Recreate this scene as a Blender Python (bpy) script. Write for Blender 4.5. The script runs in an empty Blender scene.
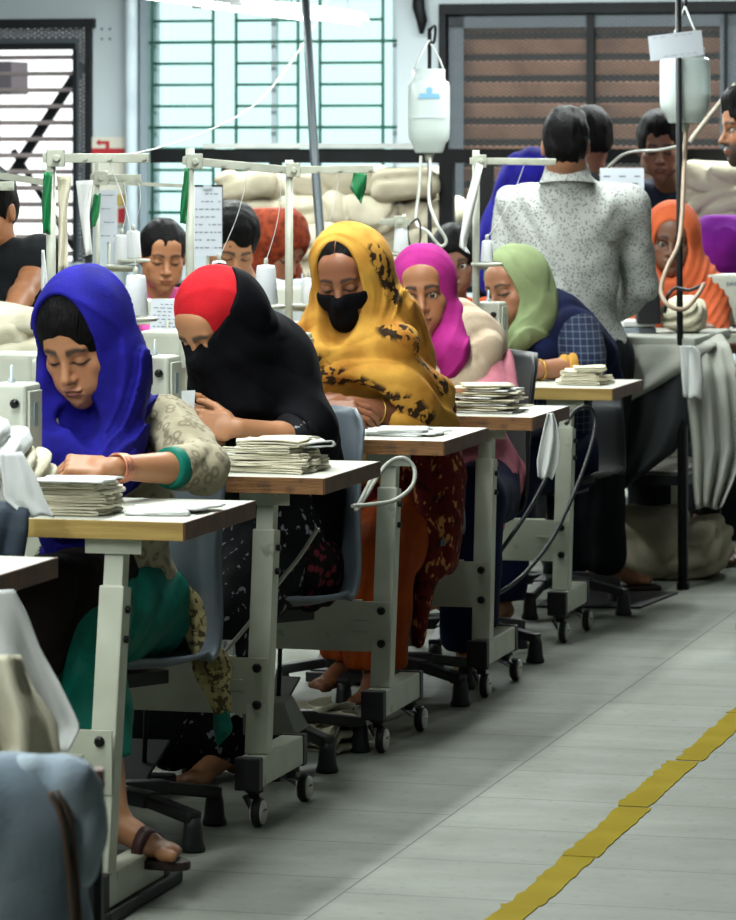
import bpy, bmesh, math, random, time
import numpy as np
from mathutils import Vector, Matrix
rng = random.Random(7)
C = bpy.context.scene.collection
PI = math.pi
# ------------------------------------------------------------------ space
# camera stands at the origin of X/Y at eye height CAMZ and looks along +Y
FPX, CAMZ, VPY = 3800.0, 1.55, 151.0
def P(px, py, D): return np.array([(px-368.0)*D/FPX, D, CAMZ-(py-VPY)*D/FPX])
def XY(px, D): return np.array([(px-368.0)*D/FPX, D, 0.0])
TH = math.radians(14.87)
AX = np.array([math.sin(TH), math.cos(TH), 0.0])      # along the aisle, away
CX = np.array([math.cos(TH), -math.sin(TH), 0.0])     # across the aisle, to the right
ZX = np.array([0, 0, 1.0])
# ------------------------------------------------------------------ materials
def _n(nt, t, **kw):
    n = nt.nodes.new(t)
    for k, v in kw.items():
        if k.startswith('i_'):
            n.inputs[int(k[2:]) if k[2:].isdigit() else k[2:].replace('_', ' ')].default_value = v
        else: setattr(n, k, v)
    return n
def c4(c): return (c[0], c[1], c[2], 1.0)
def srgb(h):
    h = h.lstrip('#'); v = [int(h[i:i+2], 16)/255 for i in (0, 2, 4)]
    return tuple(x/12.92 if x <= .04045 else ((x+.055)/1.055)**2.4 for x in v)
MATS = {}
def mat(name, col, rough=.6, var=None, vscale=6., bump=0., bscale=60., metal=0., spec=.5, sheen=0., trans=0., emit=None, es=0., vcol=False, coord='Object', detail=3., sss=0., alpha=None, stretch=None, wr=None):
    """Principled material with noise colour variation, bump and optional vertex-colour tint"""
    if name in MATS: return MATS[name]
    m = bpy.data.materials.new(name); m.use_nodes = True; nt = m.node_tree; L = nt.links
    b = nt.nodes['Principled BSDF']
    b.inputs['Base Color'].default_value = c4(col); b.inputs['Roughness'].default_value = rough
    b.inputs['Metallic'].default_value = metal; b.inputs['Specular IOR Level'].default_value = spec
    if sheen: b.inputs['Sheen Weight'].default_value = sheen
    if trans: b.inputs['Transmission Weight'].default_value = trans
    if alpha is not None: b.inputs['Alpha'].default_value = alpha
    if sss:
        b.inputs['Subsurface Weight'].default_value = sss; b.inputs['Subsurface Radius'].default_value = (.012, .004, .002); b.inputs['Subsurface Scale'].default_value = 1.0
    if emit: b.inputs['Emission Color'].default_value = c4(emit); b.inputs['Emission Strength'].default_value = es
    tc = _n(nt, 'ShaderNodeTexCoord'); vec = tc.outputs[coord]
    if stretch:
        mp = _n(nt, 'ShaderNodeMapping'); mp.inputs['Scale'].default_value = stretch; L.new(vec, mp.inputs[0]); vec = mp.outputs[0]
    last = None
    if var is not None:
        nz = _n(nt, 'ShaderNodeTexNoise'); nz.inputs['Scale'].default_value = vscale; nz.inputs['Detail'].default_value = detail; L.new(vec, nz.inputs['Vector'])
        rp = _n(nt, 'ShaderNodeValToRGB'); rp.color_ramp.elements[0].color = c4(col); rp.color_ramp.elements[1].color = c4(var)
        rp.color_ramp.elements[0].position = .38; rp.color_ramp.elements[1].position = .66
        L.new(nz.outputs[0], rp.inputs[0]); last = rp.outputs[0]
    if vcol:
        at = _n(nt, 'ShaderNodeAttribute'); at.attribute_name = 'Col'
        mx = _n(nt, 'ShaderNodeMix', data_type='RGBA', blend_type='MULTIPLY'); mx.inputs[0].default_value = 1.0
        if last: L.new(last, mx.inputs[6])
        else: mx.inputs[6].default_value = c4(col)
        L.new(at.outputs[0], mx.inputs[7]); last = mx.outputs[2]
    if last: L.new(last, b.inputs['Base Color'])
    if bump:
        nb = _n(nt, 'ShaderNodeTexNoise'); nb.inputs['Scale'].default_value = bscale; nb.inputs['Detail'].default_value = 4.; L.new(vec, nb.inputs['Vector'])
        bp = _n(nt, 'ShaderNodeBump'); bp.inputs['Strength'].default_value = bump; bp.inputs['Distance'].default_value = .01
        L.new(nb.outputs[0], bp.inputs['Height']); L.new(bp.outputs[0], b.inputs['Normal'])
        if wr:
            w0 = _n(nt, 'ShaderNodeTexNoise'); w0.noise_type = 'RIDGED_MULTIFRACTAL'; w0.inputs['Scale'].default_value = wr[1]; w0.inputs['Detail'].default_value = 2.5; w0.inputs['Distortion'].default_value = .5
            wm = _n(nt, 'ShaderNodeMapping'); wm.inputs['Scale'].default_value = wr[2] if len(wr) > 2 else (1, 1, .55); wm.inputs['Rotation'].default_value = (.5, .4, .2); L.new(tc.outputs['Object'], wm.inputs[0]); L.new(wm.outputs[0], w0.inputs['Vector'])
            wb = _n(nt, 'ShaderNodeBump'); wb.inputs['Strength'].default_value = wr[0]; wb.inputs['Distance'].default_value = .028; L.new(w0.outputs[0], wb.inputs['Height']); L.new(wb.outputs[0], bp.inputs['Normal'])
    MATS[name] = m; return m
def overlay(m, kind, scale, col, lo, hi, stretch=(1, 1, 1), invert=False, detail=2., fac=1., distort=0., mask=None):
    """lay a procedural print over a material's colour"""
    nt = m.node_tree; L = nt.links; b = nt.nodes['Principled BSDF']; s = b.inputs['Base Color']
    src = s.links[0].from_socket if s.links else None
    tc = _n(nt, 'ShaderNodeTexCoord'); mp = _n(nt, 'ShaderNodeMapping'); mp.inputs['Scale'].default_value = stretch
    L.new(tc.outputs['Object'], mp.inputs[0])
    v = mp.outputs[0]
    if kind == 'voronoi': t = _n(nt, 'ShaderNodeTexVoronoi'); o = 'Distance'
    elif kind == 'edge': t = _n(nt, 'ShaderNodeTexVoronoi', feature='DISTANCE_TO_EDGE'); o = 'Distance'
    elif kind == 'ring':
        t = _n(nt, 'ShaderNodeTexVoronoi'); o = 'Distance'
    elif kind == 'wave': t = _n(nt, 'ShaderNodeTexWave', bands_direction='Z' if stretch[0] == 0 else 'X'); o = 'Fac'; t.inputs['Distortion'].default_value = distort
    elif kind == 'check': t = _n(nt, 'ShaderNodeTexChecker'); o = 'Fac'
    else: t = _n(nt, 'ShaderNodeTexNoise'); t.inputs['Detail'].default_value = detail; o = 'Fac'
    t.inputs['Scale'].default_value = scale; L.new(v, t.inputs['Vector'])
    out = t.outputs[o]
    rp = _n(nt, 'ShaderNodeValToRGB'); e = rp.color_ramp.elements
    if kind == 'ring':
        e[0].position = lo; e[0].color = (0, 0, 0, 1); e[1].position = hi; e[1].color = (0, 0, 0, 1)
        k = rp.color_ramp.elements.new((lo+hi)/2); k.color = (1, 1, 1, 1)
    else:
        e[0].position = lo; e[1].position = hi
        e[0].color = (1, 1, 1, 1) if invert else (0, 0, 0, 1); e[1].color = (0, 0, 0, 1) if invert else (1, 1, 1, 1)
    L.new(out, rp.inputs[0])
    ml = _n(nt, 'ShaderNodeMath', operation='MULTIPLY'); ml.inputs[1].default_value = fac; L.new(rp.outputs[0], ml.inputs[0])
    fo = ml.outputs[0]
    if mask:
        at = _n(nt, 'ShaderNodeAttribute'); at.attribute_name = mask
        m2 = _n(nt, 'ShaderNodeMath', operation='MULTIPLY'); L.new(fo, m2.inputs[0]); L.new(at.outputs[2], m2.inputs[1]); fo = m2.outputs[0]
    mx = _n(nt, 'ShaderNodeMix', data_type='RGBA')
    L.new(fo, mx.inputs[0])
    if src: L.new(src, mx.inputs[6])
    else: mx.inputs[6].default_value = s.default_value
    mx.inputs[7].default_value = c4(col)
    L.new(mx.outputs[2], s); return m
# ------------------------------------------------------------------ objects
def link(o, parent=None):
    C.objects.link(o)
    if parent is not None: o.parent = parent
    return o
def thing(name, label, cat, loc=(0, 0, 0), group=None, rotz=0.0):
    o = bpy.data.objects.new(name, None); C.objects.link(o); o.location = tuple(loc); o.rotation_euler = (0, 0, rotz)
    o.empty_display_size = .1
    o['label'] = label; o['category'] = cat
    if group: o['group'] = group
    return o
def tag(o, label, cat, group=None, kind=None):
    if label: o['label'] = label
    if cat: o['category'] = cat
    if group: o['group'] = group
    if kind: o['kind'] = kind
    return o
def mesh_np(name, V, Q, m, parent=None, smooth=True, col=None, mask=None, origin=None):
    """V (n,3) world coords, Q (m,3|4)"""
    V = np.asarray(V, dtype=np.float64)
    off = np.zeros(3)
    if parent is not None and origin is None: off = np.array(parent.matrix_basis.translation)
    elif origin is not None: off = np.asarray(origin, float)
    me = bpy.data.meshes.new(name); n = len(V); k = Q.shape[1]
    me.vertices.add(n); me.vertices.foreach_set('co', (V-off).astype(np.float32).ravel())
    me.loops.add(Q.size); me.loops.foreach_set('vertex_index', Q.astype(np.int32).ravel())
    me.polygons.add(len(Q)); me.polygons.foreach_set('loop_start', np.arange(0, Q.size, k, dtype=np.int32))
    me.polygons.foreach_set('loop_total', np.full(len(Q), k, dtype=np.int32))
    me.update(); me.validate()
    if smooth: me.polygons.foreach_set('use_smooth', np.ones(len(me.polygons), bool))
    if col is not None:
        a = me.color_attributes.new('Col', 'FLOAT_COLOR', 'POINT')
        a.data.foreach_set('color', np.c_[col, np.ones(n)].astype(np.float32).ravel())
    if mask is not None:
        for kk, vv in mask.items():
            a = me.attributes.new(kk, 'FLOAT', 'POINT'); a.data.foreach_set('value', vv.astype(np.float32))
    for mm in (m if isinstance(m, (list, tuple)) else [m]): me.materials.append(mm)
    o = bpy.data.objects.new(name, me); link(o, parent)
    if parent is None and origin is not None: o.location = tuple(off)
    return o
class MB:
    """bmesh collector; all coordinates are given in world space (or local when build(local=True))"""
    def __init__(s): s.bm = bmesh.new(); s.mi = 0
    def _set(s, geom):
        for f in geom:
            if isinstance(f, bmesh.types.BMFace): f.material_index = s.mi
    def hexa(s, pts):
        v = [s.bm.verts.new(tuple(p)) for p in pts]
        for f in ((0, 3, 2, 1), (4, 5, 6, 7), (0, 1, 5, 4), (1, 2, 6, 5), (2, 3, 7, 6), (3, 0, 4, 7)):
            s.bm.faces.new([v[i] for i in f]).material_index = s.mi
        return s
    def box(s, c, size, u=None, v=None, w=None):
        c = np.asarray(c, float); u = np.array([1., 0, 0]) if u is None else np.asarray(u, float); v = np.array([0, 1., 0]) if v is None else np.asarray(v, float)
        w = np.cross(u, v) if w is None else np.asarray(w, float)
        a, b, d = size[0]/2*u, size[1]/2*v, size[2]/2*w
        return s.hexa([c-a-b-d, c+a-b-d, c+a+b-d, c-a+b-d, c-a-b+d, c+a-b+d, c+a+b+d, c-a+b+d])
    def beam(s, p, q, wd, ht, up=(0, 0, 1)):
        p = np.asarray(p, float); q = np.asarray(q, float); d = q-p; L = np.linalg.norm(d); d = d/L
        up = np.asarray(up, float); sd = np.cross(d, up); sd /= np.linalg.norm(sd); u2 = np.cross(sd, d)
        return s.box((p+q)/2, (wd, L, ht), sd, d, u2)
    def tube(s, pts, r, n=8, cap=True):
        pts = [np.asarray(p, float) for p in pts]; rings = []
        rr = r if isinstance(r, (list, tuple)) else [r]*len(pts)
        ref = None
        for i, p in enumerate(pts):
            t = pts[min(i+1, len(pts)-1)]-pts[max(i-1, 0)]; t = t/(np.linalg.norm(t)+1e-9)
            if ref is None: ref = np.array([0, 0, 1.]) if abs(t[2]) < .9 else np.array([1., 0, 0])
            a = np.cross(t, ref); a /= np.linalg.norm(a)+1e-9; b = np.cross(t, a); ref = -b if np.dot(-b, ref) > 0 else b
            b = np.cross(t, a)
            rings.append([s.bm.verts.new(tuple(p+rr[i]*(math.cos(2*PI*j/n)*a+math.sin(2*PI*j/n)*b))) for j in range(n)])
        for A, B in zip(rings, rings[1:]):
            # match nearest vertex to avoid twist
            k = min(range(n), key=lambda k: (A[0].co-B[k].co).length)
            for j in range(n):
                f = s.bm.faces.new((A[j], A[(j+1) % n], B[(j+1+k) % n], B[(j+k) % n])); f.smooth = n > 5; f.material_index = s.mi
        if cap and n > 2:
            for R in (rings[0], rings[-1]):
                try: s.bm.faces.new(R).material_index = s.mi
                except ValueError: pass
        return s
    def lathe(s, c, prof, n=20, axis=(0, 0, 1), cap=True):
        c = np.asarray(c, float); ax = np.asarray(axis, float); ax /= np.linalg.norm(ax)
        a = np.cross(ax, [0, 0, 1.] if abs(ax[2]) < .9 else [1., 0, 0]); a /= np.linalg.norm(a); b = np.cross(ax, a); rings = []
        for r, z in prof: rings.append([s.bm.verts.new(tuple(c+ax*z+r*(math.cos(2*PI*j/n)*a+math.sin(2*PI*j/n)*b))) for j in range(n)])
        for A, B in zip(rings, rings[1:]):
            for j in range(n):
                f = s.bm.faces.new((A[j], A[(j+1) % n], B[(j+1) % n], B[j])); f.smooth = True; f.material_index = s.mi
        if cap:
            for R in (rings[0], rings[-1]): s.bm.faces.new(R).material_index = s.mi
        return s
    def sheet(s, grid, thick=.0015):
        """grid[i][j] of world points -> sheet with thickness"""
        G = np.asarray(grid, float); ni, nj = G.shape[:2]
        du = np.gradient(G, axis=0); dv = np.gradient(G, axis=1); N = np.cross(du, dv); N /= np.linalg.norm(N, axis=2, keepdims=True)+1e-9
        top = [[s.bm.verts.new(tuple(G[i, j]+N[i, j]*thick/2)) for j in range(nj)] for i in range(ni)]
        bot = [[s.bm.verts.new(tuple(G[i, j]-N[i, j]*thick/2)) for j in range(nj)] for i in range(ni)]
        def q(a, b, c, d):
            f = s.bm.faces.new((a, b, c, d)); f.smooth = True; f.material_index = s.mi
        for i in range(ni-1):
            for j in range(nj-1):
                q(top[i][j], top[i+1][j], top[i+1][j+1], top[i][j+1]); q(bot[i][j], bot[i][j+1], bot[i+1][j+1], bot[i+1][j])
        for i in range(ni-1):
            q(top[i][0], bot[i][0], bot[i+1][0], top[i+1][0]); q(top[i][-1], top[i+1][-1], bot[i+1][-1], bot[i][-1])
        for j in range(nj-1):
            q(top[0][j], top[0][j+1], bot[0][j+1], bot[0][j]); q(top[-1][j], bot[-1][j], bot[-1][j+1], top[-1][j+1])
        return s
    def build(s, name, m, parent=None, bevel=0., smooth=False, local=False, origin=None, seg=2, angle=30):
        bmesh.ops.recalc_face_normals(s.bm, faces=s.bm.faces)
        if bevel:
            es = [e for e in s.bm.edges if len(e.link_faces) == 2 and e.calc_face_angle(0) > math.radians(angle)]
            bmesh.ops.bevel(s.bm, geom=es, offset=bevel, segments=seg, affect='EDGES', profile=.6, clamp_overlap=True)
        if smooth:
            for f in s.bm.faces: f.smooth = True
        off = None
        if not local:
            if parent is not None:
                off = Vector((0, 0, 0)); p = parent
                mw = Matrix.Identity(4)
                chain = []
                while p is not None: chain.append(p); p = p.parent
                for p in reversed(chain): mw = mw @ p.matrix_basis
                s.bm.transform(mw.inverted())
            elif origin is not None: s.bm.transform(Matrix.Translation(-Vector(origin)))
        me = bpy.data.meshes.new(name); s.bm.to_mesh(me); s.bm.free()
        for mm in (m if isinstance(m, (list, tuple)) else [m]): me.materials.append(mm)
        o = bpy.data.objects.new(name, me); link(o, parent)
        if parent is None and origin is not None: o.location = tuple(origin)
        return o
def copy_tree(o, parent=None):
    c = o.copy(); C.objects.link(c)
    if parent is not None: c.parent = parent
    for ch in list(o.children): copy_tree(ch, c)
    return c
# ------------------------------------------------------------------ implicit surfaces
def nrm(v): v = np.asarray(v, float); return v/(np.linalg.norm(v)+1e-12)
def axis(lo, hi, coarse, fines=()):
    marks = [lo]; x = lo
    fines = sorted(fines)
    while x < hi:
        st = coarse
        for a, b, f in fines:
            if a-coarse*.5 <= x < b: st = min(st, f)
        x += st; marks.append(x)
    return np.array(marks, dtype=np.float32)
class Fld:
    def __init__(s, lo, hi, h=.008, fine=()):
        """fine: list of (lo3, hi3, h)"""
        s.ax = [axis(lo[i], hi[i], h, [(f[0][i], f[1][i], f[2]) for f in fine]) for i in range(3)]
        s.F = np.full([len(a) for a in s.ax], 10., np.float32)
    def reg(s, lo, hi, fn, op='u', k=.0):
        sl = []
        for i in range(3):
            a = max(int(np.searchsorted(s.ax[i], lo[i]))-1, 0); b = min(int(np.searchsorted(s.ax[i], hi[i]))+1, len(s.ax[i]))
            if b-a < 1: return s
            sl.append(slice(a, b))
        x = s.ax[0][sl[0]][:, None, None]; y = s.ax[1][sl[1]][None, :, None]; z = s.ax[2][sl[2]][None, None, :]
        d = fn(x, y, z).astype(np.float32); A = s.F[tuple(sl)]
        if op == 'u':
            r = np.minimum(A, d)
            if k > 0: hh = np.maximum(k-np.abs(A-d), 0)/k; r = r-hh*hh*k*.25
        elif op == 's':
            d = -d; r = np.maximum(A, d)
            if k > 0: hh = np.maximum(k-np.abs(A-d), 0)/k; r = r+hh*hh*k*.25
        elif op == 'i':
            r = np.maximum(A, d)
        elif op == 'd': r = A+np.where(A < 5, d, 0)
        s.F[tuple(sl)] = r; return s
    def ell(s, c, r, R=None, op='u', k=.01):
        c = np.asarray(c, np.float32); r = np.asarray(r, np.float32); R = np.eye(3) if R is None else R
        R = np.asarray(R, np.float32)
        ext = np.sqrt(((R*r[None, :])**2).sum(1))+max(k, .03)
        def fn(x, y, z):
            a, b, d = x-c[0], y-c[1], z-c[2]
            q = [a*R[0, i]+b*R[1, i]+d*R[2, i] for i in range(3)]
            k0 = np.sqrt((q[0]/r[0])**2+(q[1]/r[1])**2+(q[2]/r[2])**2); k1 = np.sqrt((q[0]/r[0]**2)**2+(q[1]/r[1]**2)**2+(q[2]/r[2]**2)**2)+1e-9
            return k0*(k0-1)/k1
        return s.reg(c-ext, c+ext, fn, op, k)
    def cap(s, a, b, ra, rb=None, op='u', k=.01):
        a = np.asarray(a, np.float32); b = np.asarray(b, np.float32); rb = ra if rb is None else rb; m = max(ra, rb)+max(k, .03)
        ab = b-a; L2 = float(ab@ab)+1e-12
        def fn(x, y, z):
            px, py, pz = x-a[0], y-a[1], z-a[2]
            t = np.clip((px*ab[0]+py*ab[1]+pz*ab[2])/L2, 0, 1)
            return np.sqrt((px-t*ab[0])**2+(py-t*ab[1])**2+(pz-t*ab[2])**2)-(ra+(rb-ra)*t)
        return s.reg(np.minimum(a, b)-m, np.maximum(a, b)+m, fn, op, k)
    def chain(s, pts, rs, k=.01, op='u'):
        for i in range(len(pts)-1): s.cap(pts[i], pts[i+1], rs[i], rs[i+1], op, k)
        return s
    def box(s, c, hs, R=None, r=.005, op='u', k=.005):
        c = np.asarray(c, np.float32); hs = np.asarray(hs, np.float32); R = np.eye(3) if R is None else R; R = np.asarray(R, np.float32)
        ext = (np.abs(R)*hs[None, :]).sum(1)+max(k, .03)
        def fn(x, y, z):
            a, b, d = x-c[0], y-c[1], z-c[2]
            q = [np.abs(a*R[0, i]+b*R[1, i]+d*R[2, i])-(hs[i]-r) for i in range(3)]
            return np.sqrt(np.maximum(q[0], 0)**2+np.maximum(q[1], 0)**2+np.maximum(q[2], 0)**2)+np.minimum(np.maximum(q[0], np.maximum(q[1], q[2])), 0)-r
        return s.reg(c-ext, c+ext, fn, op, k)
    def plane(s, p, n, op='i'):
        """keep the side the normal points away from"""
        p = np.asarray(p, np.float32); n = nrm(n)
        fn = lambda x, y, z: (x-p[0])*n[0]+(y-p[1])*n[1]+(z-p[2])*n[2]
        return s.reg([a[0] for a in s.ax], [a[-1] for a in s.ax], fn, op)
    def disp(s, fn, lo=None, hi=None):
        lo = [a[0] for a in s.ax] if lo is None else lo; hi = [a[-1] for a in s.ax] if hi is None else hi
        return s.reg(lo, hi, fn, 'd')
    def mesh(s):
        F = s.F; ins = F < 0
        F[0], F[-1], F[:, 0], F[:, -1], F[:, :, 0], F[:, :, -1] = [np.maximum(v, 1e-3) for v in (F[0], F[-1], F[:, 0], F[:, -1], F[:, :, 0], F[:, :, -1])]
        ins = F < 0
        cnt = np.zeros(tuple(n-1 for n in F.shape), np.int8)
        cs = [(i, j, k) for i in (0, 1) for j in (0, 1) for k in (0, 1)]
        n0, n1, n2 = cnt.shape
        for i, j, k in cs: cnt += ins[i:i+n0, j:j+n1, k:k+n2]
        act = (cnt > 0) & (cnt < 8)
        I, J, K = np.nonzero(act); n = len(I)
        idx = np.full(cnt.shape, -1, np.int32); idx[I, J, K] = np.arange(n)
        X, Y, Z = s.ax
        acc = np.zeros((n, 3)); w = np.zeros(n)
        def corner(o): return F[I+o[0], J+o[1], K+o[2]], np.stack([X[I+o[0]], Y[J+o[1]], Z[K+o[2]]], 1)
        cv = {o: corner(o) for o in cs}
        for o in cs:
            for a in range(3):
                if o[a] == 0:
                    q = list(o); q[a] = 1; q = tuple(q)
                    fa, pa = cv[o]; fb, pb = cv[q]; m = (fa < 0) != (fb < 0)
                    t = np.where(m, fa/(fa-fb+1e-20), 0)
                    t = np.clip(t, 0, 1)
                    acc += np.where(m[:, None], pa+(pb-pa)*t[:, None], 0); w += m
        V = acc/np.maximum(w, 1)[:, None]
        faces = []
        for a in range(3):
            b, c = (a+1) % 3, (a+2) % 3
            A = [slice(None)]*3; B = [slice(None)]*3; A[a] = slice(0, -1); B[a] = slice(1, None)
            for t in (b, c): A[t] = slice(1, -1); B[t] = slice(1, -1)
            sa, sb = ins[tuple(A)], ins[tuple(B)]; d = np.array(np.nonzero(sa != sb))
            sgn = sa[tuple(d)]
            g = d.copy(); g[b] += 1; g[c] += 1
            def cell(db, dc):
                h = g.copy(); h[b] += db; h[c] += dc; return idx[h[0], h[1], h[2]]
            q = np.stack([cell(-1, -1), cell(0, -1), cell(0, 0), cell(-1, 0)], 1)
            q[~sgn] = q[~sgn][:, ::-1]
            faces.append(q)
        Q = np.concatenate(faces); Q = Q[(Q >= 0).all(1)]
        return V, Q
def largest(V, Q, keep=.02):
    """drop small loose islands"""
    n = len(V); lab = np.arange(n)
    e = np.concatenate([Q[:, [0, 1]], Q[:, [1, 2]], Q[:, [2, 3]]])
    for _ in range(400):
        m = np.minimum(lab[e[:, 0]], lab[e[:, 1]]); old = lab.copy()
        np.minimum.at(lab, e[:, 0], m); np.minimum.at(lab, e[:, 1], m); lab = lab[lab]
        if (lab == old).all(): break
    u, inv, c = np.unique(lab, return_inverse=True, return_counts=True)
    ok = c[inv] >= max(c.max()*keep, 1)
    Q = Q[ok[Q[:, 0]]]; new = np.cumsum(ok)-1
    return V[ok], new[Q]
def sm(V, Q, it=2, lam=.5):
    """light laplacian smoothing"""
    n = len(V); e = np.concatenate([Q[:, [0, 1]], Q[:, [1, 2]], Q[:, [2, 3]], Q[:, [3, 0]]])
    deg = np.bincount(e.ravel(), minlength=n)[:, None].clip(1)
    for _ in range(it):
        S = np.zeros_like(V)
        for d in range(3):
            S[:, d] = np.bincount(e[:, 0], V[e[:, 1], d], n)+np.bincount(e[:, 1], V[e[:, 0], d], n)
        V = V+lam*(S/deg-V)
    return V
def wob(seed, sc, amp, n=4, stretch=(1, 1, 1)):
    """cheap band-limited noise displacement"""
    r = np.random.RandomState(seed); W = [(nrm(r.randn(3))*np.array(stretch)*sc*(.7+.9*r.rand()), r.rand()*6.28) for _ in range(n)]
    def fn(x, y, z):
        t = 0; ww = .5*np.sin((x+y*.7-z*.6)*sc*.6+seed)
        for w, p in W: t = t+np.sin(x*w[0]+y*w[1]+z*w[2]+p+ww*1.5)
        return amp*t/n*1.4
    return fn
# ------------------------------------------------------------------ people
class Fr:
    """a frame: x = the person's left, -y = the way they face, z = up"""
    def __init__(s, o, yaw=0, pitch=0, roll=0, sc=1.):
        yw, p, r = [math.radians(v) for v in (yaw, pitch, roll)]
        f0 = np.array([-math.sin(yw), -math.cos(yw), 0]); x0 = np.array([math.cos(yw), -math.sin(yw), 0]); z0 = np.array([0, 0, 1.])
        f = f0*math.cos(p)-z0*math.sin(p); z = z0*math.cos(p)+f0*math.sin(p)
        x = x0*math.cos(r)+z*math.sin(r); z = z*math.cos(r)-x0*math.sin(r)
        s.o = np.asarray(o, float); s.R = np.stack([x, -f, z], 1); s.s = sc; s.f = f
    def pt(s, x, y, z): return s.o+s.R@(np.array([x, y, z])*s.s)
    def loc(s, V): return ((np.asarray(V)-s.o)@s.R)/s.s
    def locf(s, x, y, z):
        a, b, c = x-s.o[0], y-s.o[1], z-s.o[2]; R = s.R
        return [(a*R[0, i]+b*R[1, i]+c*R[2, i])/s.s for i in range(3)]
SKIN = srgb('a87452'); BLACK = srgb('0c0c0e')
M_SKIN = mat('skin', (1, 1, 1), .48, vcol=True, bump=.06, bscale=350, spec=.4, sss=.04)
M_HAIR = mat('black_hair', srgb('040404'), .55, var=srgb('0b0909'), vscale=8, bump=.8, bscale=210, stretch=(1, 1, .08), spec=.10)
M_EYE = mat('eye', (1, 1, 1), .12, vcol=True)
def head_sdf(F, fr, eye_open=0., male=False, fat=1.):
    R, s, pt = fr.R, fr.s, fr.pt
    def E(x, y, z, a, b, c, k=.012, op='u', rot=None): F.ell(pt(x, y, z), np.array([a, b, c])*s, R if rot is None else R@rot, op, k*s)
    E(0, .016, .042, .073, .092, .080, .02)
    E(0, -.018, -.020, .063*fat, .070, .082, .03)
    E(0, .03, -.01, .066, .065, .07, .03)
    for g in (-1, 1):
        E(g*.043*fat, -.010, -.064, .022, .036, .026, .03)
        E(g*.040*fat, -.054, -.024, .022, .020, .020, .02)
        E(g*.026*fat, -.066, -.062, .022, .018, .024, .022)
    E(0, -.066, -.100, .023, .021, .018, .028)
    E(0, -.082, -.071, .023, .011, .020, .018)
    E(0, -.064, .050, .046, .020, .032, .03)
    E(0, -.079, .020, .042, .008, .008, .02)
    for g in (-1, 1):
        E(g*.031, -.094, -.002, .019, .015, .0125, .014, 's')
        F.ell(pt(g*.031, -.0715, -.001), np.array([.0148]*3)*s, R, 'u', .003*s)
        if eye_open > 0:
            F.ell(pt(g*.031, -.088, -.002), np.array([.0140, .012, .0062*eye_open])*s, R, 's', .002*s)
            F.ell(pt(g*.031, -.0715, -.001), np.array([.0128]*3)*s, R, 's', 0)
    # nose
    F.cap(pt(0, -.080, .010), pt(0, -.103, -.030), .0075*s, .0105*s, 'u', .012*s)
    E(0, -.105, -.034, .0105, .010, .0085, .006)
    for g in (-1, 1):
        E(g*.0115, -.092, -.037, .0075, .0095, .0070, .006)
        E(g*.0065, -.101, -.0445, .0035, .005, .003, .003, 's')
    E(0, -.098, -.052, .003, .006, .008, .006, 's')
    # lips
    for g in (-1, 1): E(g*.009, -.0925, -.0610, .0135, .0075, .0045, .004)
    E(0, -.0915, -.0695, .017, .0080, .0058, .004)
    F.cap(pt(-.021, -.0885, -.0655), pt(.021, -.0885, -.0655), .0016*s, None, 's', .004*s)
    F.cap(pt(-.01, -.098, -.0650), pt(.01, -.098, -.0650), .0018*s, None, 's', .004*s)
    E(0, -.094, -.083, .016, .006, .005, .010, 's')
    for g in (-1, 1):
        E(g*.077, .012, -.004, .007, .019, .030, .006)
        E(g*.086, .004, .002, .005, .010, .017, .004, 's')
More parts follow.
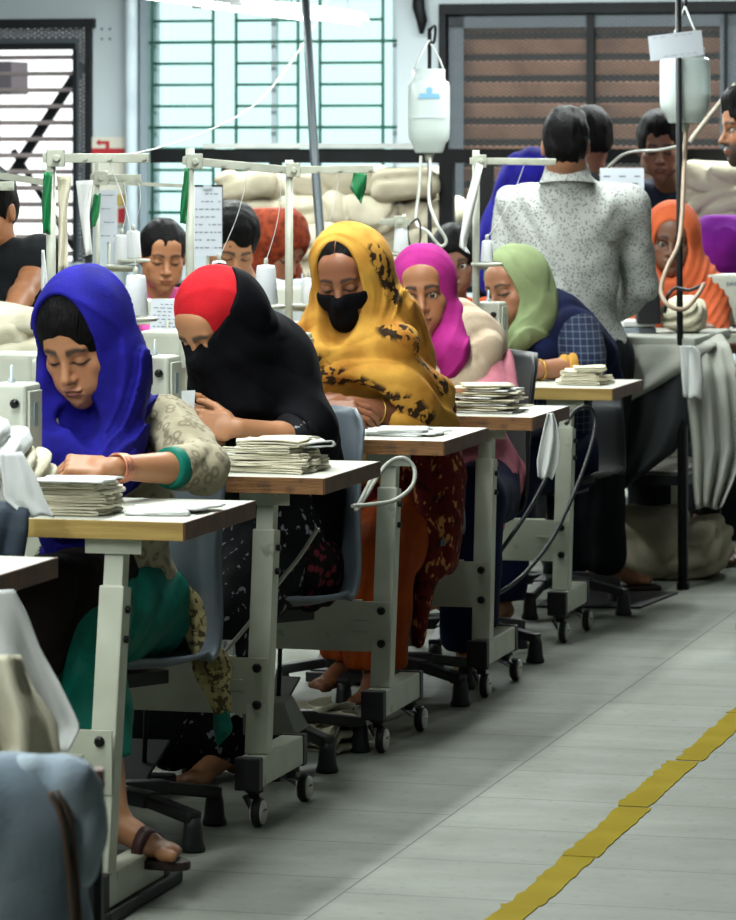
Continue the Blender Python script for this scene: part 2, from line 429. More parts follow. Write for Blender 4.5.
def face_col(V, fr, skin, lip=None, gaze='down', beard=0., brow=1.):
    q = fr.loc(V); col = np.tile(np.asarray(skin, float), (len(V), 1)); x, y, z = q.T; ax_ = np.abs(x)
    front = (y < -.045)
    def mix(w, c):
        nonlocal col
        w = np.clip(w, 0, 1)[:, None]; col = col*(1-w)+np.asarray(c)*w
    cheek = np.exp(-(((ax_-.038)/.02)**2+((z+.03)/.022)**2))*front
    mix(cheek*.22, np.array(skin)*np.array([1.25, .92, .88]))
    mix(np.exp(-(((ax_-.031)/.016)**2+((z+.004)/.012)**2))*front*.4, np.array(skin)*.45)
    zb = .0205+.006*np.sin(np.clip((ax_-.008)/.042, 0, 1)*PI*.75)-.004*np.clip((ax_-.035)/.015, 0, 1)
    th = .0044*(1-.55*np.clip((ax_-.012)/.04, 0, 1))*brow
    b = np.clip(1.5-np.abs(z-zb)/th, 0, 1)*np.clip((ax_-.008)/.004, 0, 1)*np.clip((.053-ax_)/.006, 0, 1)*(y < -.04)
    mix(b*.93, (.012, .009, .008))
    if gaze == 'down':
        zl = -.0065-.002*((ax_-.031)/.014)**2*-1
        l = np.clip(1.6-np.abs(z-zl)/.0021, 0, 1)*np.clip(1.3-np.abs(ax_-.031)/.017, 0, 1)*4
        mix(np.clip(l, 0, 1)*front*.92, (.01, .008, .008))
    else:
        e = ((ax_-.031)/.0175)**2+((z+.001)/.0088)**2
        l = np.clip(1.5-np.abs(np.sqrt(e)-1)/.22, 0, 1)*(z > -.003)
        mix(l*front*.85, (.012, .008, .008)); mix(np.clip(1.4-np.abs(np.sqrt(e)-1)/.2, 0, 1)*front*.35, (.03, .015, .01))
    lip = lip if lip is not None else np.array(skin)*np.array([.78, .5, .5])
    lp = np.clip(2.2-np.sqrt((x/.0205)**2+((z+.0655)/.0088)**2)*1.7, 0, 1)*(y < -.075)
    mix(lp*.8, lip)
    mix(np.clip(1.3-np.abs(z+.0652)/.0014, 0, 1)*(ax_ < .021)*(y < -.075)*.8, np.array(skin)*.15)
    mix(np.exp(-(((ax_-.0065)/.0035)**2+((z+.0445)/.003)**2))*(y < -.085)*.8, np.array(skin)*.15)
    if beard:
        w = np.clip((-.028-z)/.02, 0, 1)*np.clip((.05-y)/.03, 0, 1)*(1-np.exp(-((x/.022)**2+((z+.0655)/.010)**2)**1.5))
        w = np.where(z < -.13, 0, w); mix(w*beard, (.02, .017, .016))
        mix(np.clip(1.4-np.abs(z+.052)/.006, 0, 1)*(ax_ < .03)*(y < -.07)*min(1, beard*1.8), (.015, .012, .012))
    return col
def eyeballs(fr, parent, look=(0, 0)):
    for g in (-1, 1):
        c = fr.pt(g*.031, -.0715, -.001); bm = bmesh.new(); bmesh.ops.create_uvsphere(bm, u_segments=24, v_segments=18, radius=.0126*fr.s)
        V = np.array([v.co[:] for v in bm.verts]); Q = [[v.index for v in f.verts] for f in bm.faces]
        d = nrm([math.sin(math.radians(look[0])), -math.cos(math.radians(look[0])), math.sin(math.radians(look[1]))])
        # put the sphere's pole along the gaze
        a = nrm(np.cross(d, [1, 0, .01])); b = np.cross(d, a); L = np.stack([a, b, d], 1)
        cosv = V[:, 2]/(.0126*fr.s); col = np.where((cosv > .78)[:, None], (.03, .016, .010), (.42, .38, .35)); col = np.where((cosv > .955)[:, None], (.004, .003, .003), col)
        W = (V@L.T)@fr.R.T+c
        T = np.array([q if len(q) == 4 else q+[q[-1]] for q in Q])
        tri = np.array([t for q in Q for t in ([q[:3]] if len(q) == 3 else [q[:3], [q[0], q[2], q[3]]])])
        mesh_np('eye', W, tri, M_EYE, parent, True, col); bm.free()
def hand_sdf(F, w, d, n, lat, curl=(25, 35, 20), spread=.0, sc=1., thumb=(.6, .6), grip=None):
    """w wrist, d along the hand, n back of the hand, lat towards the thumb"""
    w = np.asarray(w, float); d = nrm(d); n = nrm(np.asarray(n)-np.dot(n, d)*d); lt = np.cross(d, n); lt = lt*(1 if np.dot(lt, lat) > 0 else -1)
    R = np.stack([lt, d, n], 1)
    F.ell(w+d*.012*sc, np.array([.026, .03, .019])*sc, R, 'u', .012)
    F.box(w+d*.050*sc, np.array([.037, .043, .0125])*sc, R, .011*sc, 'u', .012)
    F.ell(w+d*.036*sc+lt*.024*sc-n*.008*sc, np.array([.017, .032, .014])*sc, R, 'u', .008)
    for i, (o, L) in enumerate(zip((.029, .0098, -.0095, -.0275), (.94, 1.03, .97, .78))):
        p = w+(d*(.088-.003*abs(i-1.2))+lt*o)*sc; dd = nrm(d+lt*spread*(1.5-i)*.3); a = 0; r = (.0088, .0089, .0085, .0076)[i]*sc
        F.ell(p+n*.003*sc, np.array([.0085, .010, .009])*sc, R, 'u', .005)
        for j, sl in enumerate((.043, .027, .021)):
            a += math.radians(curl[j]*(1+.10*i)); v = dd*math.cos(a)-n*math.sin(a); q = p+v*sl*L*sc
            F.cap(p, q, r*(1-.07*j), r*(.93-.09*j), 'u', .0022); p = q
    p = w+(d*.022+lt*.030-n*.004)*sc; v = nrm(d*thumb[0]+lt*thumb[1]-n*.35)
    q = p+v*.040*sc; F.cap(p, q, .0125*sc, .0100*sc, 'u', .008)
    v = nrm(v+d*.5-n*.25); q2 = q+v*.027*sc; F.cap(q, q2, .0100*sc, .0092*sc, 'u', .003)
    v = nrm(v+d*.4-lt*.2-n*.1); F.cap(q2, q2+v*.021*sc, .0092*sc, .0072*sc, 'u', .002)
class Person:
    def __init__(s, label, head, yaw, pitch, roll=0, hs=.93, tyaw=None, pelvis=None, sh=None, el=None, wr=None, seated=True, skin=SKIN, group=None, lip=None,
                 gaze='down', look=(0, 0), beard=0., fat=1., neck=None, hands=True, hcurl=None, hn=None, legs=None, fine=.0030, build=1.0, shw=.155, hx=None, feet=None, brow=1.0, low=True):
        s.fr = Fr(P(*head), yaw, pitch, roll, hs); tyaw = yaw if tyaw is None else tyaw
        s.skin = np.array(skin); s.bs = build
        yw = math.radians(tyaw); s.f = np.array([-math.sin(yw), -math.cos(yw), 0]); s.sd = np.array([math.cos(yw), -math.sin(yw), 0])
        nb = s.fr.pt(0, .045, -.115)-ZX*.055 if neck is None else np.asarray(neck, float); s.nb = nb
        if pelvis is None: pelvis = nb-ZX*.43-s.f*.10 if seated else nb-ZX*.50-s.f*.02
        s.pel = np.asarray(pelvis, float)
        if seated: s.pel[2] = max(min(s.pel[2], .60), .52)
        u = nrm(nb-s.pel); s.u = u; bk = nrm(np.cross(s.sd, u)); bk = bk if np.dot(bk, s.f) < 0 else -bk; s.T = np.stack([s.sd, bk, u], 1)
        h = np.linalg.norm(nb-s.pel); s.h = h
        s.shd = {g: (nb+s.sd*g*shw*build-u*.045) for g in (-1, 1)}
        if sh: s.shd.update({k: np.asarray(v, float) for k, v in sh.items()})
        s.el, s.wr = {}, {}
        for g in (-1, 1):
            s.el[g] = np.asarray(el[g], float) if el and g in el else (s.shd[g]-ZX*.24+s.f*.10+s.sd*g*.03 if seated else s.shd[g]-ZX*.28+s.sd*g*.04-s.f*.02)
            s.wr[g] = np.asarray(wr[g], float) if wr and g in wr else (s.el[g]+s.f*.22+s.sd*g*-.08+ZX*.03 if seated else s.el[g]-ZX*.23+s.f*.06)
        s.hip = {g: s.pel+s.sd*g*.085-ZX*.03 for g in (-1, 1)}
        if legs: s.kn, s.an = [{g: np.asarray(v, float) for g, v in d_.items()} for d_ in legs]
        elif seated:
            s.kn = {g: s.hip[g]+s.f*.40+s.sd*g*.05 for g in (-1, 1)}; s.an = {g: np.array([*(s.kn[g]+s.f*.03)[:2], .09]) for g in (-1, 1)}
        else:
            s.kn = {g: np.array([*(s.hip[g]+s.f*.03+s.sd*g*.02)[:2], .48]) for g in (-1, 1)}; s.an = {g: np.array([*(s.kn[g]-s.f*.03)[:2], .09]) for g in (-1, 1)}
        if hx: s.pel = s.pel
        s.toe = {g: nrm(s.f+s.sd*g*.2) for g in (-1, 1)}
        if feet: s.toe.update({k: nrm(v) for k, v in feet.items()})
        base = s.pel.copy(); base[2] = 0
        s.root = thing('person', label, 'person', base, group)
        # ---- body
        allp = [nb, s.pel, s.fr.o, *s.shd.values(), *s.el.values(), *s.wr.values(), *s.kn.values(), *s.an.values()]
        lo = np.min(allp, 0)-.22; hi = np.max(allp, 0)+.22; hi[2] = s.fr.o[2]+.20; lo[2] = -.02
        if not low: lo[2] = .40
        fines = [(s.fr.o-.14, s.fr.o+.14, fine)]
        hn = hn or {}; hcurl = hcurl or {}
        if hands:
            for g in (-1, 1): fines.append((s.wr[g]-.12, s.wr[g]+.12, .0034 if fine < .004 else .0055))
        if low:
            for g in (-1, 1): q_ = s.an[g]+s.toe[g]*.20; fines.append((np.array([*(np.minimum(s.an[g], q_)-.05)[:2], s.an[g][2]-.11]), np.array([*(np.maximum(s.an[g], q_)+.05)[:2], s.an[g][2]+.0]), .0042 if fine < .0028 else .007))
        F = Fld(lo, hi, .0105, fines); s.F = F
        b = build; T = s.T
        F.ell(s.pel+u*.01, np.array([.150, .105, .12])*b, T, k=.03)
        F.ell(s.pel+u*h*.42, np.array([.115, .085, .16])*b, T, k=.05)
        F.ell(nb-u*.17, np.array([.130, .090, .165])*b, T, k=.05)
        F.cap(s.shd[-1], s.shd[1], .042*b, None, 'u', .04)
        F.cap(nb-u*.03, s.fr.pt(0, .030, -.05), .054*b, .047*hs, 'u', .03)
        for g in (-1, 1):
            F.chain([s.shd[g], s.shd[g]*.45+s.el[g]*.55, s.el[g]], [.048*b, .040*b, .034*b], .02)
            F.chain([s.el[g], s.el[g]*.7+s.wr[g]*.3, s.wr[g]], [.034*b, .036*b, .0225*b], .012)
            if low:
                F.chain([s.hip[g], s.kn[g], s.kn[g]*.65+s.an[g]*.35, s.an[g]], [.082*b, .052*b, .050*b, .034], .02)
                t = s.toe[g]; hl = s.an[g]-t*.03-ZX*.045
                F.ell(hl, (.032, .034, .030), None, k=.02)
                sdv = np.cross(t, ZX)
                F.cap(s.an[g]-ZX*.02, s.an[g]+t*.10-ZX*.055, .034, .026, 'u', .02)
                F.ell(s.an[g]+t*.125-ZX*.065, np.array([.040, .045, .018]), np.stack([sdv, t, ZX], 1), k=.015)
                for i in range(5):
                    a_ = s.an[g]+t*(.155-.007*i)+sdv*(-.030+.0155*i)*(-g)-ZX*.070
                    F.cap(a_, a_+t*.024, .0105 if i else .0135, .0085 if i else .012, 'u', .004)
            if hands:
                d_ = nrm(s.wr[g]-s.el[g]); nn = ZX; lt = -s.sd*g; cu = (22, 32, 20); th = (.7, .6); sp = .1; hd = d_
                if g in hn: hd, nn, lt = hn[g]
                if g in hcurl: cu = hcurl[g]
                hand_sdf(F, s.wr[g]+nrm(hd)*.012, hd, nn, lt, cu, sp, .94*b, th)
        head_sdf(F, s.fr, eye_open=.82 if gaze == 'open' else 0., fat=fat)
        V, Q = F.mesh(); V, Q = largest(V, Q); V = sm(V, Q, 1, .3)
        col = face_col(V, s.fr, s.skin, lip, gaze, beard, brow)
        # faint nails on nothing else; body parts keep the skin tone
        q = s.fr.loc(V); far = (np.abs(q) > .16).any(1); col[far] = s.skin
        s.body = mesh_np('body', V, Q, M_SKIN, s.root, True, col); s.F = None
        if gaze == 'open': eyeballs(s.fr, s.root, look)
    def hair(s, front=(.062, .075, .105), fc=(0, -.105, -.028), thick=.010, back=True, bun=False, low=-.06, m=None, name='hair', extra=None, male=False, h=.004, seed=3):
        fr = s.fr; k = fr.s; F = Fld(fr.o-.22, fr.o+.22, h)
        F.ell(fr.pt(0, .016, .044), np.array([.074+thick, .093+thick, .082+thick])*k, fr.R, k=.02)
        F.ell(fr.pt(0, .040, -.005), np.array([.070+thick*.8, .066+thick, .075])*k, fr.R, k=.02)
        if male:
            for g in (-1, 1): F.ell(fr.pt(g*.066, -.012, .012), np.array([.010, .020, .034])*k, fr.R, k=.01)
            F.ell(fr.pt(0, -.015, .100), np.array([.064, .074, .044])*k, fr.R, k=.02)
        if bun: F.ell(fr.pt(0, .125, .01), np.array([.045, .04, .045])*k, fr.R, k=.01)
        if extra: extra(F, fr)
        F.ell(fr.pt(*fc), np.array(front)*k, fr.R, 's', .008)
        for g in (-1, 1): F.ell(fr.pt(g*(.088 if not male else .090), .008, -.012), np.array([.020 if not male else .026, .024 if not male else .030, .038])*k, fr.R, 's', .006)
        F.plane(fr.pt(0, .05, low), -fr.R[:, 2])
        w = wob(seed, 160, .0036 if male else .0022, 5, (1, 1, .35)); F.disp(lambda x, y, z: w(*fr.locf(x, y, z)))
        V, Q = F.mesh(); V, Q = largest(V, Q, .1); V = sm(V, Q, 1, .4)
        return mesh_np(name, V, Q, m or M_HAIR, s.root)
    def bounds(s, pts, pad=.16):
        a = np.array([np.asarray(p, float) for p in pts]); return a.min(0)-pad, a.max(0)+pad
    def cloth(s, name, fill, m, lo, hi, h=.0075, fine=(), fold=None, sms=2, mask=None, col=None, parent=None, cut=None, label=None, keep=.05):
        F = Fld(lo, hi, h, fine); fill(F)
        if fold is not None: F.disp(fold)
        if cut is not None: cut(F)
        V, Q = F.mesh(); V, Q = largest(V, Q, keep); V = sm(V, Q, sms, .5)
        mk = {k_: f_(V) for k_, f_ in mask.items()} if mask else None
        o = mesh_np(name, V, Q, m, parent or s.root, True, col(V) if col else None, mk)
        if label: o['label'] = label
        return o
    def torso_fill(s, t=.014, skirt=False, collar=True):
        b = s.bs; T, u, h, nb = s.T, s.u, s.h, s.nb
        def fill(F):
            F.ell(s.pel+u*.01, np.array([.150+t, .105+t, .13])*b, T, k=.03)
            F.ell(s.pel+u*h*.42, np.array([.122+t, .092+t, .17])*b, T, k=.06)
            F.ell(nb-u*.17, np.array([.130+t, .090+t, .165+t*.5])*b, T, k=.05)
            F.cap(s.shd[-1], s.shd[1], (.042+t)*b, None, 'u', .04)
        return fill
    def sleeve(s, F, g, t=.012, upto=1.0, k=.02, flare=0.):
        b = s.bs; e, w = s.el[g], s.wr[g]
        F.chain([s.shd[g], s.shd[g]*.45+e*.55, e], [(.050+t)*b, (.043+t)*b, (.037+t)*b], k)
        if upto > 0:
            q = e+(w-e)*upto; F.cap(e, q, (.037+t)*b, (.037-.011*upto+t*.7+flare)*b, 'u', k)
            v = nrm(w-e); F.reg(q-.1, q+.1, lambda x, y, z: _sleeve_cut(x, y, z, q, v), 's')
    def legs_fill(s, t=.016, ank=.0, bag=.0):
        b = s.bs
        def fill(F):
            F.ell(s.pel-s.u*.02, np.array([.155+t, .115+t, .12])*b, s.T, k=.03)
            for g in (-1, 1):
                e = s.an[g]+(s.kn[g]-s.an[g])*.1
                F.chain([s.hip[g], s.kn[g], s.kn[g]*.5+e*.5, e], [(.086+t)*b, (.062+t+bag)*b, (.054+t+bag)*b, (.042+t+ank)*b], .02)
        return fill
def _sleeve_cut(x, y, z, q, v):
    """solid beyond the cuff plane, limited to a short ball around the cuff"""
    pl = -((x-q[0])*v[0]+(y-q[1])*v[1]+(z-q[2])*v[2]); ball = np.sqrt((x-q[0])**2+(y-q[1])**2+(z-q[2])**2)-.085
    return np.maximum(pl, ball)
def folds(fr, amp=.004, n=4.5, seed=1, ph=0.):
    """scarf folds that run around the face opening"""
    w = wob(seed, 9, 1.0, 4); w2 = wob(seed+5, 26, amp*.5, 5)
    def fn(x, y, z):
        a, b, c = fr.locf(x, y, z)
        r = np.sqrt((a/.075)**2+((c+.02)/.115)**2+(b*3)**2*.3)
        k = np.clip(r-.9, 0, 1)
        t = r*n*3.2+w(x, y, z)*1.6+ph
        t2 = r*n*7.7+w(y, z, x)*3.4+ph*2
        return -amp*k*((1-np.abs(np.sin(t)))**1.5*2.0-.6+.7*((1-np.abs(np.sin(t2)))**2-.4))+w2(x, y, z)*.6
    return fn
def lin_folds(d, amp=.004, freq=60, seed=1, wig=1.2):
    """folds whose crests run along direction d"""
    d = nrm(d); a = nrm(np.cross(d, [.3, .8, .1])); b = np.cross(d, a); w = wob(seed, 7, wig, 4); w2 = wob(seed+3, 30, amp*.4, 4)
    def fn(x, y, z):
        t = (x*a[0]+y*a[1]+z*a[2])*freq+(x*b[0]+y*b[1]+z*b[2])*freq*.5+w(x, y, z)*2
        t2 = t*2.3+w(y, z, x)*3+1.3
        return amp*((1-np.abs(np.sin(t)))**1.5*2.0-.6+.6*((1-np.abs(np.sin(t2)))**2-.4))+w2(x, y, z)*.6
    return fn
def curve_dist(V, pts):
    d = np.full(len(V), 9.)
    for a, b in zip(pts[:-1], pts[1:]):
        ab = b-a; t = np.clip(((V-a)@ab)/(ab@ab), 0, 1); d = np.minimum(d, np.linalg.norm(V-a-t[:, None]*ab, axis=1))
    return d
# ------------------------------------------------------------------ the room
WALL_D = 20.0; W0 = np.array([0, WALL_D, 0.])
def wall_u(px, w=0.):
    k = (px-368.)/FPX; o = W0+AX*w
    return (k*o[1]-o[0])/(CX[0]-k*CX[1])
def WP(u, z, w=0.): return W0+CX*u+AX*w+ZX*z
def wz(px, py, w=0.):
    u = wall_u(px, w); D = (W0+AX*w+CX*u)[1]; return CAMZ-(py-VPY)*D/FPX
def struct(o, label=None):
    o['kind'] = 'structure'
    if label: o['label'] = label
    return o
M_WALL = mat('wall_paint', srgb('b3bdc2'), .8, var=srgb('a8b2b8'), vscale=1.2, bump=.1, bscale=25)
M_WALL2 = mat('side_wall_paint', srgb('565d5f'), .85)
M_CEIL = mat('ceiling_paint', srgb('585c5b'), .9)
M_BLK = mat('black_steel', srgb('0e0f11'), .55, var=srgb('15171a'), vscale=12, bump=.05, spec=.2)
M_DGREY = mat('dark_window_frame', srgb('1e2124'), .6, var=srgb('191c1f'), vscale=9, spec=.2)
M_GREEN = mat('green_grille_paint', srgb('1a5a48'), .5)
M_ALU = mat('aluminium_frame', srgb('aab6bd'), .4, metal=.3)
M_WHT = mat('white_paint', srgb('c9cecb'), .5, var=srgb('bcc2bf'), vscale=10)
M_PIPE = mat('pale_pipe_paint', srgb('ccdbe4'), .3, var=srgb('bccbd6'), vscale=6)
M_BROWN = mat('rusty_brown_louvre', srgb('bd8d73'), .65, var=srgb('9d6f58'), vscale=5, bump=.15, bscale=20)
M_SLAT = mat('greyish_louvre', srgb('7b6f6b'), .6, var=srgb('5d5453'), vscale=8)
def m_glass(name, tint, gl=.06):
    m = bpy.data.materials.new(name); m.use_nodes = True; nt = m.node_tree; nt.nodes.clear()
    o = nt.nodes.new('ShaderNodeOutputMaterial'); t = nt.nodes.new('ShaderNodeBsdfTransparent'); g = nt.nodes.new('ShaderNodeBsdfGlossy'); x = nt.nodes.new('ShaderNodeMixShader')
    t.inputs[0].default_value = c4(tint); g.inputs['Roughness'].default_value = .05; x.inputs[0].default_value = gl
    nt.links.new(t.outputs[0], x.inputs[1]); nt.links.new(g.outputs[0], x.inputs[2]); nt.links.new(x.outputs[0], o.inputs[0]); return m
M_GLASS = m_glass('window_glass', (.76, .93, .915))
def m_mesh(name, col, scale, fill):
    """expanded metal: opaque diamond strands, open between them"""
    m = bpy.data.materials.new(name); m.use_nodes = True; nt = m.node_tree; L = nt.links; b = nt.nodes['Principled BSDF']
    b.inputs['Base Color'].default_value = c4(col); b.inputs['Roughness'].default_value = .5; b.inputs['Metallic'].default_value = .3
    tc = _n(nt, 'ShaderNodeTexCoord'); sp = _n(nt, 'ShaderNodeSeparateXYZ'); L.new(tc.outputs['Object'], sp.inputs[0])
    outs = []
    for sg in (1, -1):
        a = _n(nt, 'ShaderNodeMath', operation='MULTIPLY_ADD'); a.inputs[1].default_value = sg*1.7; L.new(sp.outputs[2], a.inputs[0]); L.new(sp.outputs[0], a.inputs[2])
        k = _n(nt, 'ShaderNodeMath', operation='MULTIPLY'); k.inputs[1].default_value = scale; L.new(a.outputs[0], k.inputs[0])
        f = _n(nt, 'ShaderNodeMath', operation='FRACT'); L.new(k.outputs[0], f.inputs[0])
        c = _n(nt, 'ShaderNodeMath', operation='LESS_THAN'); c.inputs[1].default_value = fill; L.new(f.outputs[0], c.inputs[0]); outs.append(c)
    mx = _n(nt, 'ShaderNodeMath', operation='MAXIMUM'); L.new(outs[0].outputs[0], mx.inputs[0]); L.new(outs[1].outputs[0], mx.inputs[1]); L.new(mx.outputs[0], b.inputs['Alpha'])
    return m
M_MESH = m_mesh('expanded_metal_mesh', srgb('4a4a4a'), 30., .20)
M_MESHB = m_mesh('dense_border_mesh', srgb('4a5157'), 26., .80)
# floor ------------------------------------------------------------
def make_floor():
    bm = MB(); bm.box((0, 0, -.05), (34, 34, .1)); o = bm.build('floor', None.__class__ and mfloor(), None, local=True)
    o.location = (0, 9, 0); o.rotation_euler = (0, 0, -TH); struct(o, 'pale grey tiled workshop floor'); return o
def mfloor():
    m = bpy.data.materials.new('floor_tiles'); m.use_nodes = True; nt = m.node_tree; L = nt.links; b = nt.nodes['Principled BSDF']
    tc = _n(nt, 'ShaderNodeTexCoord'); sp = _n(nt, 'ShaderNodeSeparateXYZ'); L.new(tc.outputs['Object'], sp.inputs[0])
    def M(op, a, c=None, d=None):
        n = _n(nt, 'ShaderNodeMath', operation=op)
        for i, v in enumerate((a, c, d)):
            if v is None: continue
            if isinstance(v, (int, float)): n.inputs[i].default_value = v
            else: L.new(v, n.inputs[i])
        return n.outputs[0]
    # object x = across, y = along the aisle; grout line through a measured point
    g = np.array([-.127, 7.66, 0])-np.array([0, 9, 0]); gu, gw = float(g@CX), float(g@AX)
    h = np.array([.20, 7.88, 0])-np.array([0, 9, 0]); hw = float(h@AX)
    u = M('SUBTRACT', sp.outputs[0], gu); w = M('SUBTRACT', sp.outputs[1], hw)
    fu = M('ABSOLUTE', M('SUBTRACT', M('FRACT', M('ADD', M('DIVIDE', u, 1.22), .5)), .5)); lu = M('LESS_THAN', M('MULTIPLY', fu, 1.22), .0024)
    row = M('FLOOR', M('ADD', M('DIVIDE', u, 1.22), 0.0))
    fw = M('ABSOLUTE', M('SUBTRACT', M('FRACT', M('ADD', M('DIVIDE', w, .405), M('ADD', M('MULTIPLY', row, .37), .5))), .5)); lw = M('LESS_THAN', M('MULTIPLY', fw, .405), .0026)
    ln = M('MAXIMUM', lu, lw)
    n1 = _n(nt, 'ShaderNodeTexNoise'); n1.inputs['Scale'].default_value = 2.2; n1.inputs['Detail'].default_value = 7; n1.inputs['Roughness'].default_value = .6
    mp = _n(nt, 'ShaderNodeMapping'); mp.inputs['Scale'].default_value = (1, 2.2, 1); L.new(tc.outputs['Object'], mp.inputs[0]); L.new(mp.outputs[0], n1.inputs['Vector'])
    r = _n(nt, 'ShaderNodeValToRGB'); r.color_ramp.elements[0].position = .32; r.color_ramp.elements[1].position = .70
    r.color_ramp.elements[0].color = c4(srgb('6f7268')); r.color_ramp.elements[1].color = c4(srgb('8d9087')); L.new(n1.outputs[0], r.inputs[0])
    n2 = _n(nt, 'ShaderNodeTexNoise'); n2.inputs['Scale'].default_value = 38; n2.inputs['Detail'].default_value = 5; L.new(tc.outputs['Object'], n2.inputs['Vector'])
    r2 = _n(nt, 'ShaderNodeValToRGB'); r2.color_ramp.elements[0].position = .25; r2.color_ramp.elements[0].color = (.72, .72, .70, 1); r2.color_ramp.elements[1].position = .42; r2.color_ramp.elements[1].color = (1, 1, 1, 1); L.new(n2.outputs[0], r2.inputs[0])
    m1 = _n(nt, 'ShaderNodeMix', data_type='RGBA', blend_type='MULTIPLY'); m1.inputs[0].default_value = 1; L.new(r.outputs[0], m1.inputs[6]); L.new(r2.outputs[0], m1.inputs[7])
    # tile to tile tone
    cell = M('ADD', M('MULTIPLY', row, 7.3), M('FLOOR', M('ADD', M('DIVIDE', w, .405), M('ADD', M('MULTIPLY', row, .37), .0))))
    wn = _n(nt, 'ShaderNodeTexWhiteNoise', noise_dimensions='1D'); L.new(cell, wn.inputs['W'])
    tone = M('MULTIPLY_ADD', wn.outputs[0], .09, .94)
    m0 = _n(nt, 'ShaderNodeMix', data_type='RGBA', blend_type='MULTIPLY'); m0.inputs[0].default_value = 1; L.new(m1.outputs[2], m0.inputs[6]); cb = _n(nt, 'ShaderNodeCombineXYZ')
    for i in range(3): L.new(tone, cb.inputs[i])
    L.new(cb.outputs[0], m0.inputs[7])
    m2 = _n(nt, 'ShaderNodeMix', data_type='RGBA'); L.new(M('MULTIPLY', ln, .72), m2.inputs[0]); L.new(m0.outputs[2], m2.inputs[6]); m2.inputs[7].default_value = c4(srgb('3a3b36')); L.new(m2.outputs[2], b.inputs['Base Color'])
    b.inputs['Specular IOR Level'].default_value = .16
    rr = M('MULTIPLY_ADD', n1.outputs[0], .3, .42); L.new(rr, b.inputs['Roughness'])
    return m
make_floor()
def wall_box(name, u0, u1, z0, z1, w0=0., w1=.2, m=None, parent=None):
    mb = MB(); c = WP((u0+u1)/2, (z0+z1)/2, (w0+w1)/2); mb.box(c, (abs(u1-u0), abs(w1-w0), abs(z1-z0)), CX, AX, ZX); return mb.build(name, m or M_WALL, parent)
U = wall_u
ZC = 4.4
zl0, zl1 = wz(40, 262), wz(40, 20); z20, z21 = wz(260, 240), 3.6; z30, z31 = wz(600, 262), wz(600, 4)
uL0, uL1 = U(-110), U(92); uC0, uC1 = U(146), U(397); uR0, uR1 = U(441), U(790)
mbw = MB()
for a, b_, z0, z1 in ((-6.6, uL0, 0, ZC), (uL0, uL1, 0, zl0), (uL0, uL1, zl1, ZC), (uL1, uC0, 0, ZC), (uC0, uC1, 0, z20), (uC0, uC1, z21, ZC), (uC1, uR0, 0, ZC), (uR0, uR1, 0, z30), (uR0, uR1, z31, ZC), (uR1, 9, 0, ZC)):
    mbw.box(WP((a+b_)/2, (z0+z1)/2, .12), (b_-a, .24, z1-z0), CX, AX, ZX)
struct(mbw.build('wall_back', M_WALL), 'grey blue painted end wall with three windows')
for nm, c, sz in (('wall_left', -CX*11.5+AX*8.2, (.2, 24.2, ZC)), ('wall_right', CX*3.6+AX*8.2, (.2, 24.2, ZC)), ('wall_front', -AX*3.8-CX*3.95, (15.3, .2, ZC))):
    mb = MB(); mb.box(np.array(c)+ZX*ZC/2, sz, CX, AX, ZX); struct(mb.build(nm, M_WALL2))
mb = MB(); mb.box(AX*8.2-CX*3.95+ZX*(ZC+.05), (15.3, 24.4, .1), CX, AX, ZX); struct(mb.build('ceiling', M_CEIL))
# window 2: green grille over frosted bright panes -------------------
wn = thing('window_2', 'tall bright window behind a green steel grille', 'window', WP((uC0+uC1)/2, z20)); del wn['category']; wn['kind'] = 'structure'
mb = MB()
for px0, px1 in ((265, 270), (387, 397), (143, 150)):
    mb.box(WP((U(px0)+U(px1))/2, (z20+z21)/2, .14), (U(px1)-U(px0), .05, z21-z20), CX, AX, ZX)
mb.box(WP((uC0+uC1)/2, z20+.02, .14), (uC1-uC0, .06, .04), CX, AX, ZX)
mb.build('window_frame', M_ALU, wn)
mb = MB(); mb.box(WP((uC0+uC1)/2, (z20+z21)/2, .2), (uC1-uC0, .006, z21-z20), CX, AX, ZX); mb.build('pane', M_GLASS, wn)
mb = MB(); R_ = .0085
cols = [(150, 211), (234, 296), (318, 381)]
for px in (150, 211, 234, 296, 318, 381): u = U(px); mb.tube([WP(u, z20, .04), WP(u, z21, .04)], R_, 8)
ys = [20-21.4+21.45*i for i in range(-8, 13)]
for i, y in enumerate(ys):
    for a, b_ in cols: mb.tube([WP(U(a), wz(270, y), .04), WP(U(b_), wz(270, y), .04)], R_*.9, 8)
    if i % 4 == 2: mb.tube([WP(U(138), wz(270, y), .045), WP(U(397), wz(270, y), .045)], R_, 8)
mb.build('grille', M_GREEN, wn)
# window 1: louvres ---------------------------------------------------
wn = thing('window_1', 'louvred window with a mesh border on the left', 'window', WP((uL0+uL1)/2, zl0)); del wn['category']; wn['kind'] = 'structure'
mb = MB()
mb.box(WP(U(90), (zl0+zl1)/2, -.01), (U(93)-U(87), .06, zl1-zl0), CX, AX, ZX); mb.box(WP((uL0+U(96))/2, zl1-.02, -.012), (U(96)-uL0, .07, .05), CX, AX, ZX)
mb.box(WP(U(75), (zl0+zl1)/2-.08, .0), (.012, .05, zl1-zl0-.16), CX, AX, ZX); mb.box(WP((uL0+U(75))/2, wz(40, 44), .05), (U(75)-uL0, .05, .06), CX, AX, ZX)
mb.build('window_frame', M_DGREY, wn)
mb = MB(); mb.box(WP((U(75)+U(88))/2, (zl0+zl1)/2, .01), (U(88)-U(75), .004, zl1-zl0), CX, AX, ZX); mb.box(WP((uL0+U(75))/2, (wz(40, 26)+wz(40, 42))/2, .01), (U(75)-uL0, .004, .10), CX, AX, ZX)
o = mb.build('border_mesh', M_MESHB, wn, origin=None)
mb = MB()
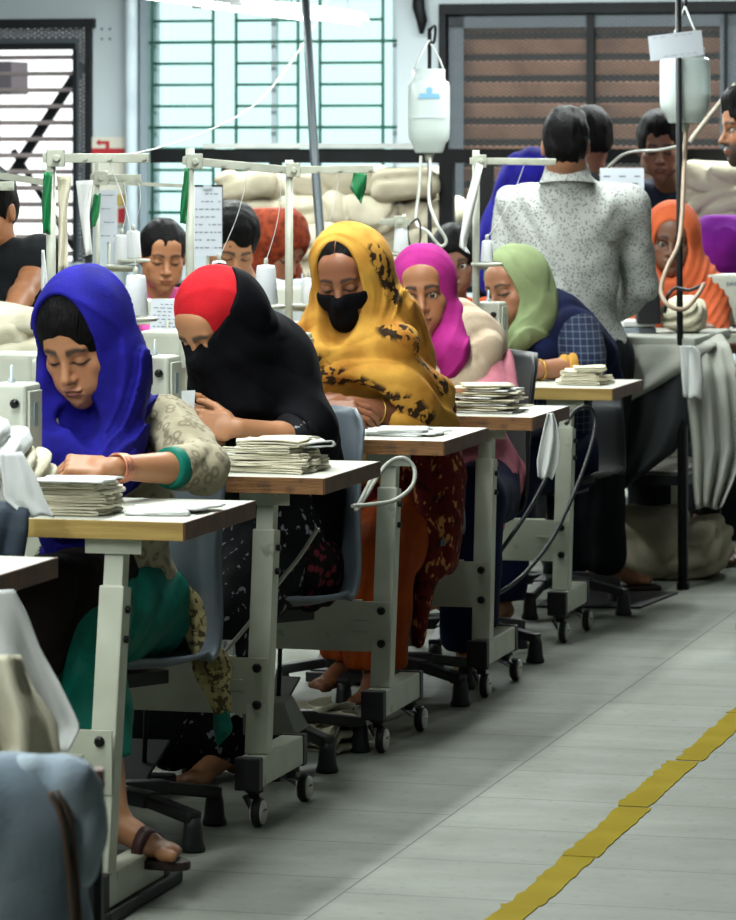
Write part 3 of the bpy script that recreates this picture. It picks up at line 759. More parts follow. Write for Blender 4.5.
for i in range(14):
    y = 57+16.4*i; c = WP((uL0+U(74))/2, wz(40, y), .08); n = nrm(AX*.93+ZX*.36); mb.box(c, (U(74)-uL0, .055, .006), CX, n, np.cross(CX, n))
mb.build('louvre', M_SLAT, wn)
mb = MB(); mb.beam(WP(U(-20), wz(40, 190), .35), WP(U(62), wz(40, 62), .35), .03, .05); mb.beam(WP(U(-10), wz(40, 150), .36), WP(U(52), wz(40, 250), .36), .02, .03); mb.build('brace', M_DGREY, wn)
# window 3: brown louvres behind mesh ----------------------------------
wn = thing('window_3', 'wide window closed with rusty brown louvres behind steel mesh', 'window', WP((uR0+uR1)/2, z30)); del wn['category']; wn['kind'] = 'structure'
mb = MB()
mb.box(WP(U(444), (z30+z31)/2, -.01), (U(448)-U(441), .07, z31-z30), CX, AX, ZX); mb.box(WP((uR0+uR1)/2, z31-.02, -.01), (uR1-uR0, .08, .055), CX, AX, ZX)
mb.box(WP(U(591), (z30+z31)/2, .0), (U(595.5)-U(588), .05, z31-z30), CX, AX, ZX); mb.box(WP(U(726), (z30+z31)/2, -.01), (.01, .05, z31-z30), CX, AX, ZX)
mb.build('window_frame', M_BLK, wn)
mb = MB(); mb.box(WP((uR0+uR1)/2, (z30+z31)/2, .012), (uR1-uR0, .003, z31-z30), CX, AX, ZX); mb.build('mesh_screen', M_MESH, wn)
mb = MB()
mb.box(WP((U(449)+U(464))/2, (z30+z31)/2, -.002), (U(464)-U(449), .003, z31-z30), CX, AX, ZX); mb.box(WP((U(449)+uR1)/2, wz(600, 19), -.002), (uR1-U(449), .003, .085), CX, AX, ZX)
mb.box(WP((U(720)+uR1)/2, (z30+z31)/2, -.002), (uR1-U(720), .003, z31-z30), CX, AX, ZX); mb.build('border_mesh', M_MESHB, wn)
mb = MB()
for i in range(14):
    y = 24+21.5*i; c = WP((uR0+uR1)/2, wz(600, y), .12); n = nrm(AX*.62-ZX*.78); mb.box(c, (uR1-uR0-.02, .088, .010), CX, n, np.cross(CX, n))
mb.build('louvre', M_BROWN, wn)
mb = MB(); mb.box(WP((uR0+uR1)/2, (z30+z31)/2, .22), (uR1-uR0, .02, z31-z30), CX, AX, ZX); mb.build('dark_backing', M_BLK, wn)  # black sheet added behind the slats so the gaps between them read dark
# pipes on the wall
mb = MB(); mb.tube([WP(U(135.5), 0, -.07), WP(U(135.5), ZC, -.07)], .034, 16); struct(mb.build('trim_1', M_PIPE), 'pale round pipe running up the wall beside the green grille')
mb = MB(); mb.box(WP(U(145.5), ZC/2, -.02), (U(149)-U(142), .04, ZC), CX, AX, ZX); struct(mb.build('trim_2', mat('grey_conduit', srgb('7d8b93'), .5)), 'flat grey channel beside the pale pipe')
# sign
M_RED = mat('sign_red', srgb('a3202a'), .55); M_CREAM = mat('sign_cream', srgb('c8c6b8'), .6)
sg = thing('wall_sign', 'cream notice with a red turning arrow and band beside the louvred window', 'sign', WP(U(110), wz(110, 225), -.02))
mb = MB(); mb.box(WP(U(110), (wz(110, 137)+wz(110, 225))/2, -.012), (U(127.5)-U(92.5), .008, wz(110, 137)-wz(110, 225)), CX, AX, ZX); mb.build('board', M_CREAM, sg)
mb = MB()
def sr(x0, y0, x1, y1): mb.box(WP((U(x0)+U(x1))/2, (wz(110, y0)+wz(110, y1))/2, -.019), (U(x1)-U(x0), .003, wz(110, y0)-wz(110, y1)), CX, AX, ZX)
sr(107, 141, 110.5, 148.2); sr(101, 141, 108, 144)
a, b_, c_ = WP(U(101), wz(110, 139), -.019), WP(U(101), wz(110, 146), -.019), WP(U(97), wz(110, 142.5), -.019)
mb.bm.faces.new([mb.bm.verts.new(tuple(p)) for p in (a, b_, c_)])
mb.build('red_arrow', M_RED, sg)
for q_ in ((92.8, 148.3, 127, 155.5), (119, 208, 127, 223)): mb = MB(); sr(*q_); mb.build('red_band', M_RED, sg)
un_ = wall_u(-8, 2.6); mb = MB(); mb.box(WP(un_, wz(40, 78, 2.6)+.0, 2.6), (.36, .3, .20), CX, AX, ZX); mb.box(WP(un_-.25, (wz(40, 78, 2.6)-.1)/2, 2.6), (.5, .28, wz(40, 78, 2.6)-.1), CX, AX, ZX); struct(mb.build('wall_outside', mat('grey_render', srgb('7d7479'), .9), origin=WP(un_, 0, 2.6)), 'grey block of a neighbouring building outside behind the left louvres')
mb = MB(); mb.box(WP(U(122), wz(110, 200), -.02), (U(127)-U(118), .004, .06), CX, AX, ZX); mb.build('yellow_patch', mat('sign_yellow', srgb('b0985a'), .6), sg)
mb = MB()
for i in range(2):
    for j in range(2): mb.lathe(WP(U(102+8*i), wz(106, 29+10*j), -.001), [(.006, 0), (.006, .004)], 8, -AX)
tag(mb.build('wall_screws', M_BLK), 'four small dark bolt heads on the grey wall above the red notice', 'bolts', kind='stuff')
mb = MB(); mb.tube([WP(U(421), wz(421, -20), -.05), WP(U(421), wz(421, 8), -.05), WP(U(425), wz(421, 22), -.06), WP(U(424), wz(421, 34), -.05)], [.03, .035, .03, .012], 10)
tag(mb.build('wall_bracket', M_BLK, origin=WP(U(421), wz(421, 10), -.05)), 'black curved bracket on the wall above the hanging bottle', 'bracket')
# ------------------------------------------------------------------ lamps
M_TUBE = mat('tube_glow', (1, 1, 1), .3, emit=(.92, 1, .97), es=16.)
M_FIX = mat('lamp_housing', srgb('8b9498'), .5, metal=.2)
def fixture(p, L, label, group, power, vis=True):
    t = thing('tube_lamp', label, 'lamp', p, group)
    q = p+AX*L
    mb = MB(); v = [(-.055, 0), (-.02, .045), (.02, .045), (.055, 0), (.05, 0), (.017, .038), (-.017, .038), (-.05, 0)]
    n = len(v); A = [mb.bm.verts.new(tuple(p+CX*x+ZX*z)) for x, z in v]; B = [mb.bm.verts.new(tuple(q+CX*x+ZX*z)) for x, z in v]
    for i in range(n): mb.bm.faces.new((A[i], A[(i+1) % n], B[(i+1) % n], B[i]))
    mb.bm.faces.new(A); mb.bm.faces.new(B); mb.build('reflector', M_FIX, t)
    mb = MB(); mb.tube([p+AX*.03-ZX*.002, q-AX*.03-ZX*.002], .013, 10); mb.build('tube', M_TUBE, t)
    for d in (.015, L-.015): mb = MB(); mb.box(p+AX*d, (.03, .03, .04), CX, AX, ZX); mb.build('tube_holder', M_WHT, t)
    for d in (.2, L-.2): mb = MB(); mb.tube([p+AX*d+ZX*.045, p+AX*d+ZX*(ZC-p[2])], .004, 6); mb.build('hanging_rod', M_ALU, t)
    if power:
        l = bpy.data.lights.new('tube_light', 'AREA'); l.shape = 'RECTANGLE'; l.size = .10; l.size_y = L; l.energy = power; l.color = (.93, 1., .97)
        o = bpy.data.objects.new('tube_light', l); C.objects.link(o); o.parent = t; c = (p+q)/2-ZX*.02-p; o.location = tuple(c); o.rotation_euler = (0, 0, -TH)
        t.location = tuple(p)
    return t
M_LAMPPOW = 1.0
def lamp_rows():
    # two lamps seen at the top of the photograph
    e = P(362, 24, 18.3); d = P(275, 11, 16.4)
    fixture(P(284, 12.0, 16.4), 1.25, 'slim hanging tube lamp at the top right of the green grille', None, 14)
    fixture(P(196, 3, 14.3), 1.5, 'bright hanging tube lamp in front of the green grille top', None, 16)
    fixture(P(92, -12, 12.2), 1.5, 'bright hanging tube lamp at the top edge above the pale pipe', None, 16)
    # rows out of view that light the benches and the aisle
    for u in (-.62, ):
        for w in (4.4, 6.0, 7.6, 9.2, 10.8, 12.4): fixture(AX*w-CX*2.75+ZX*2.30, 1.35, 'hanging tube lamp over the row of sewing tables', 'tube lamps over the table row', 36)
    for u, w in ((-4.9, 4.0), (-4.9, 6.5), (-4.9, 9.), (-4.9, 11.5), (-4.9, 14.0)): fixture(AX*w+CX*u+ZX*2.4, 1.35, 'hanging tube lamp over the left rows', 'tube lamps over the left rows', 40)
    for u, w in ((-3.9, .4), (-3.3, 2.4)): fixture(AX*w+CX*u+ZX*2.6, 1.35, 'unseen tube lamp added for light from the front', 'tube lamps added for front light', 24)  # unseen fill lamps, added for more light from the front left
    for u, w in ((-6.2, 15.9), (-5.1, 16.3), (-4.0, 16.2), (-2.9, 16.2), (-1.9, 15.6)): fixture(AX*w+CX*u+ZX*2.9, 1.35, 'unseen tube lamp added to brighten the end wall', 'tube lamps added to brighten the end wall', 100)  # added above the frame only to lift the end wall and louvres
    for w in (6.5, 9.5, 12.5): fixture(np.array([.55, 0, 0])+AX*w+ZX*2.6, 1.35, 'hanging tube lamp over the far side of the aisle', 'tube lamps over the aisle', 4)
lamp_rows()
wd = bpy.data.worlds.new('daylight'); bpy.context.scene.world = wd; wd.use_nodes = True
bg = wd.node_tree.nodes['Background']; bg.inputs[0].default_value = (.97, 1., 1., 1); bg.inputs[1].default_value = 1.75
# camera
cd = bpy.data.cameras.new('camera'); co = bpy.data.objects.new('camera', cd); C.objects.link(co)
co.location = (0, 0, CAMZ); co.rotation_euler = (PI/2, 0, 0); cd.sensor_fit = 'HORIZONTAL'; cd.sensor_width = 36; cd.lens = FPX/736*36; cd.shift_y = (VPY-460)/736
cd.clip_start = .05; cd.clip_end = 200; cd.dof.use_dof = True; cd.dof.focus_distance = 9.3; cd.dof.aperture_fstop = 13.
sc = bpy.context.scene; sc.camera = co
sc.view_settings.view_transform = 'Standard'; sc.view_settings.look = 'None'; sc.view_settings.gamma = 1; sc.view_settings.use_curve_mapping = False; sc.view_settings.exposure = 0.0
try: sc.cycles.use_denoising = True; sc.cycles.max_bounces = 8; sc.cycles.diffuse_bounces = 2; sc.cycles.transparent_max_bounces = 16
except Exception: pass
# ------------------------------------------------------------------ sewing tables
M_LAM = mat('white_laminate', srgb('c9cabe'), .35, var=srgb('bfc0b3'), vscale=9, spec=.5)
M_WOOD = mat('plywood_edge', srgb('8a5f33'), .6, var=srgb('63401f'), vscale=14, bump=.2, bscale=60, stretch=(.3, .3, 3), detail=6)
overlay(M_WOOD, 'noise', 26, srgb('3a2616'), .54, .66, fac=.6, detail=6)
M_WOODY = mat('yellow_plywood_edge', srgb('a98d4c'), .55, var=srgb('8f7238'), vscale=10, bump=.1, bscale=60, stretch=(.3, .3, 3))
M_WOODD = mat('dark_side_edge', srgb('6b4a32'), .6, var=srgb('523626'), vscale=12, bump=.15, bscale=50)
M_LEG = mat('cream_steel', srgb('bcbfae'), .42, var=srgb('aeb09f'), vscale=9, spec=.5, bump=.04, bscale=40)
overlay(M_LEG, 'noise', 11, srgb('4a463a'), .66, .72, fac=.55, detail=8)
M_RUB = mat('black_rubber', srgb('121314'), .55)
M_WHEEL = mat('grey_wheel', srgb('c9c7bf'), .4)
M_BOLT = mat('dark_bolt', srgb('1c1c1c'), .35, metal=.6)
TF = []
class TFrame:
    """table frame: u across (0 = aisle edge, negative to the left), w away (0 = near edge)"""
    def __init__(s, X, D): s.o = np.array([X, D, 0.])
    def p(s, u, w, z): return s.o+CX*u+AX*w+ZX*z
def table(X, D, label, ly0=0.0, ly1=.08, f0=-.08, f1=.30, ex=-1.2, wood=None, depth=.50, casters=True, tall=.80, fz=.128):
    T = TFrame(X, D); TF.append(T); p = T.p
    t = thing('sewing_table', label, 'table', p(ex/2, depth/2, 0), 'row of sewing tables')
    mb = MB(); mb.box(p(ex/2, depth/2, tall-.019), (-ex, depth, .036), CX, AX, ZX); top = mb.build('table_top', M_LAM, t, bevel=.003)
    mb = MB(); mb.box(p(ex/2, -.002, tall-.0195), (-ex+.004, .006, .0375), CX, AX, ZX); mb.build('front_edge', wood or M_WOOD, top, bevel=.001)
    mb = MB(); mb.box(p(.002, depth/2, tall-.0195), (.006, depth+.004, .0372), CX, AX, ZX); mb.build('side_edge', M_WOODD, top, bevel=.001)
    for sx in (-.155, ex+.155):
        R = CX; A0 = p(sx, ly0, fz+.032); A1 = p(sx, ly1, .755); M0 = A0+(A1-A0)*.86
        mb = MB(); mb.beam(A0, M0, .053, .052, up=-AX); lg = mb.build('leg', M_LEG, t, bevel=.004)
        mb = MB(); mb.beam(A0+(A1-A0)*.80, A1, .041, .040, up=-AX); mb.build('inner_post', M_LEG, lg, bevel=.002)
        for q in (.70, .79):
            mb = MB(); c = A0+(A1-A0)*q; mb.lathe(c+CX*.026, [(.008, 0), (.008, .008), (.004, .010)], 10, CX); mb.build('clamp_bolt', M_BOLT, lg)
        mb = MB(); mb.box(p(sx-.01, depth*.45, .757), (.085, depth*.8, .006), CX, AX, ZX); mb.beam(p(sx-.06, ly1-.03, .745), p(sx+.06, ly1-.03, .745), .004, .03); mb.build('top_bracket', M_LEG, lg)
        mb = MB(); mb.box(p(sx, (f0+f1)/2, fz), (.055, f1-f0-.03, .068), CX, AX, ZX); ft = mb.build('foot', M_LEG, t, bevel=.004)
        for w_ in (f0+.004, f1-.004): mb = MB(); mb.box(p(sx, w_, fz-.001), (.060, .034, .075), CX, AX, ZX); mb.build('end_cap', M_RUB, ft, bevel=.004)
        if not casters:
            mb = MB(); mb.box(p(sx+.006, (f0+f1)/2+.03, .014), (.072, f1-f0+.08, .026), CX, AX, ZX); mb.build('floor_runner', M_RUB, ft, bevel=.006)
        if casters:
            for w_, tr, sw in ((f0+.045, -.005, .02), (f1-.03, .045, .035)):
                c = p(sx+sw*.6, w_+tr, .034); cs = MB(); cs.lathe(p(sx, w_, .068), [(.022, .025), (.022, .012), (.014, .008), (.012, -.004)], 14)
                for g in (-1, 1): cs.hexa([p(sx-.012, w_-.012, .07)+CX*g*.010+q for q in (-CX*.003, CX*.003, CX*.003+AX*.03, -CX*.003+AX*.03)]+[c+CX*g*.016+q+ZX*.004 for q in (-CX*.002-AX*.01, CX*.002-AX*.01, CX*.002+AX*.012, -CX*.002+AX*.012)])
                ca = cs.build('caster', M_RUB, ft)
                wm = MB(); wm.lathe(c-CX*.011, [(.017, 0), (.030, .001), (.034, .005), (.034, .017), (.030, .021), (.017, .022)], 24, CX); wm.build('wheel', M_RUB, ft)
                wm = MB(); wm.lathe(c-CX*.0135, [(.006, -.001), (.0255, -.001), (.0275, .001), (.0275, .026), (.0255, .028), (.006, .028)], 24, CX); wm.build('wheel_rim', M_WHEEL, ft)
    s_ = (.25-.16)/.595; yb = ly0+(ly1-ly0)*s_
    a = .32/.755
    mb = MB(); wpan = ly0+(ly1-ly0)*.27-.030
    P0, P1 = -ex-.155+.026, .155-.026
    mb.box(p(ex/2, wpan, .318), (-ex-.31+.052, .004, .130), CX, AX, ZX); mb.box(p(ex/2, wpan+.01, .384), (-ex-.42, .02, .003), CX, AX, ZX); pn = mb.build('cross_panel', M_LEG, t, bevel=.001)
    for sx in (-.155, ex+.155):
        for z in (.275, .360): mb = MB(); mb.lathe(p(sx, wpan-.002, z), [(.011, 0), (.011, .004), (.006, .007)], 12, -AX); mb.build('panel_bolt', M_BOLT, pn)
    for z in (.302, .330): mb = MB(); mb.beam(p(-.235, wpan-.004, z), p(-.19, wpan-.004, z), .004, .005); mb.build('pressed_rib', M_LEG, pn)
    return t
table(-.578-.5*.2566, 6.54, 'nearest sewing table, only its aisle corner showing at the left edge of the photo', wood=M_WOOD, f0=-.15, f1=.2)
table(-.374, 7.68, 'pale sewing table with a yellow front edge in front of the blue scarf woman', ly0=-.065, ly1=.05, f0=-.11, f1=.29, wood=M_WOODY, casters=False, fz=.062)
table(-.103, 8.716, 'sewing table in front of the woman in the red cap and black veil', wood=M_WOOD)
table(.194, 9.83, 'sewing table in front of the woman in the yellow shawl and black mask', wood=M_WOOD, ly0=-.03, ly1=.06, f0=-.12, f1=.28)
table(.46, 10.71, 'sewing table with a white rag hanging from its aisle corner', wood=M_WOOD, ly0=.06, ly1=.12, f0=0., f1=.38)
table(.77, 12.0, 'farthest sewing table of the row with a yellow edge, before the green scarf woman', wood=M_WOODY, ly0=-.03, ly1=.05, f0=-.10, f1=.25)
# left hand row of tables, mostly hidden behind the first row
for X, D, lb in ((-.80, 10.75, 'table of the left row under the dark clothed person at the left edge'), (-.50, 12.55, 'table of the left row before the woman with the pink collar'), (-.16, 13.75, 'table of the left row before the head bowed man in a white shirt'), (.42, 13.75, 'table behind the row before the dark haired woman in orange')):
    table(X, D, lb, wood=M_WOOD, casters=True, ex=-.56 if D == 13.75 and X > 0 else -1.2)
# ------------------------------------------------------------------ the people at work
def cotton(name, col, var=None, **k):
    kw = dict(rough=.85, vscale=14, bump=.22, bscale=240, spec=.15, wr=(.75, 7.)); kw.update(k); return mat(name, col, var=var or tuple(c*.86 for c in col), **kw)
M_BLUE = cotton('blue_scarf_cloth', srgb('1e1a86'), srgb('15116a'))
M_PAIS = cotton('beige_paisley_cloth', srgb('a89f88'), srgb('8f8670')); overlay(M_PAIS, 'ring', 38, srgb('4f4638'), .16, .52, fac=.62, stretch=(1, 1, .8))
M_TEAL = cotton('teal_cloth', srgb('0b6a5a'), srgb('085649'), rough=.55)
M_RED2 = cotton('red_cap_cloth', srgb('b91a24'), srgb('a5141e'))
M_BLACKC = cotton('black_veil_cloth', srgb('0b0b0f'), srgb('08080b'), rough=.8, spec=.06)
M_YEL = cotton('mustard_yellow_cloth', srgb('c4943f'), srgb('96601f'), vscale=7)
M_YEL.node_tree.nodes['Principled BSDF']
overlay(M_YEL, 'noise', 46, srgb('2b1d10'), .46, .52, mask='band', detail=2)
M_PINK = cotton('magenta_scarf_cloth', srgb('9f2577'), srgb('8c1c67'))
M_ROSE = cotton('rose_pink_cloth', srgb('bd7683'), srgb('a96472'))
M_CREAMC = cotton('cream_shawl_cloth', srgb('cdb9a2'), srgb('baa58e'))
M_SAGE = cotton('sage_green_cloth', srgb('828f67'), srgb('75825c'))
M_NAVY = cotton('navy_shawl_cloth', srgb('0f173a'), srgb('0b112c'))
M_PLAID = cotton('navy_plaid_cloth', srgb('12182c'), srgb('161d33')); overlay(M_PLAID, 'wave', 14, srgb('7d8da2'), .86, .98, fac=.17, stretch=(0, 0, 1)); overlay(M_PLAID, 'wave', 14, srgb('7d8da2'), .86, .98, fac=.17, stretch=(1, .6, 0))
M_MUST = cotton('mustard_cuff_cloth', srgb('b98a3a'))
M_ORNG = cotton('orange_scarf_cloth', srgb('c9623c'), srgb('b95632'))
M_ORTR = cotton('orange_trouser_cloth', srgb('96400f'), srgb('82360f'))
M_DRED = cotton('dark_red_print_cloth', srgb('5a1612'), srgb('4a100e')); overlay(M_DRED, 'noise', 46, srgb('c98a55'), .58, .63, fac=.8, detail=3, stretch=(1, 1, .6)); overlay(M_DRED, 'noise', 33, srgb('17100e'), .60, .66, fac=.7)
M_FLECK = cotton('black_flecked_cloth', srgb('101014')); overlay(M_FLECK, 'noise', 52, srgb('8c8c96'), .63, .66, fac=.8, detail=2, stretch=(1, 1, .6))
M_REDDOT = cotton('black_red_dotted_cloth', srgb('160c10')); overlay(M_REDDOT, 'voronoi', 34, srgb('7c2c3c'), .30, .42, invert=True, fac=.85)
M_DOTS = cotton('white_dotted_shirt_cloth', srgb('b2b4b0'), srgb('a4a6a2')); overlay(M_DOTS, 'voronoi', 104, srgb('44464a'), .26, .40, invert=True, fac=.75)
M_WSHIRT = cotton('white_shirt_cloth', srgb('c3c8cc'), srgb('b4babf'))
M_DARKC = cotton('charcoal_cloth', srgb('17191d'), srgb('131518'))
M_JEAN = cotton('dark_trouser_cloth', srgb('15171c'))
M_LBLUE = cotton('pale_blue_shirt_cloth', srgb('7f93a8'), srgb('71859a'))
M_COLLAR = cotton('pink_collar_cloth', srgb('d2559c'))
M_PURP = cotton('purple_scarf_cloth', srgb('7a1f92'), srgb('691a80'))
M_RUST = cotton('rust_print_scarf_cloth', srgb('8a3a20'), srgb('5f2414'), vscale=40)
M_ORK = cotton('deep_orange_cloth', srgb('b54a1e'))
M_SOLE = mat('dark_sandal', srgb('2a1a17'), .6); M_GOLD = mat('gold_bangle', srgb('c9a24e'), .3, metal=.9)
SK1, SK2, SK3, SK4, SK5 = srgb('a87553'), srgb('966444'), srgb('845339'), srgb('98674c'), srgb('6e4a37')
T1, T2, T3, T4, T5 = TF[1], TF[2], TF[3], TF[4], TF[5]
def hood_fill(p, ox=.098, oy=.112, oz=.106, oc=(0, -.125, -.01), orr=(.070, .13, .12), chest=.09, shl=.085, neckcut=None, low=(.10, .10, .12), fr_fall=.0, extra=None, opk=.012):
    fr = p.fr; k = fr.s
    def fill(F):
        F.ell(fr.pt(0, .022, .040), np.array([ox, oy, oz])*k, fr.R, k=.02)
        F.ell(fr.pt(0, .015, -.06), np.array(low)*k, fr.R, k=.04)
        F.cap(fr.pt(0, .035, -.10), p.nb-ZX*.01+p.f*.01, .088*k, chest*1.15, 'u', .04)
        for g in (-1, 1): F.cap(p.nb-p.u*.02+p.f*.015, p.shd[g]*.72+p.nb*.28, chest, shl*.92, 'u', .05)
        F.ell(p.nb-p.u*.10+p.f*.055, (.135, .085, .13), p.T, k=.05)
        if extra: extra(F)
    def cut(F):
        F.ell(fr.pt(*oc), np.array(orr)*k, fr.R, 's', opk)
        if neckcut is not None: neckcut(F)
    return fill, cut
def ring(p, name, g, t, m=M_GOLD, r=None, w=.003, wd=1, parent=None):
    """bangle around the forearm at fraction t"""
    e, q = p.el[g], p.wr[g]; c = e+(q-e)*t; v = nrm(q-e); a = nrm(np.cross(v, ZX)); b = np.cross(v, a); r = r or .036-.010*t
    mb = MB()
    for j in range(wd): mb.tube([c+v*j*.007+r*(math.cos(x)*a+math.sin(x)*b) for x in np.linspace(0, 2*PI, 25)], w, 6, cap=False)
    return mb.build(name, m, parent or p.root)
# ============ 1  blue scarf
def person_blue():
    p = Person('woman in a royal blue headscarf and beige patterned tunic, seated nearest on the left', (84, 342, 8.42), 25, 26, 3, hs=1.08, tyaw=22, skin=SK1, brow=1.7, fat=1.05, lip=srgb('8f5548'),
               neck=P(106, 408, 8.54), pelvis=(-.60, 8.64, .545), sh={1: P(166, 426, 8.56), -1: P(46, 426, 8.46)},
               el={1: P(203, 468, 8.34), -1: P(14, 470, 8.28)}, wr={1: P(114, 468, 8.10), -1: P(2, 480, 8.02)}, build=1.05, fine=.0027,
               hn={1: (np.array([-1, -.05, .05]), ZX*1.0+np.array([0, -.5, 0]), np.array([0, -1, 0])), -1: (np.array([.6, -1, -.1]), ZX, CX)}, hcurl={1: (38, 45, 30), -1: (25, 30, 20)},
               legs=({1: P(84, 632, 8.28), -1: P(20, 640, 8.26)}, {1: P(112, 812, 7.95), -1: P(30, 826, 8.30)}), feet={1: (.80, -.55, 0), -1: (.2, -1, 0)})
    fr = p.fr
    p.hair(front=(.062, .080, .100), fc=(0, -.114, -.034), thick=.015, low=-.10)
    # tunic with one visible sleeve
    def tf(F):
        p.torso_fill(.018)(F)
        for g in (-1, 1): p.sleeve(F, g, .016, .32)
        for g in (-1, 1): F.cap(p.hip[g]+ZX*.02, p.hip[g]+(p.kn[g]-p.hip[g])*.35, .10, .095, 'u', .03)
    lo, hi = p.bounds([p.nb, *p.shd.values(), *p.el.values(), p.pel, *p.hip.values()], .17)
    p.cloth('tunic', tf, M_PAIS, lo, hi, .0075, [(P(170, 430, 8.6)-.16, P(170, 430, 8.3)+.16, .005)], fold=lin_folds(p.el[1]-p.shd[1]+CX*.3, .003, 42, 4), cut=lambda F: F.cap(fr.pt(0, -.05, -.13), P(93, 446, 8.30), .075, .05, 's', .01))
    cf = MB(); e, w = p.el[1], p.wr[1]; v = nrm(w-e); c = e+(w-e)*.30
    a = nrm(np.cross(v, ZX)); b = np.cross(v, a)
    cf.lathe(c, [(.046, 0), (.0475, .012), (.046, .024), (.044, .034), (.036, .034)], 24, v); cf.build('cuff', M_TEAL, p.root)
    def lf(F): p.legs_fill(.018, -.015, -.004)(F); F.cap(p.hip[1], p.kn[1], .118, .09, 'u', .03)
    lo, hi = p.bounds([p.pel, *p.kn.values(), *p.an.values()], .17); lo[2] = .06
    p.cloth('trousers', lf, M_TEAL, lo, hi, .008, fold=lin_folds([.9, -.4, .5], .006, 34, 9), cut=lambda F: F.plane([0, 0, .27], [0, 0, -1]))
    def qf(F):
        F.cap(P(96, 590, 8.5), P(30, 610, 8.22), .105, .10, 'u', .05); F.cap(P(30, 610, 8.22), P(26, 650, 8.16), .10, .085, 'u', .04); F.cap(P(96, 590, 8.5), P(70, 596, 8.28), .10, .085, 'u', .04)
    lo, hi = p.bounds([P(96, 590, 8.5), P(30, 610, 8.2), P(26, 650, 8.16)], .16)
    p.cloth('lap_cloth', qf, cotton('dark_brown_lap_cloth', srgb('1c1513'), srgb('130e0d')), lo, hi, .009, fold=lin_folds([1, .2, .5], .007, 30, 5))
    def gf(F): F.chain([P(176, 588, 8.62), P(184, 606, 8.64), P(196, 630, 8.64), P(212, 668, 8.62), P(222, 706, 8.62)], [.022, .030, .036, .036, .020], .02)
    lo, hi = p.bounds([P(178, 590, 8.62), P(222, 706, 8.62)], .10)
    M_GP = cotton('gold_patterned_cloth', srgb('b3a678'), srgb('83784f')); overlay(M_GP, 'noise', 70, srgb('231d12'), .50, .58, fac=.85, detail=3)
    p.cloth('hanging_scarf_end', gf, M_GP, lo, hi, .005, fold=lin_folds(P(222, 706, 8.6)-P(184, 606, 8.6), .008, 70, 5), sms=1)
    def gt(F): F.chain([P(221, 706, 8.62), P(223, 728, 8.62), P(218, 744, 8.62)], [.019, .020, .006], .01)
    lo, hi = p.bounds([P(221, 706, 8.62), P(218, 744, 8.62)], .06); p.cloth('teal_tassel', gt, M_TEAL, lo, hi, .005)
    # scarf
    def ex(F):
        F.cap(fr.pt(.070, .01, -.05), P(118, 440, 8.40), .062, .060, 'u', .03); F.cap(P(118, 440, 8.40), P(112, 470, 8.34), .058, .05, 'u', .03)
        F.cap(fr.pt(-.075, .01, -.04), P(52, 425, 8.36), .042, .055, 'u', .03); F.cap(P(52, 425, 8.36), P(48, 470, 8.34), .055, .055, 'u', .03)
        F.cap(P(60, 455, 8.33), P(112, 462, 8.32), .058, .058, 'u', .03)
        F.cap(P(60, 470, 8.36), P(104, 474, 8.36), .062, .062, 'u', .03)
        F.cap(P(60, 470, 8.40), P(66, 556, 8.42), .060, .055, 'u', .03); F.cap(P(100, 470, 8.42), P(92, 552, 8.44), .058, .05, 'u', .03)
    def nc(F):
        F.cap(fr.pt(.0, -.10, -.12), P(95, 444, 8.27), .048, .020, 's', .012)
    fi, cu = hood_fill(p, .100, .120, .114, (-.008, -.150, .030), (.086, .158, .142), chest=.075, shl=.06, low=(.106, .095, .13), neckcut=nc, extra=ex)
    lo, hi = p.bounds([fr.o+ZX*.05, *p.shd.values(), P(80, 556, 8.42)], .17)
    w = folds(fr, .0060, 3.0, 2)
    p.cloth('headscarf', fi, M_BLUE, lo, hi, .0065, [(fr.o-.15, fr.o+.15, .0042)], fold=w, cut=cu, sms=1)
    ring(p, 'bracelet', 1, .90, mat('rose_gold', srgb('b97a62'), .35, metal=.6), r=.0295, w=.0036, wd=4)
    # sandal
    t = nrm(p.toe[1]); sd = np.cross(t, ZX); o = p.an[1]-ZX*.083
    s_ = MB(); n = 24
    prof = [(o+t*(.072+.128*math.cos(x))+sd*(.044*math.sin(x)*(1+.2*math.cos(x)))) for x in np.linspace(0, 2*PI, n, endpoint=False)]
    A = [s_.bm.verts.new((q[0], q[1], q[2]-.018)) for q in prof]; B = [s_.bm.verts.new((q[0], q[1], q[2])) for q in prof]
    for i in range(n): s_.bm.faces.new((A[i], A[(i+1) % n], B[(i+1) % n], B[i]))
    s_.bm.faces.new(A); s_.bm.faces.new(B)
    s_.build('sandal_sole', M_SOLE, p.root, bevel=.003)
    s_ = MB(); z = .072
    s_.sheet([[o+t*(.085+.026*j)+sd*(.044*math.cos(x))+ZX*(.002+(.060-.012*j)*math.sin(x)) for j in (0, 1)] for x in np.linspace(0, PI, 12)], .004); s_.build('sandal_strap', mat('maroon_strap', srgb('3d1d1b'), .5), p.root)
    return p
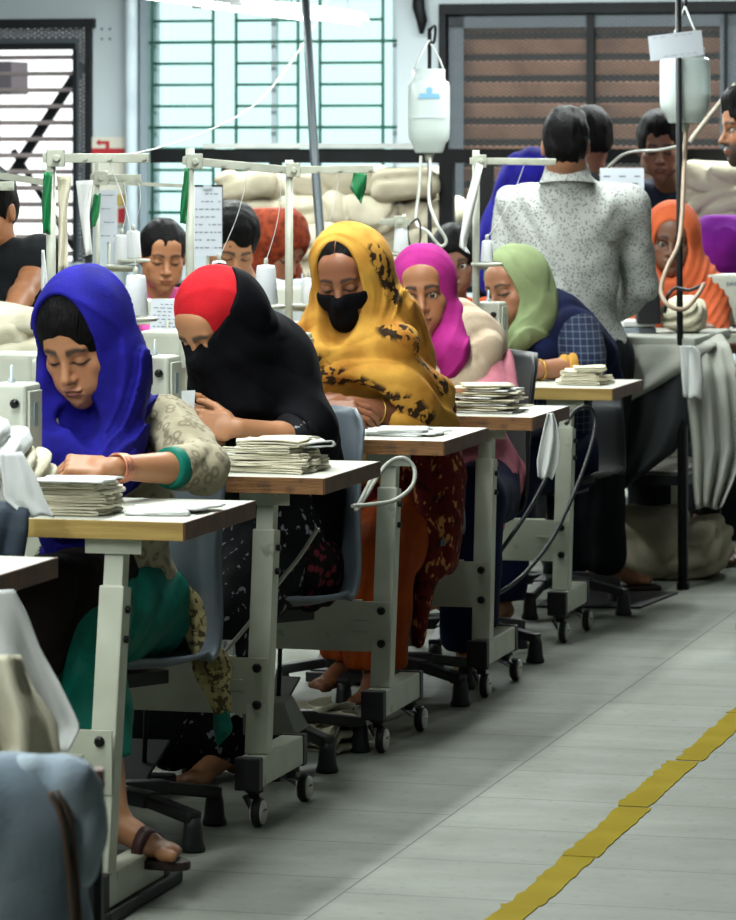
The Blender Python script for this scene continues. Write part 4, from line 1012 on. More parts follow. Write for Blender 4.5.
# ============ 2  red cap and black veil
def person_red():
    p = Person('woman in a red cap and long black veil holding up a small white label', (217, 326, 9.45), 42, 33, 4, hs=1.06, tyaw=48, skin=SK1, brow=1.9,
               neck=P(262, 368, 9.62), pelvis=(-.27, 9.72, .545), sh={1: P(284, 400, 9.56), -1: P(232, 392, 9.56)},
               el={1: P(296, 441, 9.42), -1: P(215, 458, 9.50)}, wr={1: P(239, 428, 9.30), -1: P(226, 428, 9.40)}, build=1.05, fine=.0028,
               hn={1: (np.array([-1, -.10, .12]), np.array([.05, -1, .35]), np.array([0, -.2, 1])), -1: (np.array([-1, .05, .30]), np.array([0, 1, .2]), np.array([0, 0, 1]))},
               hcurl={1: (16, 40, 30), -1: (30, 45, 30)},
               legs=({1: P(220, 628, 9.42), -1: P(170, 630, 9.42)}, {1: P(228, 745, 9.40), -1: P(150, 738, 9.40)}))
    fr = p.fr
    # red cap
    F0 = lambda F: (F.ell(fr.pt(0, .020, .046), np.array([.086, .104, .092])*fr.s, fr.R, k=.02), F.ell(fr.pt(0, .02, -.03), np.array([.080, .085, .09])*fr.s, fr.R, k=.03))
    def cutc(F):
        F.ell(fr.pt(0, -.118, -.045), np.array([.066, .082, .094])*fr.s, fr.R, 's', .008)
        F.plane(fr.pt(0, -.09, -.045), fr.R@np.array([0, -.42, -.91]))
    fw = wob(7, 22, .002, 4)
    def capf(x, y, z):
        a, b, c = fr.locf(x, y, z); t = (b*.8+c*.5-a*.45)*75+fw(x, y, z)*300
        return -.0022*np.clip(np.sin(t), 0, 1)**3*(a > -.02)+fw(x, y, z)*.5
    lo, hi = p.bounds([fr.o], .17)
    p.cloth('cap', F0, M_RED2, lo, hi, .0042, fold=capf, cut=cutc, sms=1)
    # veil: lower face, back of head, shoulders, down over the seat
    def vf(F):
        F.ell(fr.pt(0, .022, .040), np.array([.092, .112, .098])*fr.s, fr.R, k=.02); F.ell(fr.pt(0, -.010, -.05), np.array([.079, .098, .095])*fr.s, fr.R, k=.03); F.cap(fr.pt(0, -.09, .0), fr.pt(0, -.108, -.036), .013*fr.s, .018*fr.s, 'u', .03)
        F.cap(fr.pt(0, -.02, -.08), P(236, 408, 9.50), .085, .11, 'u', .05)
        F.cap(fr.pt(0, .05, -.02), p.nb, .095, .12, 'u', .05)
        F.cap(p.nb, p.shd[1], .095, .085, 'u', .05); F.cap(p.nb, p.shd[-1], .09, .08, 'u', .05)
        F.cap(p.shd[1], P(304, 438, 9.54), .088, .080, 'u', .05); F.cap(P(236, 408, 9.5), P(252, 448, 9.56), .11, .13, 'u', .06)
        F.cap(P(306, 438, 9.58), P(318, 476, 9.70), .080, .070, 'u', .05); F.cap(P(314, 470, 9.72), P(318, 560, 9.74), .066, .050, 'u', .05)
        F.cap(P(296, 470, 9.72), P(300, 520, 9.74), .09, .09, 'u', .05); F.cap(P(300, 430, 9.5), p.el[1], .085, .058, 'u', .04)
        F.cap(p.nb, p.pel+ZX*.1, .13, .13, 'u', .05)
    def vc(F):
        nrmv = fr.R@nrm(np.array([.0, -.50, .86])); 
        q = fr.pt(0, -.10, -.004)
        lo_, hi_ = fr.o-.2, fr.o+.2
        fn = lambda x, y, z: np.maximum(-((x-q[0])*nrmv[0]+(y-q[1])*nrmv[1]+(z-q[2])*nrmv[2]), np.sqrt((x-fr.o[0])**2+(y-fr.o[1])**2+(z-fr.o[2])**2)-.19)
        F.reg(lo_, hi_, fn, 's')
        F.cap(p.el[1]+(p.wr[1]-p.el[1])*.16, p.wr[1], .060, .075, 's', .01)
    lo, hi = p.bounds([fr.o, *p.shd.values(), p.el[1], P(322, 560, 9.74), p.pel], .17)
    p.cloth('veil', vf, M_BLACKC, lo, hi, .0065, [(fr.o-.14, fr.o+.14, .0045)], fold=lin_folds(P(330, 480, 9.6)-P(210, 330, 9.5), .0045, 24, 5), cut=vc, sms=1)
    def tf(F):
        p.torso_fill(.012)(F)
        for g in (-1, 1): p.sleeve(F, g, .010, .0); F.cap(p.hip[g]+ZX*.03, p.kn[g], .11, .085, 'u', .04); F.cap(p.kn[g], p.kn[g]-ZX*.25, .085, .09, 'u', .04)
        F.cap(p.kn[1]-ZX*.25, p.kn[-1]-ZX*.25, .085, .08, 'u', .04)
    lo, hi = p.bounds([p.nb, p.pel, *p.shd.values(), *p.kn.values(), p.kn[1]-ZX*.3, *p.el.values()], .16)
    p.cloth('dress', tf, M_FLECK, lo, hi, .009, fold=lin_folds([.2, .2, 1], .006, 26, 6))
    def sf(F): F.cap(P(300, 560, 9.62), P(322, 560, 9.74), .075, .06, 'u', .04); F.cap(P(270, 580, 9.60), P(312, 584, 9.70), .06, .07, 'u', .05)
    lo, hi = p.bounds([P(300, 560, 9.6), P(330, 584, 9.7), P(262, 580, 9.6)], .12)
    p.cloth('dotted_skirt', sf, M_REDDOT, lo, hi, .008, fold=lin_folds([.2, .2, 1], .006, 40, 8))
    def lf(F): p.legs_fill(.010, .02, .01)(F)
    lo, hi = p.bounds([p.pel, *p.kn.values(), *p.an.values()], .15); lo[2] = .08
    p.cloth('trousers', lf, M_DARKC, lo, hi, .011)
    # pink and blue neckline edge seen beside the veil
    # label in the hand
    c = P(184, 402, 9.25); lb = MB(); u_ = nrm([1, -.1, .05]); v_ = nrm([.05, .12, 1]); lb.box(c, (.052, .055, .0012), u_, v_); o = lb.build('paper_label', mat('white_paper', srgb('c9ccd0'), .7), origin=c)
    tag(o, 'small blank white label held in the fingers of the red cap woman', 'label')
    return p
# ============ 3  yellow shawl, black mask
def person_yellow():
    p = Person('woman in a mustard yellow shawl with dark brown print and a black face mask', (346, 277, 10.5), 14, 20, 4, hs=1.06, tyaw=24, skin=SK3, brow=1.3,
               neck=P(372, 336, 10.62), pelvis=(.05, 10.76, .55), sh={1: P(398, 376, 10.62), -1: P(322, 364, 10.54)},
               el={1: P(408, 418, 10.44), -1: P(300, 424, 10.34)}, wr={1: P(352, 406, 10.32), -1: P(316, 412, 10.26)}, build=1.10, fine=.003,
               hn={1: (np.array([-1, -.1, .0]), np.array([0, -.7, .7]), np.array([0, -.4, 1])), -1: (np.array([1, -.1, 0]), np.array([0, -.7, .7]), ZX)},
               legs=({1: P(378, 560, 10.46), -1: P(345, 560, 10.56)}, {1: P(376, 668, 10.44), -1: P(352, 655, 10.66)}))
    fr = p.fr; k = fr.s
    p.hair(front=(.060, .080, .097), fc=(0, -.112, -.030), thick=.004, low=-.08)
    mb = MB(); mb.tube([fr.pt(.0, -.070, .092), fr.pt(0, -.048, .112), fr.pt(0, -.02, .125)], [.0008, .0016, .0012], 6)
    mb.build('hair_parting', mat('scalp', SK3, .6), p.root)
    # mask
    def mf(F):
        F.ell(fr.pt(0, -.018, -.020), np.array([.069, .078, .088])*k, fr.R, k=.02); F.ell(fr.pt(0, -.070, -.100), np.array([.032, .026, .026])*k, fr.R, k=.04); F.ell(fr.pt(0, -.085, -.075), np.array([.030, .022, .030])*k, fr.R, k=.03)
        F.cap(fr.pt(0, -.085, -.01), fr.pt(0, -.107, -.036), .012*k, .015*k, 'u', .03)
        for g in (-1, 1): F.ell(fr.pt(g*.040, -.054, -.03), np.array([.027, .026, .03])*k, fr.R, k=.03)
    def mcut(F):
        F.plane(fr.pt(0, 0, -.016), fr.R[:, 2]); F.plane(fr.pt(0, -.02, 0), fr.R[:, 1]); F.plane(fr.pt(0, 0, -.125), -fr.R[:, 2])
        for g in (-1, 1): F.plane(fr.pt(g*.052, -.03, -.07), fr.R@nrm([g*1., .55, 0]))
    lo, hi = p.bounds([fr.o], .16)
    mk = p.cloth('face_mask', mf, M_BLACKC, lo, hi, .004, cut=mcut, sms=1)
    mb = MB()
    for g in (-1, 1): mb.tube([fr.pt(g*.052, -.052, -.026), fr.pt(g*.071, -.02, -.005), fr.pt(g*.08, .01, .02)], .0022, 6); mb.tube([fr.pt(g*.045, -.052, -.09), fr.pt(g*.066, -.02, -.065), fr.pt(g*.08, .01, -.03)], .0022, 6)
    mb.build('ear_loop', M_BLACKC, mk)
    def ex(F):
        F.cap(fr.pt(.06, .02, -.10), P(374, 362, 10.5), .075, .085, 'u', .05); F.cap(fr.pt(.045, .03, .02), fr.pt(.042, .03, -.08), .076, .070, 'u', .06); F.cap(fr.pt(-.055, -.01, -.10), P(322, 365, 10.46), .06, .085, 'u', .05)
        F.cap(p.shd[1], P(418, 410, 10.56), .080, .088, 'u', .06); F.cap(p.shd[1], p.el[1], .08, .068, 'u', .04); F.cap(p.el[1], p.el[1]+(p.wr[1]-p.el[1])*.30, .066, .052, 'u', .03)
        F.cap(P(422, 402, 10.56), P(430, 420, 10.60), .085, .07, 'u', .06)
        F.cap(P(340, 372, 10.44), P(392, 392, 10.44), .10, .11, 'u', .06); F.cap(P(322, 352, 10.5), P(316, 392, 10.46), .09, .085, 'u', .05)
        F.cap(p.nb, p.pel+ZX*.12, .15, .15, 'u', .06)
        F.cap(fr.pt(-.02, -.05, -.15), P(400, 344, 10.42), .05, .05, 'u', .03)
    fi, cu0 = hood_fill(p, .094, .111, .097, (-.006, -.134, .010), (.073, .136, .142), chest=.09, shl=.080, low=(.100, .10, .13), extra=ex)
    def cu(F):
        cu0(F); a = p.el[1]+(p.wr[1]-p.el[1])*.30; F.cap(a+nrm(p.wr[1]-a)*.05, p.wr[1]+nrm(p.wr[1]-a)*.1, .055, .09, 's', .01)
    lo, hi = p.bounds([fr.o, *p.shd.values(), *p.el.values(), p.pel+ZX*.1, P(440, 430, 10.6)], .17)
    bands = [[fr.pt(.10, -.02, .07), fr.pt(.115, -.01, .0), fr.pt(.11, .0, -.07), fr.pt(.09, .02, -.13)],
             [P(378, 322, 10.38), P(404, 336, 10.40), P(428, 362, 10.46), P(440, 386, 10.50)],
             [P(300, 352, 10.36), P(322, 372, 10.34), P(352, 384, 10.33), P(384, 398, 10.34), P(412, 404, 10.36), P(424, 416, 10.40)],
             [P(388, 414, 10.36), P(418, 410, 10.38)]]
    def band(V):
        d = np.min([curve_dist(V, b) for b in bands], 0); return np.clip((.036-d)/.010, 0, 1)
    fa = folds(fr, .006, 2.9, 3); fb = lin_folds(P(316, 380, 10.4)-P(420, 340, 10.4), .010, 22, 5)
    def ff(x, y, z):
        a, b, c = fr.locf(x, y, z); w = np.clip((c+.12)/.05, 0, 1); return fa(x, y, z)*w+fb(x, y, z)*(1-w)
    p.cloth('shawl', fi, M_YEL, lo, hi, .0068, [(fr.o-.15, fr.o+.15, .0045)], fold=ff, cut=cu, sms=1, mask={'band': band})
    # dark red print tunic falling past the table
    def rf(F):
        F.cap(P(444, 410, 10.66), P(436, 480, 10.66), .040, .072, 'u', .04); F.cap(P(436, 480, 10.66), P(424, 545, 10.62), .082, .088, 'u', .05); F.cap(P(428, 540, 10.62), P(422, 600, 10.58), .070, .030, 'u', .04)
        F.cap(P(422, 600, 10.58), P(420, 640, 10.56), .028, .022, 'u', .02); F.cap(P(446, 490, 10.68), P(444, 560, 10.68), .045, .04, 'u', .04)
        p.torso_fill(.012)(F); p.sleeve(F, -1, .012, .4)
    lo, hi = p.bounds([p.nb, p.pel, P(450, 400, 10.7), P(420, 640, 10.66), *p.shd.values(), p.el[-1]], .15)
    p.cloth('printed_tunic', rf, M_DRED, lo, hi, .0075, fold=lin_folds([.05, .1, 1], .006, 38, 7), sms=1)
    def lf(F): p.legs_fill(.016, .02, .012)(F)
    lo, hi = p.bounds([p.pel, *p.kn.values(), *p.an.values()], .17); lo[2] = .06
    p.cloth('trousers', lf, M_ORTR, lo, hi, .009, fold=lin_folds([.1, .1, 1], .006, 36, 9), cut=lambda F: F.plane([0, 0, .13], [0, 0, -1]))
    ring(p, 'bangle', 1, .55, r=.036)
    return p
# ============ 4  pink scarf
def person_pink():
    p = Person('woman in a bright magenta headscarf and rose pink dress looking up towards the camera', (424, 293, 11.45), 6, 4, 5, hs=1.09, tyaw=18, skin=SK2, gaze='open', look=(-6, -2), brow=1.5,
               neck=P(443, 345, 11.5), pelvis=(.30, 11.62, .55), sh={1: P(486, 366, 11.54), -1: P(408, 362, 11.5)},
               el={1: P(494, 398, 11.42), -1: P(400, 408, 11.2)}, wr={1: P(446, 398, 11.24), -1: P(420, 404, 11.1)}, build=1.06, fine=.0032,
               hn={1: (np.array([-1, -.15, .0]), ZX, np.array([0, -1, 0]))})
    fr = p.fr
    def ex(F):
        F.cap(fr.pt(.06, .0, -.08), P(452, 352, 11.36), .055, .05, 'u', .03); F.cap(P(452, 352, 11.36), P(450, 372, 11.34), .05, .03, 'u', .03)
    fi, cu = hood_fill(p, .092, .106, .098, (-.004, -.120, -.022), (.065, .122, .100), chest=.07, shl=.05, low=(.092, .088, .12), extra=ex)
    lo, hi = p.bounds([fr.o, p.nb, P(450, 376, 11.36)], .15)
    p.cloth('headscarf', fi, M_PINK, lo, hi, .0062, [(fr.o-.15, fr.o+.15, .0046)], fold=folds(fr, .004, 2.2, 4), cut=cu, sms=1)
    def sf(F):
        F.cap(P(452, 324, 11.52), P(474, 346, 11.52), .075, .082, 'u', .05); F.cap(P(472, 348, 11.50), P(460, 392, 11.40), .080, .07, 'u', .09); F.cap(P(450, 340, 11.48), P(446, 388, 11.40), .08, .07, 'u', .09)
    lo, hi = p.bounds([P(452, 322, 11.5), P(476, 345, 11.5), P(446, 395, 11.4)], .14)
    p.cloth('cream_shawl', sf, M_CREAMC, lo, hi, .0065, fold=lin_folds(P(452, 395, 11.4)-P(478, 322, 11.5), .0065, 40, 5), sms=1)
    def tf(F):
        p.torso_fill(.016)(F); p.sleeve(F, 1, .024, .42); p.sleeve(F, -1, .02, .5)
        for g in (-1, 1): F.cap(p.hip[g]+ZX*.02, p.kn[g], .105, .085, 'u', .03)
        F.cap(p.shd[1], p.el[1], .078, .066, 'u', .03)
        F.cap(P(470, 450, 11.6), P(486, 520, 11.6), .08, .06, 'u', .04)
    lo, hi = p.bounds([p.nb, p.pel, *p.shd.values(), *p.el.values(), *p.wr.values(), *p.kn.values(), P(486, 520, 11.6)], .15)
    p.cloth('dress', tf, M_ROSE, lo, hi, .0078, fold=lin_folds(p.el[1]-p.shd[1]+CX*.2, .004, 40, 5), sms=1)
    def lf(F): p.legs_fill(.02, .02, .012)(F)
    lo, hi = p.bounds([p.pel, *p.kn.values(), *p.an.values()], .15); lo[2] = .08
    p.cloth('trousers', lf, M_NAVY, lo, hi, .011)
    return p
# ============ 5  sage scarf
def person_sage():
    p = Person('woman in a sage green headscarf and navy shawl leaning over the farthest table', (515, 290, 12.62), 48, 8, 8, hs=1.08, tyaw=42, skin=SK4, brow=1.2, lip=srgb('8a4f4a'),
               neck=P(545, 328, 12.72), pelvis=(.62, 12.84, .55), sh={1: P(578, 338, 12.66), -1: P(528, 334, 12.68)},
               el={1: P(584, 368, 12.52), -1: P(505, 380, 12.44)}, wr={1: P(522, 371, 12.36), -1: P(470, 380, 12.3)}, build=1.08, fine=.0034)
    fr = p.fr
    p.hair(front=(.062, .080, .100), fc=(0, -.108, -.030), thick=.006, low=-.06, h=.0045)
    def ex(F):
        F.ell(fr.pt(0, .06, -.03), np.array([.085, .09, .10]), fr.R, k=.04)
        F.cap(fr.pt(.03, .0, -.12), P(520, 338, 12.5), .06, .045, 'u', .04); F.cap(P(520, 330, 12.52), P(512, 352, 12.48), .035, .03, 'u', .02)
    fi, cu = hood_fill(p, .094, .112, .100, (0, -.142, -.01), (.078, .136, .124), chest=.06, shl=.045, low=(.088, .10, .12), extra=ex)
    lo, hi = p.bounds([fr.o, p.nb, P(512, 352, 12.5)], .16)
    p.cloth('headscarf', fi, M_SAGE, lo, hi, .0065, [(fr.o-.15, fr.o+.15, .005)], fold=folds(fr, .006, 2.3, 6), cut=cu, sms=1)
    def sf(F):
        F.cap(p.nb, p.shd[1], .10, .078, 'u', .04); F.cap(p.nb, P(532, 360, 12.58), .10, .085, 'u', .04); F.cap(P(586, 345, 12.74), P(606, 378, 12.82), .07, .055, 'u', .04)
        F.cap(p.nb-p.f*.03, p.pel+ZX*.08, .13, .13, 'u', .05); F.cap(P(580, 330, 12.72), P(600, 352, 12.78), .06, .06, 'u', .04)
    lo, hi = p.bounds([p.nb, *p.shd.values(), P(606, 380, 12.8), p.pel], .15)
    p.cloth('shawl', sf, M_NAVY, lo, hi, .008, fold=lin_folds([.4, 0, -1], .005, 36, 5), sms=1)
    def tf(F): p.torso_fill(.010)(F); p.sleeve(F, 1, .030, .0); F.cap(p.shd[1]+p.f*.03, p.el[1], .068, .058, 'u', .03); p.sleeve(F, -1, .014, .2)
    lo, hi = p.bounds([p.nb, p.pel, *p.shd.values(), *p.el.values()], .15)
    p.cloth('plaid_tunic', tf, M_PLAID, lo, hi, .0085)
    def cf(F): F.cap(p.el[1]+ZX*.004, p.el[1]+(p.wr[1]-p.el[1])*.28, .055, .046, 'u')
    lo, hi = p.bounds([p.el[1], p.wr[1]], .08)
    p.cloth('cuff', cf, M_MUST, lo, hi, .005, fold=lin_folds([0, .3, 1], .005, 80, 5))
    def lf(F): p.legs_fill(.02, .02, .012)(F)
    lo, hi = p.bounds([p.pel, *p.kn.values(), *p.an.values()], .15); lo[2] = .08
    p.cloth('trousers', lf, M_NAVY, lo, hi, .011)
    ring(p, 'bangle', 1, .72, r=.034, w=.0035)
    return p
# ============ standing man, back turned
def man_back():
    p = Person('standing man seen from behind in a white dotted shirt, one hand at his hip', (566, 147, 13.15), 188, 6, 0, hs=1.02, tyaw=190, seated=False, skin=SK4, gaze='open',
               neck=P(568, 186, 13.22), pelvis=P(578, 352, 13.32), sh={-1: P(628, 206, 13.30), 1: P(515, 206, 13.30)},
               el={-1: P(640, 286, 13.38), 1: P(506, 290, 13.30)}, wr={-1: P(612, 318, 13.52), 1: P(512, 345, 13.40)}, build=1.08, fine=.0036,
               hn={-1: (np.array([-.2, .3, -.9]), np.array([.6, -.7, 0]), np.array([-1, 0, 0]))},
               legs=({1: P(560, 462, 13.36), -1: P(596, 462, 13.34)}, {1: P(566, 566, 13.42), -1: P(604, 562, 13.38)}), feet={-1: (1, .25, 0), 1: (-.3, 1, 0)})
    fr = p.fr
    p.hair(front=(.060, .075, .085), fc=(0, -.108, -.020), thick=.005, low=-.062, male=True, h=.0042)
    def tf(F):
        p.torso_fill(.020)(F); p.sleeve(F, -1, .018, .86); p.sleeve(F, 1, .018, .9)
        F.cap(P(560, 300, 13.3), P(590, 410, 13.36), .15, .115, 'u', .06); F.cap(P(556, 330, 13.3), P(562, 396, 13.34), .135, .12, 'u', .05)
        F.cap(P(566, 250, 13.30), P(566, 330, 13.3), .158, .15, 'u', .06); F.cap(P(545, 215, 13.28), P(600, 215, 13.28), .10, .10, 'u', .06); F.cap(p.nb-ZX*.03, p.nb+ZX*.030+(fr.pt(0, .03, -.05)-p.nb)*[1, 1, 0]*.40, .100, .080, 'u', .03)
    lo, hi = p.bounds([p.nb, p.pel, *p.shd.values(), *p.el.values(), *p.wr.values(), P(590, 412, 13.36)], .17)
    p.cloth('shirt', tf, M_DOTS, lo, hi, .0078, fold=lin_folds([.35, 0, -1], .0055, 24, 5, 1.6), cut=lambda F: F.plane([0, 0, P(0, 432, 13.3)[2]], [0, 0, -1]), sms=1)
    # collar band
    c = p.nb+ZX*.040; hq = fr.pt(0, .03, -.05)-p.nb; c = c+hq*[1, 1, 0]*.42; mb = MB(); v = nrm([0, .12, 1]); mb.lathe(c-v*.012, [(.098, -.02), (.086, .004), (.078, .030), (.074, .050), (.068, .050), (.070, .02), (.08, -.02)], 28, v, cap=False)
    mb.build('collar', M_DOTS, p.root)
    def lf(F): p.legs_fill(.020, .02, .010)(F)
    lo, hi = p.bounds([p.pel, *p.kn.values(), *p.an.values()], .15); lo[2] = .05
    p.cloth('trousers', lf, M_JEAN, lo, hi, .010, fold=lin_folds([0, 0, 1], .004, 40, 3))
    for g in (-1, 1):
        t = p.toe[g]; o = p.an[g]-ZX*.0; s_ = MB(); s_.beam([*(o-t*.05)[:2], .010], [*(o+t*.20)[:2], .010], .085, .018); s_.build('slipper', M_SOLE, p.root, bevel=.006)
    return p
# ============ woman in orange by the ironing table
def person_orange():
    p = Person('girl in an orange headscarf seated behind the cloth draped ironing table', (672, 242, 14.5), 6, 4, -2, hs=1.08, tyaw=0, skin=SK5, gaze='open', look=(-5, -3), brow=1.2,
               neck=P(678, 282, 14.55), pelvis=(1.20, 14.75, .56), sh={1: P(708, 298, 14.5), -1: P(652, 298, 14.5)},
               el={1: P(712, 335, 14.3), -1: P(640, 340, 14.3)}, build=1.02, fine=.0045)
    fr = p.fr
    def ex(F):
        for g in (-1, 1): F.cap(p.shd[g], p.el[g], .085, .07, 'u', .05)
        F.cap(p.nb, p.pel+ZX*.15, .14, .15, 'u', .06)
    fi, cu = hood_fill(p, .104, .112, .108, (-.002, -.130, -.020), (.070, .13, .112), chest=.10, shl=.095, low=(.105, .10, .13), extra=ex)
    lo, hi = p.bounds([fr.o, *p.shd.values(), *p.el.values(), p.pel], .16)
    p.cloth('headscarf', fi, M_ORNG, lo, hi, .0085, [(fr.o-.15, fr.o+.15, .0055)], fold=folds(fr, .005, 3, 8), cut=cu, sms=1)
    def uf(F): F.ell(fr.pt(0, .018, .044), np.array([.084, .100, .090])*fr.s, fr.R, k=.02)
    def uc(F): F.ell(fr.pt(0, -.12, -.04), np.array([.062, .085, .105])*fr.s, fr.R, 's', .008)
    lo, hi = p.bounds([fr.o], .15); p.cloth('under_scarf', uf, M_ORNG, lo, hi, .0055, cut=uc)
    def lf(F): p.legs_fill(.02, .02, .012)(F)
    lo, hi = p.bounds([p.pel, *p.kn.values(), *p.an.values()], .15); lo[2] = .08
    p.cloth('trousers', lf, M_DARKC, lo, hi, .012)
    return p
def dress_simple(p, m, sl=.5, mt=M_DARKC, t=.018, h=.010, amp=.004, name='tunic'):
    def tf(F):
        p.torso_fill(t)(F)
        for g in (-1, 1): p.sleeve(F, g, t, sl)
    lo, hi = p.bounds([p.nb, p.pel, *p.shd.values(), *p.el.values(), *p.wr.values()], .16)
    o = p.cloth(name, tf, m, lo, hi, h, fold=lin_folds([.1, .1, 1], amp, 30, 5), sms=1)
    def lf(F): p.legs_fill(.02, .02, .012)(F)
    lo, hi = p.bounds([p.pel, *p.kn.values(), *p.an.values()], .15); lo[2] = .08
    p.cloth('trousers', lf, mt, lo, hi, .013)
    return o
def back_row():
    # woman with pink collar
    p = Person('bareheaded young woman with a pink collar behind the printed table of figures', (163, 257, 13.5), -12, 12, -2, hs=1.02, tyaw=-5, skin=SK2, gaze='down', brow=1.3, pelvis=(-.72, 13.75, .56), fine=.0042)
    p.hair(front=(.058, .078, .100), fc=(0, -.104, -.042), thick=.010, bun=True, low=-.07, h=.0055)
    dress_simple(p, cotton('navy_pink_tunic', srgb('2a2140')), .5)
    def cf(F):
        for g in (-1, 1): F.cap(p.nb+p.sd*g*.06+ZX*.01, p.nb+p.f*.085-ZX*.11+p.sd*g*.03, .040, .036, 'u', .02)
        F.cap(p.nb+p.sd*.06, p.nb-p.sd*.06, .04, .04, 'u', .02); F.cap(p.nb+ZX*.06+p.f*.04, p.nb+p.f*.12-ZX*.06, .045, .02, 's', .01)
    lo, hi = p.bounds([p.nb, p.fr.o], .14); p.cloth('collar', cf, M_COLLAR, lo, hi, .006)
    # bowed man
    p = Person('black haired man in a white shirt bowing his head behind the red capped woman', (232, 244, 14.2), -14, 34, -3, hs=1.14, tyaw=-10, skin=SK1, gaze='down', brow=1.6, beard=.25, pelvis=(-.42, 14.5, .56), neck=P(245, 282, 14.40), fine=.0045,
               sh={1: P(296, 300, 14.38), -1: P(210, 300, 14.36)}, build=1.1)
    p.hair(front=(.062, .080, .082), fc=(0, -.116, -.030), thick=.014, low=-.05, male=True, h=.0055, seed=9)
    dress_simple(p, M_WSHIRT, .3, t=.022, name='shirt')
    mb = MB(); fr = p.fr
    for g in (-1, 1): mb.sheet([[p.nb+p.sd*g*.075+ZX*.035-p.f*.02, p.nb+p.sd*g*.10+ZX*.0], [p.nb+p.sd*g*.055+ZX*.012+p.f*.075, p.nb+p.sd*g*.085-ZX*.03+p.f*.085], [p.nb+p.sd*g*.02-ZX*.045+p.f*.125, p.nb+p.sd*g*.055-ZX*.085+p.f*.125]], .006)
    mb.build('shirt_collar', M_WSHIRT, p.root)
    # rust scarf
    p = Person('person with a rust printed headscarf bending down behind the bowed man', (276, 248, 15.2), -50, 30, 0, hs=1.2, tyaw=-40, skin=SK4, gaze='down', pelvis=(-.30, 15.6, .56), fine=.006)
    fi, cu = hood_fill(p, .105, .125, .110, (0, -.135, -.03), (.066, .12, .09))
    lo, hi = p.bounds([p.fr.o, p.nb, *p.shd.values()], .16); p.cloth('headscarf', fi, M_RUST, lo, hi, .009, fold=folds(p.fr, .006, 3, 4), cut=cu)
    dress_simple(p, cotton('dusty_rose_cloth', srgb('a85a52')), .8)
    # between the pink and the sage scarf
    p = Person('dark haired woman in orange peering out between the pink and the green headscarf', (454, 262, 14.3), 0, 8, -2, hs=1.02, tyaw=0, skin=SK5, gaze='open', look=(-14, -4), brow=1.5, pelvis=(.36, 14.65, .56), fine=.005)
    p.hair(front=(.058, .078, .092), fc=(0, -.106, -.038), thick=.018, low=-.09, h=.0058)
    dress_simple(p, M_ORK, .5)
    # left edge
    p = Person('dark clothed person at the left edge of the photo resting a forearm on pale cloth', (-14, 212, 11.5), 20, 18, 0, hs=1.05, tyaw=25, skin=SK2, gaze='down', pelvis=(-1.12, 11.66, .56), neck=P(2, 242, 11.55), build=1.06,
               sh={1: P(42, 262, 11.52), -1: P(-40, 262, 11.5)}, el={1: P(27, 286, 11.36), -1: P(-56, 310, 11.3)}, wr={1: P(6, 322, 11.16), -1: P(-40, 330, 11.1)}, fine=.0045)
    p.hair(front=(.060, .078, .085), fc=(0, -.11, -.02), thick=.012, low=-.06, h=.006, male=True)
    def tf(F):
        p.torso_fill(.022)(F); F.cap(p.shd[1]+ZX*.01, P(34, 266, 11.46), .07, .068, 'u', .04); p.sleeve(F, -1, .02, .3)
    lo, hi = p.bounds([p.nb, p.pel, *p.shd.values(), *p.el.values()], .16); p.cloth('top', tf, M_DARKC, lo, hi, .0085, fold=lin_folds([.2, .1, 1], .004, 34, 5))
    def lf(F): p.legs_fill(.02, .02, .012)(F)
    lo, hi = p.bounds([p.pel, *p.kn.values(), *p.an.values()], .15); lo[2] = .08; p.cloth('trousers', lf, M_DARKC, lo, hi, .013)
